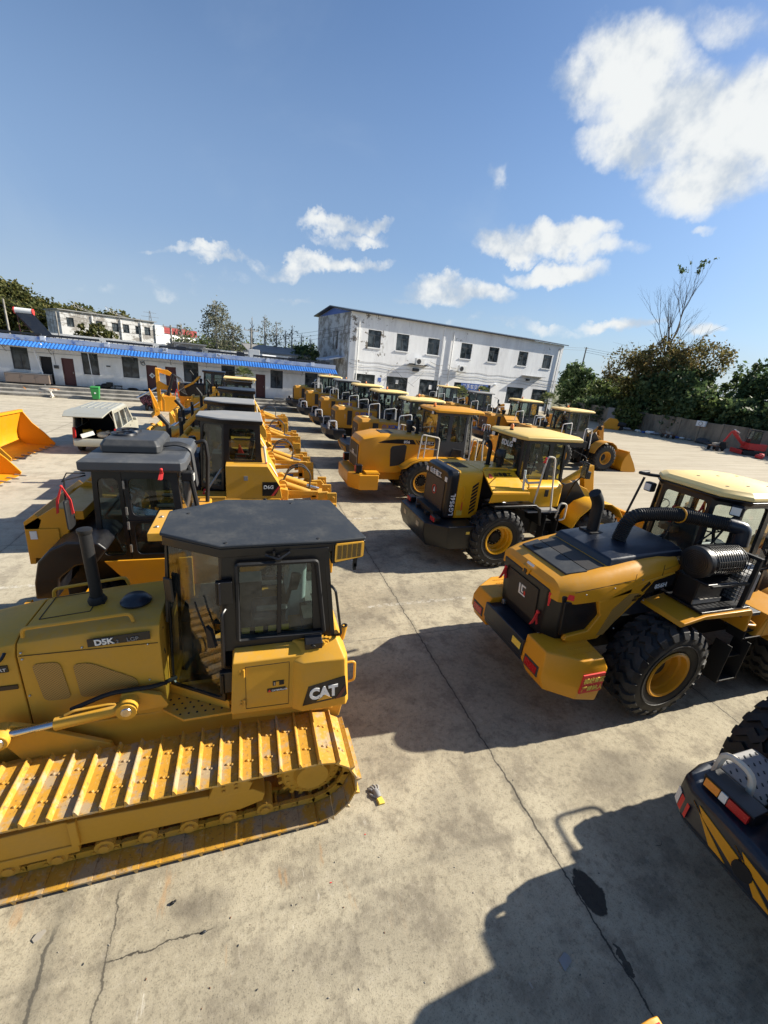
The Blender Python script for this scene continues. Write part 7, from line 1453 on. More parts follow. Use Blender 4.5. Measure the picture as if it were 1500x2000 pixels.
# ---- D6G pattern
def d6g(label, loc, hood='navy_paint', roofm='roof_grey', mat='dozer_yellow', name=None, ripper=True, cabm='black_paint', bladeh=1.2, ribb=False, front=True, roofy=False):
    T_ = thing('bulldozer', label, 'bulldozer', loc, 0, 'bulldozers parked side by side'); Y = mat
    for s in (-1, 1): track(T_, s*.95, .56, -2.1, .72, detail=False, mat=Y)
    m = MB(Y); m.box(-2.9, .9, -.52, .52, .35, 1.1); m.box(-1.2, .85, -1.2, 1.2, .98, 1.10); m.prism([(.6, .5), (1.0, .6), (1.05, 1.3), (.7, 1.3)], 'y', -.6, .6); m.build('main_frame', T_, bev=.015)
    m = MB(hood); m.loft([[(x, -.46, 1.1), (x, -.46, z-.08), (x, -.38, z), (x, .38, z), (x, .46, z-.08), (x, .46, 1.1)] for x, z in ((-1.2, 2.12), (-2.5, 2.05), (-2.9, 2.0))]); m.build('hood', T_, bev=.015); MB(Y).box(-3.0, -2.9, -.5, .5, .9, 2.08).build('radiator_guard', T_, bev=.02)
    m = MB('black_matte'); m.tube([(-1.95, .05, 2.0), (-1.95, .05, 2.75), (-2.15, .05, 3.0)], .065, 10); m.build('exhaust_pipe', T_); MB('black_matte').cyl((-1.65, .12, 2.0), (-1.65, .12, 2.95), .05, n=10).build('air_stack', T_); precleaner(T_, -1.4, .1, 2.05, .09, .42)
    # raised lift cylinders
    for s in (-1, 1):
        c = MB(Y).cyl((-1.85, s*.62, 2.18), (-1.1-.9*.0-.35, s*.62, 2.62), .075, n=10).cyl((-2.55, s*.62, 1.75), (-1.85, s*.62, 2.18), .085, n=10).build('lift_cylinder', T_); MB('chrome').cyl((-3.5, s*.62, 1.05), (-2.5, s*.62, 1.8), .035, n=8).build('rod', c)
    blade(T_, -4.0, 3.3, bladeh, Y)
    # cab
    w = .76; foot = [(-1.22, -.42), (-.60, -w), (.42, -w), (.42, w), (-.60, w), (-1.22, .42)]; top = [(-1.12, -.42), (-.55, -w+.04), (.34, -w+.04), (.34, w-.04), (-.55, w-.04), (-1.12, .42)]
    m = MB(cabm); g = MB('cab_glass')
    def q(i, z): t = (z-1.2)/1.8; return (foot[i][0]+(top[i][0]-foot[i][0])*t, foot[i][1]+(top[i][1]-foot[i][1])*t, z)
    for i, zb, mm in ((0, 1.2, (.07, .06, .12, .08)), (5, 1.9, (.06, .06, .08, .1)), (4, 1.2, (.06, .07, .12, .08))): j = (i+1) % 6; panel(m, q(i, zb), q(j, zb), q(j, 3.0), q(i, 3.0), *mm, .05, .08, 3, g)
    for i in (1, 3): panel(m, q(i, 1.85), q(i+1, 1.85), q(i+1, 3.0), q(i, 3.0), .14, .14, .18, .14, .05, .07, 3, g)
    panel(m, q(2, 1.9), q(3, 1.9), q(3, 3.0), q(2, 3.0), .12, .12, .1, .14, .05, .07, 3, g)
    cb = m.build('cab', T_, bev=.006, smooth=30); g.build('glass', cb, smooth=-1)
    MB('black_matte').box(-.30, .25, -w+.01, -w+.03, 2.58, 2.62).box(-1.1, .4, -.6, .6, 1.15, 1.22).build('window_bar', cb, smooth=-1)
    R8 = [(-1.24, -.40), (-.62, -.82), (.42, -.82), (.42, .82), (-.62, .82), (-1.24, .40)]
    MB('black_paint').loft([[(x, y, 2.98) for x, y in ngon_off(R8, .97)], [(x, y, 3.08) for x, y in R8]]).build('roof_skirt', T_, bev=.01); MB(roofm).loft([[(x, y, 3.083) for x, y in R8], [(x, y, 3.12) for x, y in ngon_off(R8, .97)]]).build('roof', T_, bev=.01)
    if roofy: MB('roof_cream').box(-1.2, .6, -.85, .85, 3.2, 3.27).build('upper_roof', T_, bev=.02); m = MB('roof_cream'); [m.cyl((x, y, 3.1), (x, y, 3.2), .02, n=6) for x in (-1.1, .5) for y in (-.8, .8)]; m.build('roof_post', T_)
    seat(T_, -.1, 0, 1.75, -1); MB('dark_grey').box(-.9, -.55, -.3, .3, 1.2, 2.1).build('console', T_, bev=.02)
    # side tanks
    for s in (-1, 1):
        m = MB(Y); m.loft([[(-.52, s*.70, 1.1), (.90, s*.70, 1.1), (.90, s*1.18, 1.1), (-.52, s*1.18, 1.1)], [(-.52, s*.70, 1.45), (.84, s*.70, 1.45), (.84, s*1.18, 1.45), (-.52, s*1.18, 1.45)], [(-.52, s*.70, 1.98), (.52, s*.70, 1.98), (.52, s*1.18, 1.98), (-.52, s*1.18, 1.98)]]); m.build('side_tank', T_, bev=.012)
        MB(Y).box(-1.25, -.53, min(s*.7, s*1.2), max(s*.7, s*1.2), 1.11, 1.16).build('running_board', T_, bev=.01)
    MB(Y).prism([(.40, 1.1), (.90, 1.1), (.84, 1.45), (.52, 1.98), (.40, 1.98)], 'y', -.70, .70).build('rear_tank', T_, bev=.01); MB('white_paint').loft([[(.60, -.62, 1.90), (.60, -.45, 1.90), (.80, -.45, 1.55), (.80, -.62, 1.55)], [(.62, -.62, 1.90), (.62, -.45, 1.90), (.82, -.45, 1.55), (.82, -.62, 1.55)]]).build('notice_plate', T_, smooth=-1)
    m = MB('mid_grey').box(-.08, .02, -1.192, -1.18, 1.60, 1.72); m.build('latch', T_, smooth=-1)
    if name:
        m = MB('black_paint').prism([(.38, 1.18), (.72, 1.18), (.84, 1.42), (.76, 1.56), (.38, 1.56)], 'y', -1.20, -1.183); np_ = m.build('name_plate', T_, smooth=-1); letter(np_, name, (.41, -1.202, 1.38), (1, 0, 0), (0, 0, 1), .13, 'white_paint', bold=.003); MB('red_paint').prism([(.60, 1.18), (.67, 1.18), (.85, 1.42), (.815, 1.48)], 'y', -1.206, -1.198).build('stripe', np_, smooth=-1)
    rail(T_, [(-1.05, -.95, 1.2), (-.95, -1.05, 1.35), (-.62, -.92, 1.85), (-.60, -.84, 1.80)], .03, 'steel', 'grab_handle', .06)
    m = MB('cream_tape').tube([(.44, -.82, 2.45), (.50, -.84, 1.98)], .03, 8).build('grab_handle', T_)
    ribbon(T_, (.50, -.85, 2.0), .22); ribbon(T_, (-1.05, -.97, 1.28), .2)
    if ribb: MB('red_cloth').loft([[(-.25, -.3, 2.02), (-.02, -.3, 2.02), (-.02, -.22, 2.02), (-.25, -.22, 2.02)], [(-.22, -.28, 2.25), (-.10, -.28, 2.18), (-.10, -.24, 2.18), (-.22, -.24, 2.25)], [(-.2, -.27, 2.36), (-.17, -.27, 2.36), (-.17, -.25, 2.36), (-.2, -.25, 2.36)]]).build('red_bag', T_, bev=.01)
    if ripper:
        m = MB(Y)
        for s in (-.62, .62):
            m.beam((.95, s, .55), (2.2, s, .62), .10, .16); m.beam((.95, s*.7, 1.05), (2.1, s*.7, 1.0), .09, .14)
            m.prism([(1.95, .45), (2.35, .5), (2.5, .8), (2.25, 1.12), (1.95, 1.1)], 'y', s-.05, s+.05)
        m.box(2.1, 2.45, -1.0, 1.0, .55, .85); m.prism([(.85, .4), (1.1, .45), (1.1, 1.2), (.85, 1.25)], 'y', -.75, .75); rp = m.build('ripper_frame', T_, bev=.015)
        for y in (-.85, 0, .85):
            m = MB(Y); m.prism([(2.18, 1.15), (2.46, 1.15), (2.50, .45), (2.42, .12), (2.12, .02), (2.30, .3), (2.24, .55)], 'y', y-.04, y+.04); m.cyl((2.36, y-.07, 1.0), (2.36, y+.07, 1.0), .05, n=8); m.build('shank', rp, bev=.01)
        for s in (-.38, .38):
            c = MB(Y).cyl((1.0, s, 1.28), (1.75, s, 1.02), .095, n=12).cyl((.98, s-.1, 1.29), (.98, s+.1, 1.29), .11, n=10).build('ripper_cylinder', T_); MB('chrome').cyl((1.72, s, 1.03), (2.15, s, .90), .045, n=10).build('rod', c)
            h = MB('dark_grey'); 
            for o in ((0, .05) if s < 0 else ()): h.tube(fil([(.98, s+o, 1.35), (1.15, s+o, 1.72+o), (1.5, s+o, 1.85+o), (1.78, s+o, 1.6), (1.74, s+o, 1.1)], .25, 5), .02, 6)
            if s < 0: h.build('hose', T_)
        MB('blue_paint').box(1.3, 1.75, -.68, -.672, .54, .64).build('sticker', T_, smooth=-1)
    return T_
d6g('bulldozer marked D6G with a grey roof and a red bag in its cab', (0, 12.02, 0), name='D6G', ribb=True)
d6g('second grey roofed bulldozer right behind the one marked D6G', (-.12, 15.75, 0), name='D6G', hood='dozer_yellow')
d6g('black cabbed bulldozer third behind the roller with a raised lift frame', (.02, 20.9, 0), cabm='black_paint', roofm='black_paint')
d6g('bulldozer with a separate cream roof slab above its cab', (.0, 27.2, 0), roofy=True, hood='dozer_yellow')
d6g('farthest bulldozer, dark cab against the white wall under the awning', (-1.9, 36.2, 0), ripper=False, hood='black_paint', cabm='navy_paint', roofm='navy_paint')

# ---- tall yellow blade with black cylinders left of the row
T_ = thing('upright_blade', 'tall yellow upright blade with black cylinders and hoses behind the bulldozers', 'blade', (-6.1, 35.0, 0), R_(8)); m = MB('bucket_yellow')
m.prism([(-.1, .1), (.12, .1), (.12, 2.9), (.3, 3.0), (-.1, 3.05)], 'y', -.6, .6); m.prism([(.1, 1.6), (.9, 1.6), (.8, 1.8), (.1, 2.2)], 'y', -.6, -.5); m.prism([(.1, 2.75), (.8, 2.55), (.95, 2.75), (.7, 2.95), (.1, 3.0)], 'y', -.1, .1); m.box(.0, 1.1, -.5, .5, .0, 1.1); m.build('mast', T_, bev=.02)
m = MB('black_paint').cyl((.6, -.7, 1.2), (1.05, -.7, 2.7), .11, n=10).cyl((.6, .5, 1.2), (1.05, .5, 2.7), .11, n=10); m.build('cylinder', T_); m = MB('black_matte')
for k in range(4): m.tube(fil([(1.1, -.6+.15*k, 2.7), (1.4+.08*k, -.6+.15*k, 2.4), (1.45+.1*k, -.6+.15*k, 1.5), (1.9, -.5, 1.3)], .3), .025, 5)
m.build('hose', T_); MB('chrome').cyl((-1.4, -.5, .9), (.0, -.5, 1.75), .06, n=8).build('rod', T_); ribbon(T_, (1.2, -.9, 1.7), .5)
letter(T_, 'SD16', (.14, -.61, 2.6), (1, 0, 0), (0, 0, 1), .14, 'black_paint')
def lone_blade(label, x, y, rz, w, h):
    t = thing('dozer_blade', label, 'blade', (x, y, 0), rz, 'loose yellow blades'); m = MB('bucket_yellow'); prof = [(-.1, 0), (.1, .25), (.15, .6), (.05, .95), (-.1, h)]
    m.prism(prof+[(a+.07, b) for a, b in reversed(prof)], 'y', -w/2, w/2)
    for k in range(4): yy = -w/2+.1+(w-.2)*k/3; m.prism([(.1, .1), (.45, .15), (.35, .9), (.0, h-.05)], 'y', yy-.04, yy+.04); m.cyl((.3, yy-.1, .55), (.3, yy+.1, .55), .12, n=10)
    m.build('plate', t, bev=.015); return t
lone_blade('yellow blade with thick ribs standing beside the scooter', -6.1, 32.2, R_(12), 1.7, 1.75)
lone_blade('low yellow blade piece lying between the van and the bulldozers', -4.3, 22.6, R_(15), 1.4, .95)

# ================================================================= road roller behind the nearest bulldozer
T_ = thing('road_roller', 'road roller with a dark cab, roof unit and black arched fenders', 'road roller', (-1.65, 7.25, 0)); Y = 'loader_yellow'
m = MB('black_paint'); g = MB('cab_glass'); x0, x1, x2 = -.50, .0, .72
def q(x, y, z): return (x, y, z)
xb = lambda z: -.50; zb, zt = 1.62, 3.0; w = .82
panel(m, (-.46, -w, zb), (-.02, -w, zb), (-.06, -w+.06, zt), (-.42, -w+.06, zt), .07, .06, .08, .12, .05, .07, 3, g)
panel(m, (-.02, -w, 2.26), (.72, -w, 2.26), (.66, -w+.06, zt), (-.06, -w+.06, zt), .07, .10, .06, .12, .05, .08, 3, g); panel(m, (-.02, -w, zb), (.74, -w, zb), (.72, -w, 2.255), (-.02, -w, 2.255), .07, .08, .08, .05, .05, .08, 3, g)
panel(m, (.02, w, zb), (-.46, w, zb), (-.42, w-.06, zt), (-.02, w-.06, zt), .06, .07, .08, .12, .05, .07, 3, g); panel(m, (.74, w, 1.9), (.0, w, 1.9), (-.04, w-.06, zt), (.66, w-.06, zt), .1, .07, .06, .12, .05, .08, 3, g)
panel(m, (-.46, w, zb), (-.46, -w, zb), (-.42, -w+.06, zt), (-.42, w-.06, zt), .07, .07, .06, .1, .05, .07, 3, g); panel(m, (.74, -w, 2.0), (.74, w, 2.0), (.66, w-.06, zt), (.66, -w+.06, zt), .08, .08, .06, .14, .05, .07, 3, g)
cb = m.build('cab', T_, bev=.006, smooth=30); g.build('glass', cb, smooth=-1)
RR = [(-.53, -.90), (.74, -.90), (.80, -.78), (.80, .78), (.74, .90), (-.53, .90)]; m = MB('dark_grey'); m.loft([[(x, y, 3.0) for x, y in ngon_off(RR, .95)], [(x, y, 3.04) for x, y in RR], [(x, y, 3.15) for x, y in RR], [(x, y, 3.19) for x, y in ngon_off(RR, .93)]]); m.mats[0] = 'mid_dark'; m.build('roof', T_, bev=.008)
m = MB('dark_grey'); A = octa(-.36, .42, .50, .06); m.loft([[(x, y, 3.20) for x, y in A], [(x, y, 3.30) for x, y in A], [(x, y, 3.38) for x, y in ngon_off(A, .88)]]); ac = m.build('air_conditioner', T_, bev=.015, seg=2); m = MB('black_paint')
for yy in (-.02, .28):
    m.lathe([(.12, .0), (.15, .03), (.17, .03), (.18, 0)], (-.14, yy, 3.38), 'z', 20)
    for k in range(5): a = k*1.256; m.cbox((-.14+math.cos(a)*.07, yy+math.sin(a)*.07, 3.39), (.10, .04, .006), (.3, 0, a))
m.build('fan', ac)
m = MB('dark_grey'); [m.tube(fil([(.4, -.2+.1*k, 3.25), (.62, -.2+.1*k, 3.28), (.80, -.2+.08*k, 3.22), (.86, -.2+.08*k, 2.6)], .08), .022, 6) for k in range(3)]; m.build('hose', T_)
l = MB('black_matte').cbox((.80, -.70, 2.92), (.16, .16, .14)).build('work_lamp', T_, bev=.02); MB('lamp_lens').cbox((.885, -.70, 2.90), (.012, .12, .10)).build('lens', l); m = MB('black_matte').tube([(-.46, -.85, 2.95), (-.66, -1.0, 2.92), (-.68, -1.02, 2.6)], .012, 6).tube([(-.46, -.85, 2.98), (-.62, -1.0, 3.02), (-.68, -1.02, 2.9)], .010, 6); m.build('mirror_arm', T_); MB('black_matte').cbox((-.66, -1.0, 2.45), (.05, .22, .42)).build('mirror', T_, bev=.03)
ribbon(T_, (-.69, -1.04, 2.85), .40, w=.03); ribbon(T_, (.50, -.97, 3.08), .15, 1.2, w=.035); MB('black_matte').tube([(.80, -.6, 3.05), (.93, -.62, 2.2), (.9, -.6, 1.9)], .035, 8).build('guard_rail', T_); MB('black_matte').tube(fil([(.78, .62, 3.15), (.95, .62, 3.2), (.98, .62, 2.9), (.93, .62, 1.9)], .06), .035, 8).build('guard_rail', T_)
m = MB('steel'); [m.box(-.035, -.01, -.845, -.82, z, z+.12) for z in (1.75, 2.12, 2.35, 2.75)]; m.build('hinge', T_, smooth=-1)
seat(T_, .45, 0, 1.95, -1); steering(T_, -.05, -.0, 2.45, -1); m = MB('dark_grey').box(-.42, -.1, -.4, .4, 1.6, 2.2); m.mat('chrome').cbox((.1, -.2, 2.1), (.5, .35, .12), (0, .3, .2)); m.build('console', T_, bev=.02); MB('black_matte').box(-.4, .7, -.75, .75, 1.56, 1.64).build('cab_floor', T_)
m = MB(Y); m.prism([(-.40, 1.62), (.80, 1.62), (.80, .9), (.12, .9), (-.1, 1.2)], 'y', -.84, -.78); m.prism([(-.40, 1.62), (.80, 1.62), (.80, .9), (.12, .9), (-.1, 1.2)], 'y', .78, .84); m.box(.2, .8, -.77, .77, .6, 1.55); m.build('side_panel', T_, bev=.01)
m = MB(Y); m.loft([[(.78, -.80, 1.1), (3.1, -.72, 1.1), (3.1, .72, 1.1), (.78, .80, 1.1)], [(.78, -.80, 1.85), (3.1, -.72, 1.80), (3.1, .72, 1.80), (.78, .80, 1.85)]]); m.box(.78, 1.0, -.82, .82, 1.85, 2.05); m.build('rear_deck', T_, bev=.02); MB('red_paint').lathe([(.05, .0), (.07, .006), (.08, 0)], (1.6, -.3, 1.835), 'z', 14, True).build('deck_mark', T_); MB('black_matte').tube(fil([(1.85, .35, 1.8), (1.85, .35, 2.05), (2.0, .35, 2.15)], .1), .06, 10).build('exhaust_pipe', T_)
m = MB('white_paint').cyl((.95, .55, 1.98), (1.25, .55, 1.98), .035, n=8); m.build('small_bottle', T_)
for s in (-1, 1):
    wheel(T_, 2.3, s*.85, .72, .5, .33, Y)
    m = MB('black_paint'); P = [(-1.12, 1.30), (-1.10, 1.55), (-1.02, 1.80), (-.86, 1.98), (-.66, 2.08), (-.30, 2.06), (-.20, 1.95), (-.35, 1.75), (-.60, 1.72), (-.80, 1.60), (-.86, 1.30)]
    P = [(x, z+.06 if z > 1.7 else z) for x, z in P]; m.prism(P, 'y', min(s*.25, s*1.28), max(s*.25, s*1.28)); m.box(-1.05, -.2, min(s*.25, s*.50), max(s*.25, s*.50), .6, 1.7); m.prism([(-1.10, 1.35), (-1.0, 1.75), (-.70, 1.98), (-.30, 1.98), (-.1, 1.3), (-.35, 1.6), (-.75, 1.55), (-.88, 1.3)], 'y', min(s*.50, s*.56), max(s*.50, s*.56)); m.build('front_fender', T_, bev=.03)
    wheel(T_, -.42, s*.80, .58, .5, .28, Y)
m = MB(Y); m.box(-1.2, .3, -1.42, -1.30, 1.16, 1.27); m.box(-.62, -.52, -1.30, -.9, 1.15, 1.24); m.box(-.42, -.36, -1.40, -1.32, 1.27, 1.36); m.prism([(-1.25, .3), (-1.18, .3), (-1.18, 1.27), (-1.25, 1.27)], 'y', -1.42, -1.2); m.build('side_beam', T_, bev=.008); MB('sign_yellow').box(-1.0, -.93, -1.426, -1.42, 1.18, 1.25).build('sticker', T_, smooth=-1)
m = MB(Y); m.prism([(-1.32, 1.6), (-1.25, 1.6), (-1.22, 1.9), (-1.08, 2.28), (-1.16, 2.36), (-1.30, 2.25)], 'y', -.78, .95); m.prism([(-1.30, 1.75), (-.85, 1.8), (-.72, 2.42), (-.92, 2.46), (-1.30, 2.2)], 'y', -.78, -.72); m.prism([(-1.30, 1.2), (-.85, 1.3), (-.72, 2.42), (-.92, 2.46), (-1.30, 2.2)], 'y', .5, .56); m.box(-1.0, -.6, -.72, .5, 2.25, 2.38); m.box(-1.25, .2, -.4, .4, .6, 1.2); m.box(-1.29, -.9, -.80, -.785, 1.7, 2.15); m.build('front_frame', T_, bev=.015); MB('white_paint').box(-1.24, -1.16, -.81, -.80, 2.0, 2.12).build('sticker', T_, smooth=-1)
T_.scale = (1, 1, 1)
# ================================================================= van with its tailgate up
def van():
    t = thing('van', 'dusty silver minivan with its tailgate raised, tools piled inside', 'van', (-6.08, 20.25, 0), R_(90+1.5)); Y = 'van_silver'
    # local: +x forward (world +y), rear at x=0
    m = MB(Y); L, w = 4.3, .82
    side = [(.02, .38), (-.02, .55), (.0, .95), (.10, 1.80), (.35, 1.88), (2.6, 1.86), (3.15, 1.55), (3.55, 1.12), (4.2, 1.0), (4.3, .7), (4.28, .35)]
    # lower body (two skins), roof, pillars
    for s in (-1, 1):
        o = s*w
        m.loft([[(x, o, z) for x, z in ((.0, .35), (4.25, .32), (4.3, .7), (4.2, .98), (3.4, 1.08), (0.03, 1.05))], [(x, o-s*.05, z) for x, z in ((.0, .35), (4.25, .32), (4.3, .7), (4.2, .98), (3.4, 1.08), (0.03, 1.05))]])
        B = lambda x, z: (x, s*(w-.02-(z-1.05)*.12), z)
        for (a, b, c, d) in ((.03, .22, .12, .26), (1.10, 1.20, 1.10, 1.20), (2.10, 2.22, 2.08, 2.18), (3.25, 3.45, 2.55, 2.70)):
            m.loft([[B(a, 1.05), B(b, 1.05), B(d, 1.84), B(c, 1.84)], [V3(p)-V3((0, s*.05, 0)) for p in (B(a, 1.05), B(b, 1.05), B(d, 1.84), B(c, 1.84))]])
        m.loft([[B(.1, 1.72), B(2.6, 1.72), B(2.5, 1.86), B(.12, 1.86)], [V3(p)-V3((0, s*.05, 0)) for p in (B(.1, 1.72), B(2.6, 1.72), B(2.5, 1.86), B(.12, 1.86))]])
    m.loft([[(.10, -.72, 1.84), (2.6, -.70, 1.84), (2.6, .70, 1.84), (.10, .72, 1.84)], [(.14, -.66, 1.92), (2.5, -.62, 1.92), (2.5, .62, 1.92), (.14, .66, 1.92)]])
    m.loft([[(3.3, -.8, .9), (4.25, -.74, .85), (4.25, .74, .85), (3.3, .8, .9)], [(3.4, -.76, 1.08), (4.15, -.68, 1.0), (4.15, .68, 1.0), (3.4, .76, 1.08)]]); m.box(4.2, 4.34, -.78, .78, .35, .85); m.box(.0, 4.2, -.80, .80, .32, .40)
    b = m.build('body', t, bev=.03)
    m = MB(Y)
    for k in range(5): y = -.48+k*.24; m.box(.3, 2.3, y-.03, y+.03, 1.918, 1.935)
    m.build('roof_ribs', b, bev=.008)
    m = MB(Y).loft([[(-.10, -.80, .36), (.06, -.84, .36), (.06, .84, .36), (-.10, .80, .36)], [(-.12, -.80, .55), (.06, -.85, .58), (.06, .85, .58), (-.12, .80, .55)], [(-.06, -.76, .66), (.06, -.80, .66), (.06, .80, .66), (-.06, .76, .66)]]); m.build('bumper', t, bev=.03)
    g = MB('window_glass')
    for s in (-1, 1):
        B = lambda x, z: (x, s*(w-.045-(z-1.05)*.12), z)
        for (a, b2, c, d) in ((.22, 1.10, .26, 1.10), (1.20, 2.10, 1.20, 2.08), (2.22, 3.25, 2.18, 2.58)): g.loft([[B(a, 1.06), B(b2, 1.06), B(d, 1.72), B(c, 1.72)], [V3(p)-V3((0, s*.01, 0)) for p in (B(a, 1.06), B(b2, 1.06), B(d, 1.72), B(c, 1.72))]])
    g.loft([[(3.38, -.70, 1.08), (3.38, .70, 1.08), (2.62, .62, 1.80), (2.62, -.62, 1.80)], [(3.36, -.70, 1.08), (3.36, .70, 1.08), (2.60, .62, 1.80), (2.60, -.62, 1.80)]]); g.build('window', t, smooth=-1)
    m = MB(Y).loft([[(.02, -.70, 1.88), (.02, .70, 1.88), (.10, .70, 1.93), (.10, -.70, 1.93)], [(-.75, -.74, 1.86), (-.75, .74, 1.86), (-.75, .74, 1.91), (-.75, -.74, 1.91)], [(-1.28, -.66, 1.74), (-1.28, .66, 1.74), (-1.32, .66, 1.78), (-1.32, -.66, 1.78)]]); tg = m.build('tailgate', t, bev=.02)
    MB('black_matte').box(-1.02, -.92, -.35, .35, 1.80, 1.815).xf(lambda p: V3((p.x, p.y, p.z+.035))).build('handle', tg); MB('navy_paint').loft([[(-.12, -.58, 1.915), (-.12, .58, 1.915), (-.6, .6, 1.912), (-.6, -.6, 1.912)], [(-.12, -.58, 1.925), (-.12, .58, 1.925), (-.6, .6, 1.92), (-.6, -.6, 1.92)]]).build('rear_window', tg, smooth=-1) if False else None
    m = MB('steel'); [m.cyl((.08, s*.70, 1.45), (-.45, s*.70, 1.84), .012, n=6) for s in (-1, 1)]; m.build('gas_strut', t)
    for s in (-1, 1):
        MB('red_lens').loft([[(-.03, s*.70, .68), (-.02, s*.82, .68), (.05, s*.84, .68), (.05, s*.70, .68)], [(.0, s*.70, 1.12), (.02, s*.80, 1.12), (.08, s*.82, 1.12), (.08, s*.70, 1.12)]]).build('tail_light', t, bev=.015)
    m = MB('black_matte').box(.06, 2.2, -.74, .74, .62, .66).box(2.1, 2.2, -.74, .74, .66, 1.75).build('cargo_floor', t, smooth=-1)
    m = MB('black_matte'); m.box(.08, 2.1, -.755, -.73, .66, 1.05).box(.08, 2.1, .73, .755, .66, 1.05); m.box(.1, 2.4, -.68, .68, 1.80, 1.83); m.build('lining', t, smooth=-1)
    for x in (.72, 3.45):
        for s in (-1, 1):
            wt = MB('rubber').lathe([(.17, -.08), (.20, -.095), (.28, -.09), (.30, -.06), (.30, .06), (.28, .09), (.20, .095), (.17, .08)], (0, 0, 0), 'y', 28, True); wm = wt.build('wheel', t); wm.location = (x, s*.76, .30); MB('steel').lathe([(0, s*.05), (.06, s*.06), (.10, s*.04), (.17, s*.07), (.175, s*.0), (0, -s*.02)], (0, 0, 0), 'y', 20).build('rim', wm)
    MB('van_silver').cbox((2.95, -.95, 1.15), (.12, .16, .14)).build('mirror', t, bev=.03); MB('van_silver').cbox((2.95, .95, 1.15), (.12, .16, .14)).build('mirror', t, bev=.03)
    m = MB('dark_grey'); [m.box(x, x+.14, s*.825-.012, s*.825+.012, .88, .91) for x in (1.3, 2.45) for s in (-1, 1)]; m.build('door_handle', t)
    m = MB('black_matte'); [m.cyl((x, s*.84, .36), (x, s*.80, .36), .36, n=24) for x in (.72, 3.45) for s in (-1, 1)]; 
    return t
van()
VM = Matrix.Translation((-6.08, 20.25, 0)) @ Matrix.Rotation(R_(91.5), 4, 'Z')
def small(name, label, cat, mb, loc, rz=0, group=None, bev=.01, M=None, rot=None):
    o = mb.build(name, bev=bev); p = (VM @ V3(loc)) if M else V3(loc); o.location = p; o.rotation_euler = rot or (0, 0, rz); return tag(o, label, cat, group)
G = 'tools and boxes in the open van'
small('tool_case', 'whitish tool case lying tilted at the left of the open van', 'tool case', MB('white_paint').box(-.36, .36, -.24, .24, 0, .18).box(-.05, .05, -.26, -.24, .05, .1), (.30, .35, .70), 0, G, .02, True, (R_(-18), R_(10), 1.9))
small('box', 'small yellow green box behind the whitish case in the van', 'box', MB('sign_yellow').box(-.18, .18, -.12, .12, 0, .14), (.65, .45, .80), .4, G, .01, True)
small('cloth_bundle', 'crumpled white cloth bundle in the middle of the van floor', 'cloth', MB('cream_tape').ball((0, 0, .12), .22, 10, (1.2, 1, .7)).ball((.16, .05, .18), .14, 8), (.32, -.22, .66), 0, G, 0, True)
small('wooden_crate', 'low brown crate full of parts at the right of the van', 'crate', MB('wood').box(-.3, .3, -.2, .2, 0, .05).box(-.3, -.27, -.2, .2, .05, .2).box(.27, .3, -.2, .2, .05, .2).box(-.27, .27, -.2, -.17, .05, .2).box(-.27, .27, .17, .2, .05, .2), (.85, -.15, .66), .5, G, .005, True)
small('spare_part', 'dark greasy machine part lying at the right edge of the van', 'machine part', MB('black_matte').cyl((-.15, 0, .1), (.15, 0, .1), .1, n=12).box(-.1, .1, -.15, .15, 0, .08), (.28, -.55, .66), .3, G, .01, True)
small('oil_can', 'yellow oil can standing behind the cloth bundle', 'can', MB('loader_yellow').box(-.1, .1, -.08, .08, 0, .2).cyl((.05, 0, .2), (.05, 0, .25), .03, n=8), (.75, .05, .70), .4, G, .01, True)

# ================================================================= loose buckets on the left
b1 = thing('loader_bucket', 'large empty yellow loader bucket with steel teeth left of the van', 'bucket', (-9.55, 20.4, 0), R_(-7), 'loose loader buckets')
bucket(b1, -.1, 3.0, 1.45, 1.35, 'bucket_yellow', 'shell')
b2 = thing('loader_bucket', 'yellow loader bucket cut by the left edge, corner with bolt holes showing', 'bucket', (-8.95, 15.5, 0), R_(-7), 'loose loader buckets'); bucket(b2, 0, 3.0, 1.3, 1.35, 'bucket_yellow', 'shell')
b3 = thing('loader_bucket', 'small orange bucket corner at the far left before the steps', 'bucket', (-19.6, 36.6, 0), R_(-20), 'loose loader buckets'); bucket(b3, 0, 2.0, .9, 1.3, 'bucket_yellow', 'shell')
b4 = thing('loader_bucket', 'bucket leaning behind the largest one with its back to the camera', 'bucket', (-10.9, 19.0, 0), R_(-3), 'loose loader buckets'); bucket(b4, 0, 1.6, 1.0, 1.0, 'bucket_yellow', 'shell')

# ================================================================= things along the steps
def wbin():
    t = thing('wheelie_bin', 'bright green wheelie bin standing at the foot of the steps', 'bin', (-11.35, 39.2, 0), R_(8)); MB('green_plastic').loft([[(-.22, -.26, .08), (.22, -.26, .08), (.22, .22, .08), (-.22, .22, .08)], [(-.30, -.34, .95), (.30, -.34, .95), (.30, .32, .95), (-.30, .32, .95)]]).build('body', t, bev=.03)
    MB('green_plastic').loft([[(-.32, -.36, .96), (.32, -.36, .96), (.32, .36, .96), (-.32, .36, .96)], [(-.28, -.32, 1.03), (.28, -.32, 1.03), (.28, .36, 1.05), (-.28, .36, 1.05)]]).build('lid', t, bev=.02); [MB('rubber').cyl((x-.03, .28, .1), (x+.03, .28, .1), .1, n=14).build('wheel', t) for x in (-.22, .22)]; MB('green_plastic').cyl((-.2, .4, 1.0), (.2, .4, 1.0), .02, n=8).build('handle', t)
    MB('white_paint').box(-.06, .06, -.315, -.30, .5, .62).build('sticker', t, smooth=-1)
wbin()
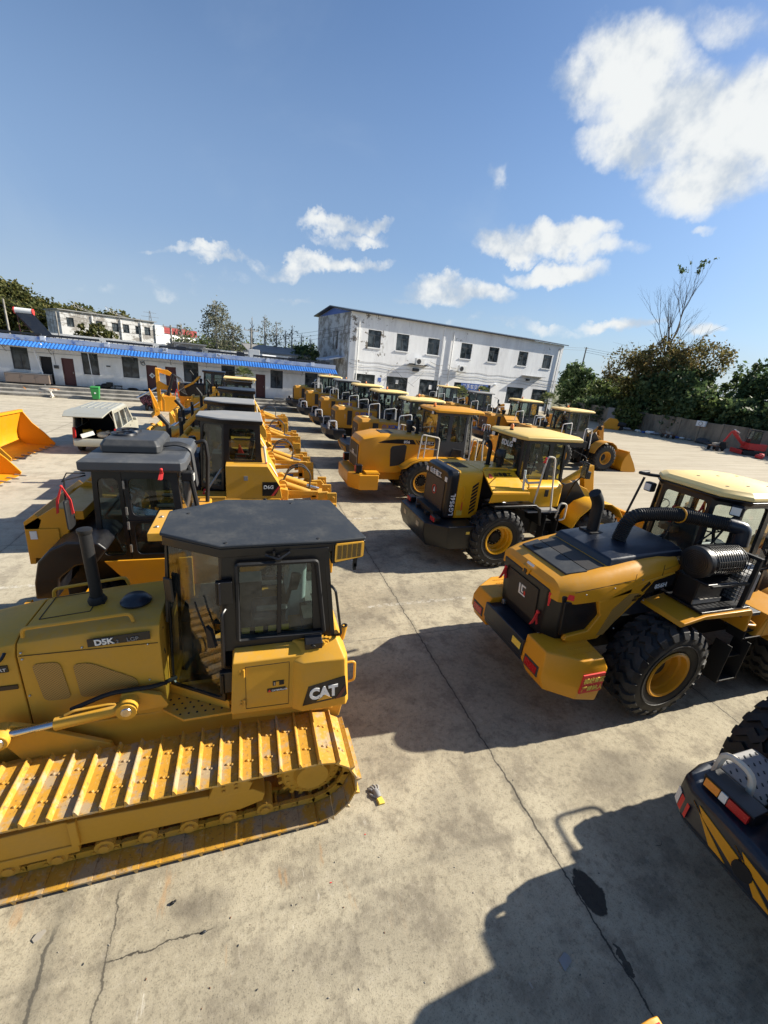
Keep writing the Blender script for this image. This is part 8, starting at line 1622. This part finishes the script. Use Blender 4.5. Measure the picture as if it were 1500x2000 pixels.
t = thing('bent_pole', 'white steel pole bent over at the top beside the sawn stump', 'pole', (-15.75, 42.1, .0)); MB('white_paint').tube([(.15, -.2, .3), (.0, 0, 1.6), (-.35, .1, 3.35), (-.25, .15, 3.6), (.25, .0, 3.78)], .055, 8).build('post', t)
t = thing('thin_pole', 'thin straight grey pole before the fourth window', 'pole', (-12.25, 42.2, .55)); MB('white_paint').cyl((0, 0, 0), (-.15, 0, 3.1), .03, n=8).build('post', t)
t = thing('tree_stump', 'sawn grey tree stump at the edge of the steps', 'stump', (-15.05, 40.8, 0)); m = MB('bark_pale'); m.lathe([(.62, -.02), (.58, .25), (.55, .46), (.5, .5), (0, .5)], (0, 0, 0), 'z', 16); m.build('trunk', t)
small('orange_hose', 'orange hose looped on the ground between pole and stump', 'hose', MB('amber_lens').tube(fil([(-1.2, 0, .5), (-.6, -.5, .05), (-.2, -.6, .03), (.1, -.2, .3), (.6, -.1, .55), (1.2, -.1, .5)], .3), .025, 6), (-15.4, 40.6, 0), bev=0)
def counter(u, w, lab):
    t = thing('steel_counter', lab, 'kitchen counter', Mr @ V3((u, -.75, .6)), A3, 'steel kitchen counters on the terrace'); MB('steel_reflect_brown').box(0, w, -.35, .35, .12, .82).build('body', t, bev=.01); MB('mid_grey').box(-.03, w+.03, -.38, .38, .823, .87).build('worktop', t, bev=.008)
    for k in range(3): d = MB('steel_reflect_brown').box(.04+k*w/3, w/3-.02+k*w/3, -.372, -.352, .16, .78).build('door', t, bev=.006); MB('dark_grey').box(.1+k*w/3, .22+k*w/3, -.39, -.372, .62, .65).build('handle', d)
    [MB('dark_grey').cyl((x, y, 0), (x, y, .12), .03, n=6).build('leg', t) for x in (.1, w-.1) for y in (-.28, .28)]
counter(1.3, 2.9, 'long stainless steel kitchen counter under the first window'); counter(-2.4, 2.8, 'second steel counter at the left edge of the terrace')
small('cloth_pile', 'dark clothes and a black bag heaped on the terrace', 'pile', MB('black_matte').ball((0, 0, .22), .3, 10, (1.3, .8, .8)).box(.1, .5, -.2, .2, .2, .55).mat('leaf_mid' if False else 'dark_grey').ball((-.5, 0, .15), .25, 8, (1.4, 1, .6)), Mr @ V3((8.0, -.55, .6)), bev=.0)
t = thing('low_stool', 'small black stool standing beside the heaped clothes', 'stool', Mr @ V3((8.9, -.5, .6)), A3); MB('black_matte').box(-.3, .3, -.2, .2, .25, .32).build('seat', t, bev=.01); [MB('black_matte').cyl((x, y, 0), (x, y, .25), .02, n=6).build('leg', t) for x in (-.25, .25) for y in (-.15, .15)]
small('tyre_scrap', 'dark scrap heap beside the maroon doors on the terrace', 'scrap', MB('black_matte').ball((0, 0, .1), .2, 10, (2.2, 1, .6)).ball((1.2, 0, .08), .14, 8, (3, 1, .6)), Mr @ V3((10.0, -.5, .6)), bev=0)
# animal-like white lump by the stump is a resting dog
def dog():
    t = thing('dog', 'small cream dog sitting on the yard near the stump', 'dog', (-14.2, 38.9, 0), R_(120)); m = MB('cream_tape')
    m.tube([(-.22, 0, .12), (-.12, 0, .17), (.0, 0, .24), (.12, 0, .32), (.2, 0, .42), (.25, 0, .47), (.33, 0, .46), (.42, 0, .43)], [.05, .12, .12, .10, .07, .075, .06, .03], 10)
    for s in (-1, 1): m.tube([(.12, s*.06, .26), (.15, s*.07, .12), (.17, s*.07, .02), (.22, s*.07, .015)], [.045, .03, .025, .02], 8); m.tube([(-.15, s*.09, .12), (.0, s*.12, .09), (.02, s*.12, .02), (.09, s*.12, .015)], [.07, .055, .03, .02], 8); m.tube([(.26, s*.05, .52), (.25, s*.07, .58), (.25, s*.06, .61)], [.03, .02, .005], 6)
    m.tube([(-.22, 0, .10), (-.34, .05, .06), (-.42, .12, .05)], [.03, .022, .01], 6); m.build('body', t, smooth=60); MB('black_matte').ball((.43, 0, .435), .014, 6).ball((.34, .04, .49), .009, 5).ball((.34, -.04, .49), .009, 5).build('face', t)
dog()
bpy.data.objects['dog'].scale = (.85, .85, .85)
def scooter():
    t = thing('scooter', 'parked scooter with a flowered wind apron over its front', 'scooter', (-6.85, 35.3, 0), R_(-95)); 
    for x in (-.6, .65): w = MB('rubber').lathe([(.17, -.05), (.25, -.06), (.27, 0), (.25, .06), (.17, .05)], (0, 0, 0), 'y', 22, True).build('wheel', t); w.location = (x, 0, .27); MB('steel').cyl((0, -.04, 0), (0, .04, 0), .16, n=14).build('rim', w)
    m = MB('maroon'); m.loft([[(-.75, -.14, .45), (-.1, -.16, .35), (-.1, .16, .35), (-.75, .14, .45)], [(-.8, -.12, .72), (-.15, -.14, .70), (-.15, .14, .70), (-.8, .12, .72)]]); m.box(-.1, .35, -.15, .15, .24, .32); m.prism([(.32, .26), (.45, .3), (.62, .95), (.48, .98)], 'y', -.18, .18); m.build('body', t, bev=.03)
    MB('black_matte').loft([[(-.8, -.13, .73), (-.15, -.14, .72), (-.15, .14, .72), (-.8, .13, .73)], [(-.75, -.1, .82), (-.2, -.11, .80), (-.2, .11, .80), (-.75, .1, .82)]]).build('saddle', t, bev=.03)
    MB('steel').cyl((.65, 0, .27), (.5, 0, 1.02), .03, n=8).build('fork', t); MB('black_matte').tube([(.38, -.33, 1.06), (.5, 0, 1.03), (.38, .33, 1.06)], .02, 6).build('handlebar', t); MB('lamp_lens').ball((.62, 0, .93), .07, 8).build('headlight', t)
    m, T, b = newmat('flower_cloth'); v = nd(T, 'ShaderNodeTexVoronoi'); v.inputs['Scale'].default_value = 14; setin(v, 'Vector', objco(T)); setin(b, 'Base Color', RAMP(T, v.outputs['Distance'], [(0, (.55, .5, .5)), (.28, (.40, .10, .13)), (.5, (.05, .015, .02)), (1, (.03, .01, .015))])); b.inputs['Roughness'].default_value = .8
    m = MB('flower_cloth'); rows = []
    for i, (x, z, wd) in enumerate(((.40, 1.10, .42), (.62, 1.04, .50), (.70, .80, .48), (.70, .52, .40), (.66, .35, .26))): rows.append([(x+.05*math.cos(j*1.3+i)-.16*abs(j-4)/4, (j-4)/4*wd, z+.03*math.sin(j*2.1)) for j in range(9)])
    V_ = [p for r in rows for p in r]; F_ = [(i*9+j, i*9+j+1, (i+1)*9+j+1, (i+1)*9+j) for i in range(4) for j in range(8)]; m.add(V_, F_); o = m.build('apron', t, smooth=70); s = o.modifiers.new('thick', 'SOLIDIFY'); s.thickness = .015
    MB('chrome').cbox((.42, .42, 1.2), (.02, .1, .07)).cbox((.42, -.42, 1.2), (.02, .1, .07)).build('mirror', t)
scooter()
def trailer(x, y, lab, rz=.1):
    t = thing('steel_rack', lab, 'scrap', (x, y, 0), rz); m = MB('steel'); m.box(0, 2.4, -.04, .04, .62, .70).box(0, 2.4, .9, .98, .62, .70); [m.beam((.1+k*.55, -.02, .66), (.1+k*.55, .96, .66), .05, .05) for k in range(5)]; [m.cyl((a, b, 0), (a, b, .62), .035, n=6) for a in (.1, 2.3) for b in (0, .94)]; m.cyl((0, .3, .9), (2.4, .35, .9), .04, n=6); m.build('frame', t); MB('rust').cbox((2.0, .4, .5), (.5, .6, .5)).cyl((2.5, .3, .3), (2.9, .6, .3), .2, n=10).build('scrap_part', t)
trailer(2.6, 41.2, 'rusty steel frames stacked before the steps between the two rows')
# ================================================================= yard litter, right side
def excavator():
    t = thing('mini_excavator', 'small red excavator with folded arm at the right edge by the wall', 'excavator', (46.4, 26.6, 0), R_(150))
    for s in (-1, 1): m = MB('rubber'); m.loft([[(x, s*.75-.16, z) for x, z in ((-.9, .1), (-.8, 0), (.8, 0), (.95, .2), (.8, .42), (-.8, .42), (-.95, .2))], [(x, s*.75+.16, z) for x, z in ((-.9, .1), (-.8, 0), (.8, 0), (.95, .2), (.8, .42), (-.8, .42), (-.95, .2))]]); m.build('track', t, bev=.03)
    MB('red_paint').box(-1.0, .5, -.7, .7, .5, 1.15).build('body', t, bev=.08); cabin(t, [(-.3, 0), (.6, 0), (.6, .7), (-.3, .7)], [(-.25, .02), (.45, .02), (.45, .68), (-.25, .68)], 1.15, 1.5, 2.35, 'black_paint', name='cab')
    MB('red_paint').prism([(.4, .8), (.6, .75), (1.7, 1.75), (1.9, 2.0), (1.7, 2.1), (1.45, 1.9)], 'y', -.3, -.12).build('boom', t, bev=.02); MB('red_paint').prism([(1.75, 2.1), (1.95, 2.0), (2.35, .95), (2.2, .9)], 'y', -.28, -.14).build('dipper', t, bev=.02); MB('chrome').cyl((1.2, -.21, 1.9), (1.75, -.21, 2.2), .04, n=8).build('ram', t); MB('black_matte').prism([(2.2, .95), (2.4, .9), (2.5, .4), (2.2, .15), (1.95, .35)], 'y', -.45, .05).build('bucket', t, bev=.02); MB('red_paint').box(1.05, 1.15, -.9, .9, .05, .45).build('blade', t)
excavator()
small('engine_scrap', 'rusty red engine scrap lying on the ground under the excavator', 'scrap', MB('red_paint').ball((0, 0, .25), .32, 8, (1.2, .8, .8)).box(.2, .9, -.2, .2, .05, .45).cyl((-.5, 0, .2), (-.1, .3, .2), .18, n=10), (44.9, 24.6, 0), .5, None, .02)
small('black_tarp', 'black tarpaulin heaped at the foot of the wall', 'tarp', MB('dark_grey').ball((0, 0, .15), .55, 12, (1.0, 1.4, .8)).ball((-.2, -.8, .05), .4, 10, (1, 1.3, .6)).xf(lambda p: p+V3((math.sin(p.y*9+p.z*11)*.06, 0, abs(math.sin(p.x*8+p.y*7))*.08))), (48.0, 32.2, 0), 0, None, 0)
t = thing('wall_unit', 'white air conditioner unit fixed high on the yard wall', 'air conditioner', (48.6, 33.3, 1.75), R_(-90)); MB('white_paint').box(-.5, .5, -.25, .0, 0, .6).build('casing', t, bev=.02); MB('dark_grey').lathe([(.18, -.265), (.22, -.265), (.22, -.25), (.18, -.25)], (0, 0, .3), 'y', 16, True).build('fan_grille', t)
def cart(x, y, lab, s=1., rz=0):
    t = thing('cart', lab, 'cart', (x, y, 0), rz); MB('rust').box(-.8, .5, -.35, .35, .42, .5).build('deck', t, bev=.01); [MB('rubber').lathe([(.13*s, -.05), (.26*s, -.05), (.26*s, .05), (.13*s, .05)], (0, 0, 0), 'y', 16, True).build('wheel', t) for _ in range(0)]
    for sx in (-.5, .3):
        for sy in (-.4, .4): w = MB('rubber').lathe([(.0, -.04), (.2, -.05), (.22, -.04), (.22, .04), (.2, .05), (0, .04)], (0, 0, 0), 'y', 16).build('wheel', t); w.location = (sx, sy, .22)
    MB('rust').tube(fil([(.5, -.3, .48), (1.0, -.3, .85), (1.0, .3, .85), (.5, .3, .48)], .1), .02, 6).build('handle', t); MB('steel').cbox((-.3, 0, .62), (.5, .4, .25)).cyl((.1, 0, .5), (.3, .1, .8), .06, n=8).build('load', t); return t
cart(44.3, 28.2, 'low rusty cart standing alone on the bare yard before the wall'); cart(46.4, 35.2, 'old cart with scrap against the middle of the wall', rz=1.4)
t = thing('scrap_machine', 'broken yellow machine part with dark engine before the undergrowth', 'machine part', (43.6, 40.6, 0), R_(-35)); MB('bucket_yellow').prism([(-.9, 0), (.7, 0), (.9, .6), (.3, 1.3), (-.5, 1.35), (-1.0, .7)], 'y', -.5, .3).build('housing', t, bev=.08); MB('black_matte').cbox((.8, 0, .5), (.9, .9, .9)).cyl((.5, -.5, .7), (1.4, -.5, .7), .25, n=10).build('engine', t, bev=.05)
G = 'litter along the undergrowth'
for k in range(14):
    a, b, c = 43.5+rng.uniform(-.6, 4.8), 43.5-rng.uniform(0, 8.0), rng.uniform(.15, .45); mt = ['plastic_film', 'blue_paint', 'white_paint', 'mid_grey', 'wood'][k % 5]
    nm = ['plastic_bag', 'blue_bag', 'white_sheet', 'rubble', 'plank'][k % 5]; x = 45.0+k*.27; y = 42.2-k*.62
    o = MB(mt).ball((0, 0, c*.4), c, 7, (1.6, 1.1, .55)) if k % 5 < 4 else MB(mt).box(-.8, .8, -.08, .08, .02, .08)
    o.xf(lambda p: p+V3((math.sin(p.y*19+p.z*31)*.05, math.cos(p.x*23)*.06, abs(math.sin(p.x*17+p.y*13))*.05)))
    small(nm, ['crumpled film', 'blue bag', 'white sheet', 'grey rubble', 'brown plank'][k % 5]+[' next to the broken yellow machine', ' in the middle of the litter strip', ' at the wall end of the litter strip'][min(k//5, 2)], ['bag', 'bag', 'sheet', 'rubble', 'plank'][k % 5], o, (x, y, 0), k*.8, G, 0)
# ================================================================= small things on the near concrete
def glove():
    t = thing('work_glove', 'dirty grey work glove with a yellow cuff lying by the track', 'glove', (*at(736, 1553)[:2], 0), R_(100)); m = MB('skin_leather'); m.mats = ['mid_grey']
    m.tube([(-.05, 0, .018), (0, 0, .022), (.05, .005, .02)], [.035, .042, .035], 10)
    for k, (y, l, a) in enumerate(((-.035, .07, -.35), (-.012, .085, -.1), (.012, .08, .12), (.034, .065, .35))): m.tube([(.04, y, .018), (.04+l*.55*math.cos(a), y+l*.55*math.sin(a), .026), (.04+l*math.cos(a+.2), y+l*math.sin(a+.2), .012)], [.014, .013, .009], 7)
    m.tube([(-.02, .03, .018), (.01, .065, .022), (.035, .08, .014)], [.016, .014, .009], 7); m.xf(lambda p: V3((p.x, p.y, max(.002, p.z)))); m.build('hand_part', t, smooth=60); MB('sign_yellow').tube([(-.05, 0, .015), (-.10, -.004, .012), (-.125, 0, .010)], [.036, .038, .040], 10).xf(lambda p: V3((p.x, p.y, max(.002, min(p.z, .03))))).build('cuff', t)
glove()
def scrap_at(name, label, cat, px, py, mb, rz=0): small(name, label, cat, mb, (*at(px, py)[:2], 0), rz, None, .001)
scrap_at('cardboard_piece', 'torn grey cardboard lying in the loader shadow near the bottom', 'cardboard', 1103, 1878, MB('mid_grey').loft([[(-.06, -.04, .004), (.05, -.035, .004), (.065, .0, .004), (.05, .04, .004), (-.045, .035, .004)], [(-.06, -.04, .008), (.05, -.035, .010), (.065, .0, .012), (.05, .04, .009), (-.045, .035, .016)]]), .3)
scrap_at('stone', 'black pebble on the concrete below the track', 'stone', 337, 1765, MB('black_matte').ball((0, 0, .012), .018, 8, (1.2, .9, .8)).ball((.02, .01, .01), .012, 6))
scrap_at('stone', 'small dark stone at the end of the short crack', 'stone', 399, 1821, MB('dark_grey').ball((0, 0, .010), .014, 8, (1.3, 1, .7)))
scrap_at('dry_leaf', 'curled pale leaf lying at the bottom left', 'leaf', 78, 1828, MB('beige_seat').loft([[(-.045, -.02, .004), (0, -.03, .006), (.045, -.012, .012), (.04, .02, .004), (-.01, .03, .014), (-.05, .015, .008)], [(-.045, -.02, .007), (0, -.03, .009), (.045, -.012, .015), (.04, .02, .007), (-.01, .03, .017), (-.05, .015, .011)]]), .6)
scrap_at('twig', 'thin dark twig in the shadow of the corner loader', 'twig', 1290, 1652, MB('black_matte').tube([(-.05, -.02, .004), (0, 0, .006), (.02, .03, .004), (.03, .06, .004)], .002, 5), -.6)
scrap_at('red_scrap', 'tiny red plastic scrap lying below the glove', 'scrap', 713, 1630, MB('red_cloth').box(-.008, .008, -.004, .004, .001, .005)); scrap_at('red_scrap', 'tiny red chip left of the other, near the white scuffs', 'scrap', 646, 1724, MB('red_cloth').box(-.010, .010, -.004, .004, .001, .005))
scrap_at('yellow_scrap', 'small yellowish scrap in shade left of the cardboard', 'scrap', 1037, 1925, MB('beige_seat').box(-.008, .008, -.02, .02, .001, .006), .2); scrap_at('white_chip', 'white chip in the shadow behind the LG956L loader tyre', 'chip', 930, 1097, MB('white_paint').ball((0, 0, .01), .03, 6, (1.3, .8, .4)))
for k in range(46):
    px, py = rng.uniform(560, 1250), rng.uniform(1400, 1980)
    if k >= 30: px, py = rng.uniform(100, 650), rng.uniform(1760, 1990)
    s = rng.uniform(.003, .008); o = MB(['dark_grey', 'rust', 'beige_seat'][k % 3]).ball((0, 0, s*.5), s, 5, (1.4, .8, .6)).build('pebble'); o.location = (*at(px, py)[:2], 0); o.rotation_euler = (0, 0, rng.uniform(0, 6))
    tag(o, 'tiny '+['dark', 'rusty', 'pale'][k % 3]+' crumb of grit scattered on the near concrete', 'pebble', 'scattered '+['dark', 'rusty', 'pale'][k % 3]+' grit crumbs')
# top of a machine part poking in at the bottom edge
p_ = at(1268, 2000, 1.15); t = thing('yellow_bracket', 'yellow machine bracket with a red tag poking in at the bottom edge', 'bracket', (p_.x, p_.y-.06, 0)); MB('bucket_yellow').box(-.06, .06, -.06, .05, 0, 1.05).prism([(-.13, 1.05), (.14, 1.05), (.10, 1.12), (.03, 1.14), (-.10, 1.12)], 'y', -.10, .08).cyl((-.02, .0, 1.12), (-.02, .0, 1.16), .03, n=10).build('bracket_head', t, bev=.008); MB('red_cloth').box(.03, .07, .0, .05, 1.13, 1.15).build('tag', t)
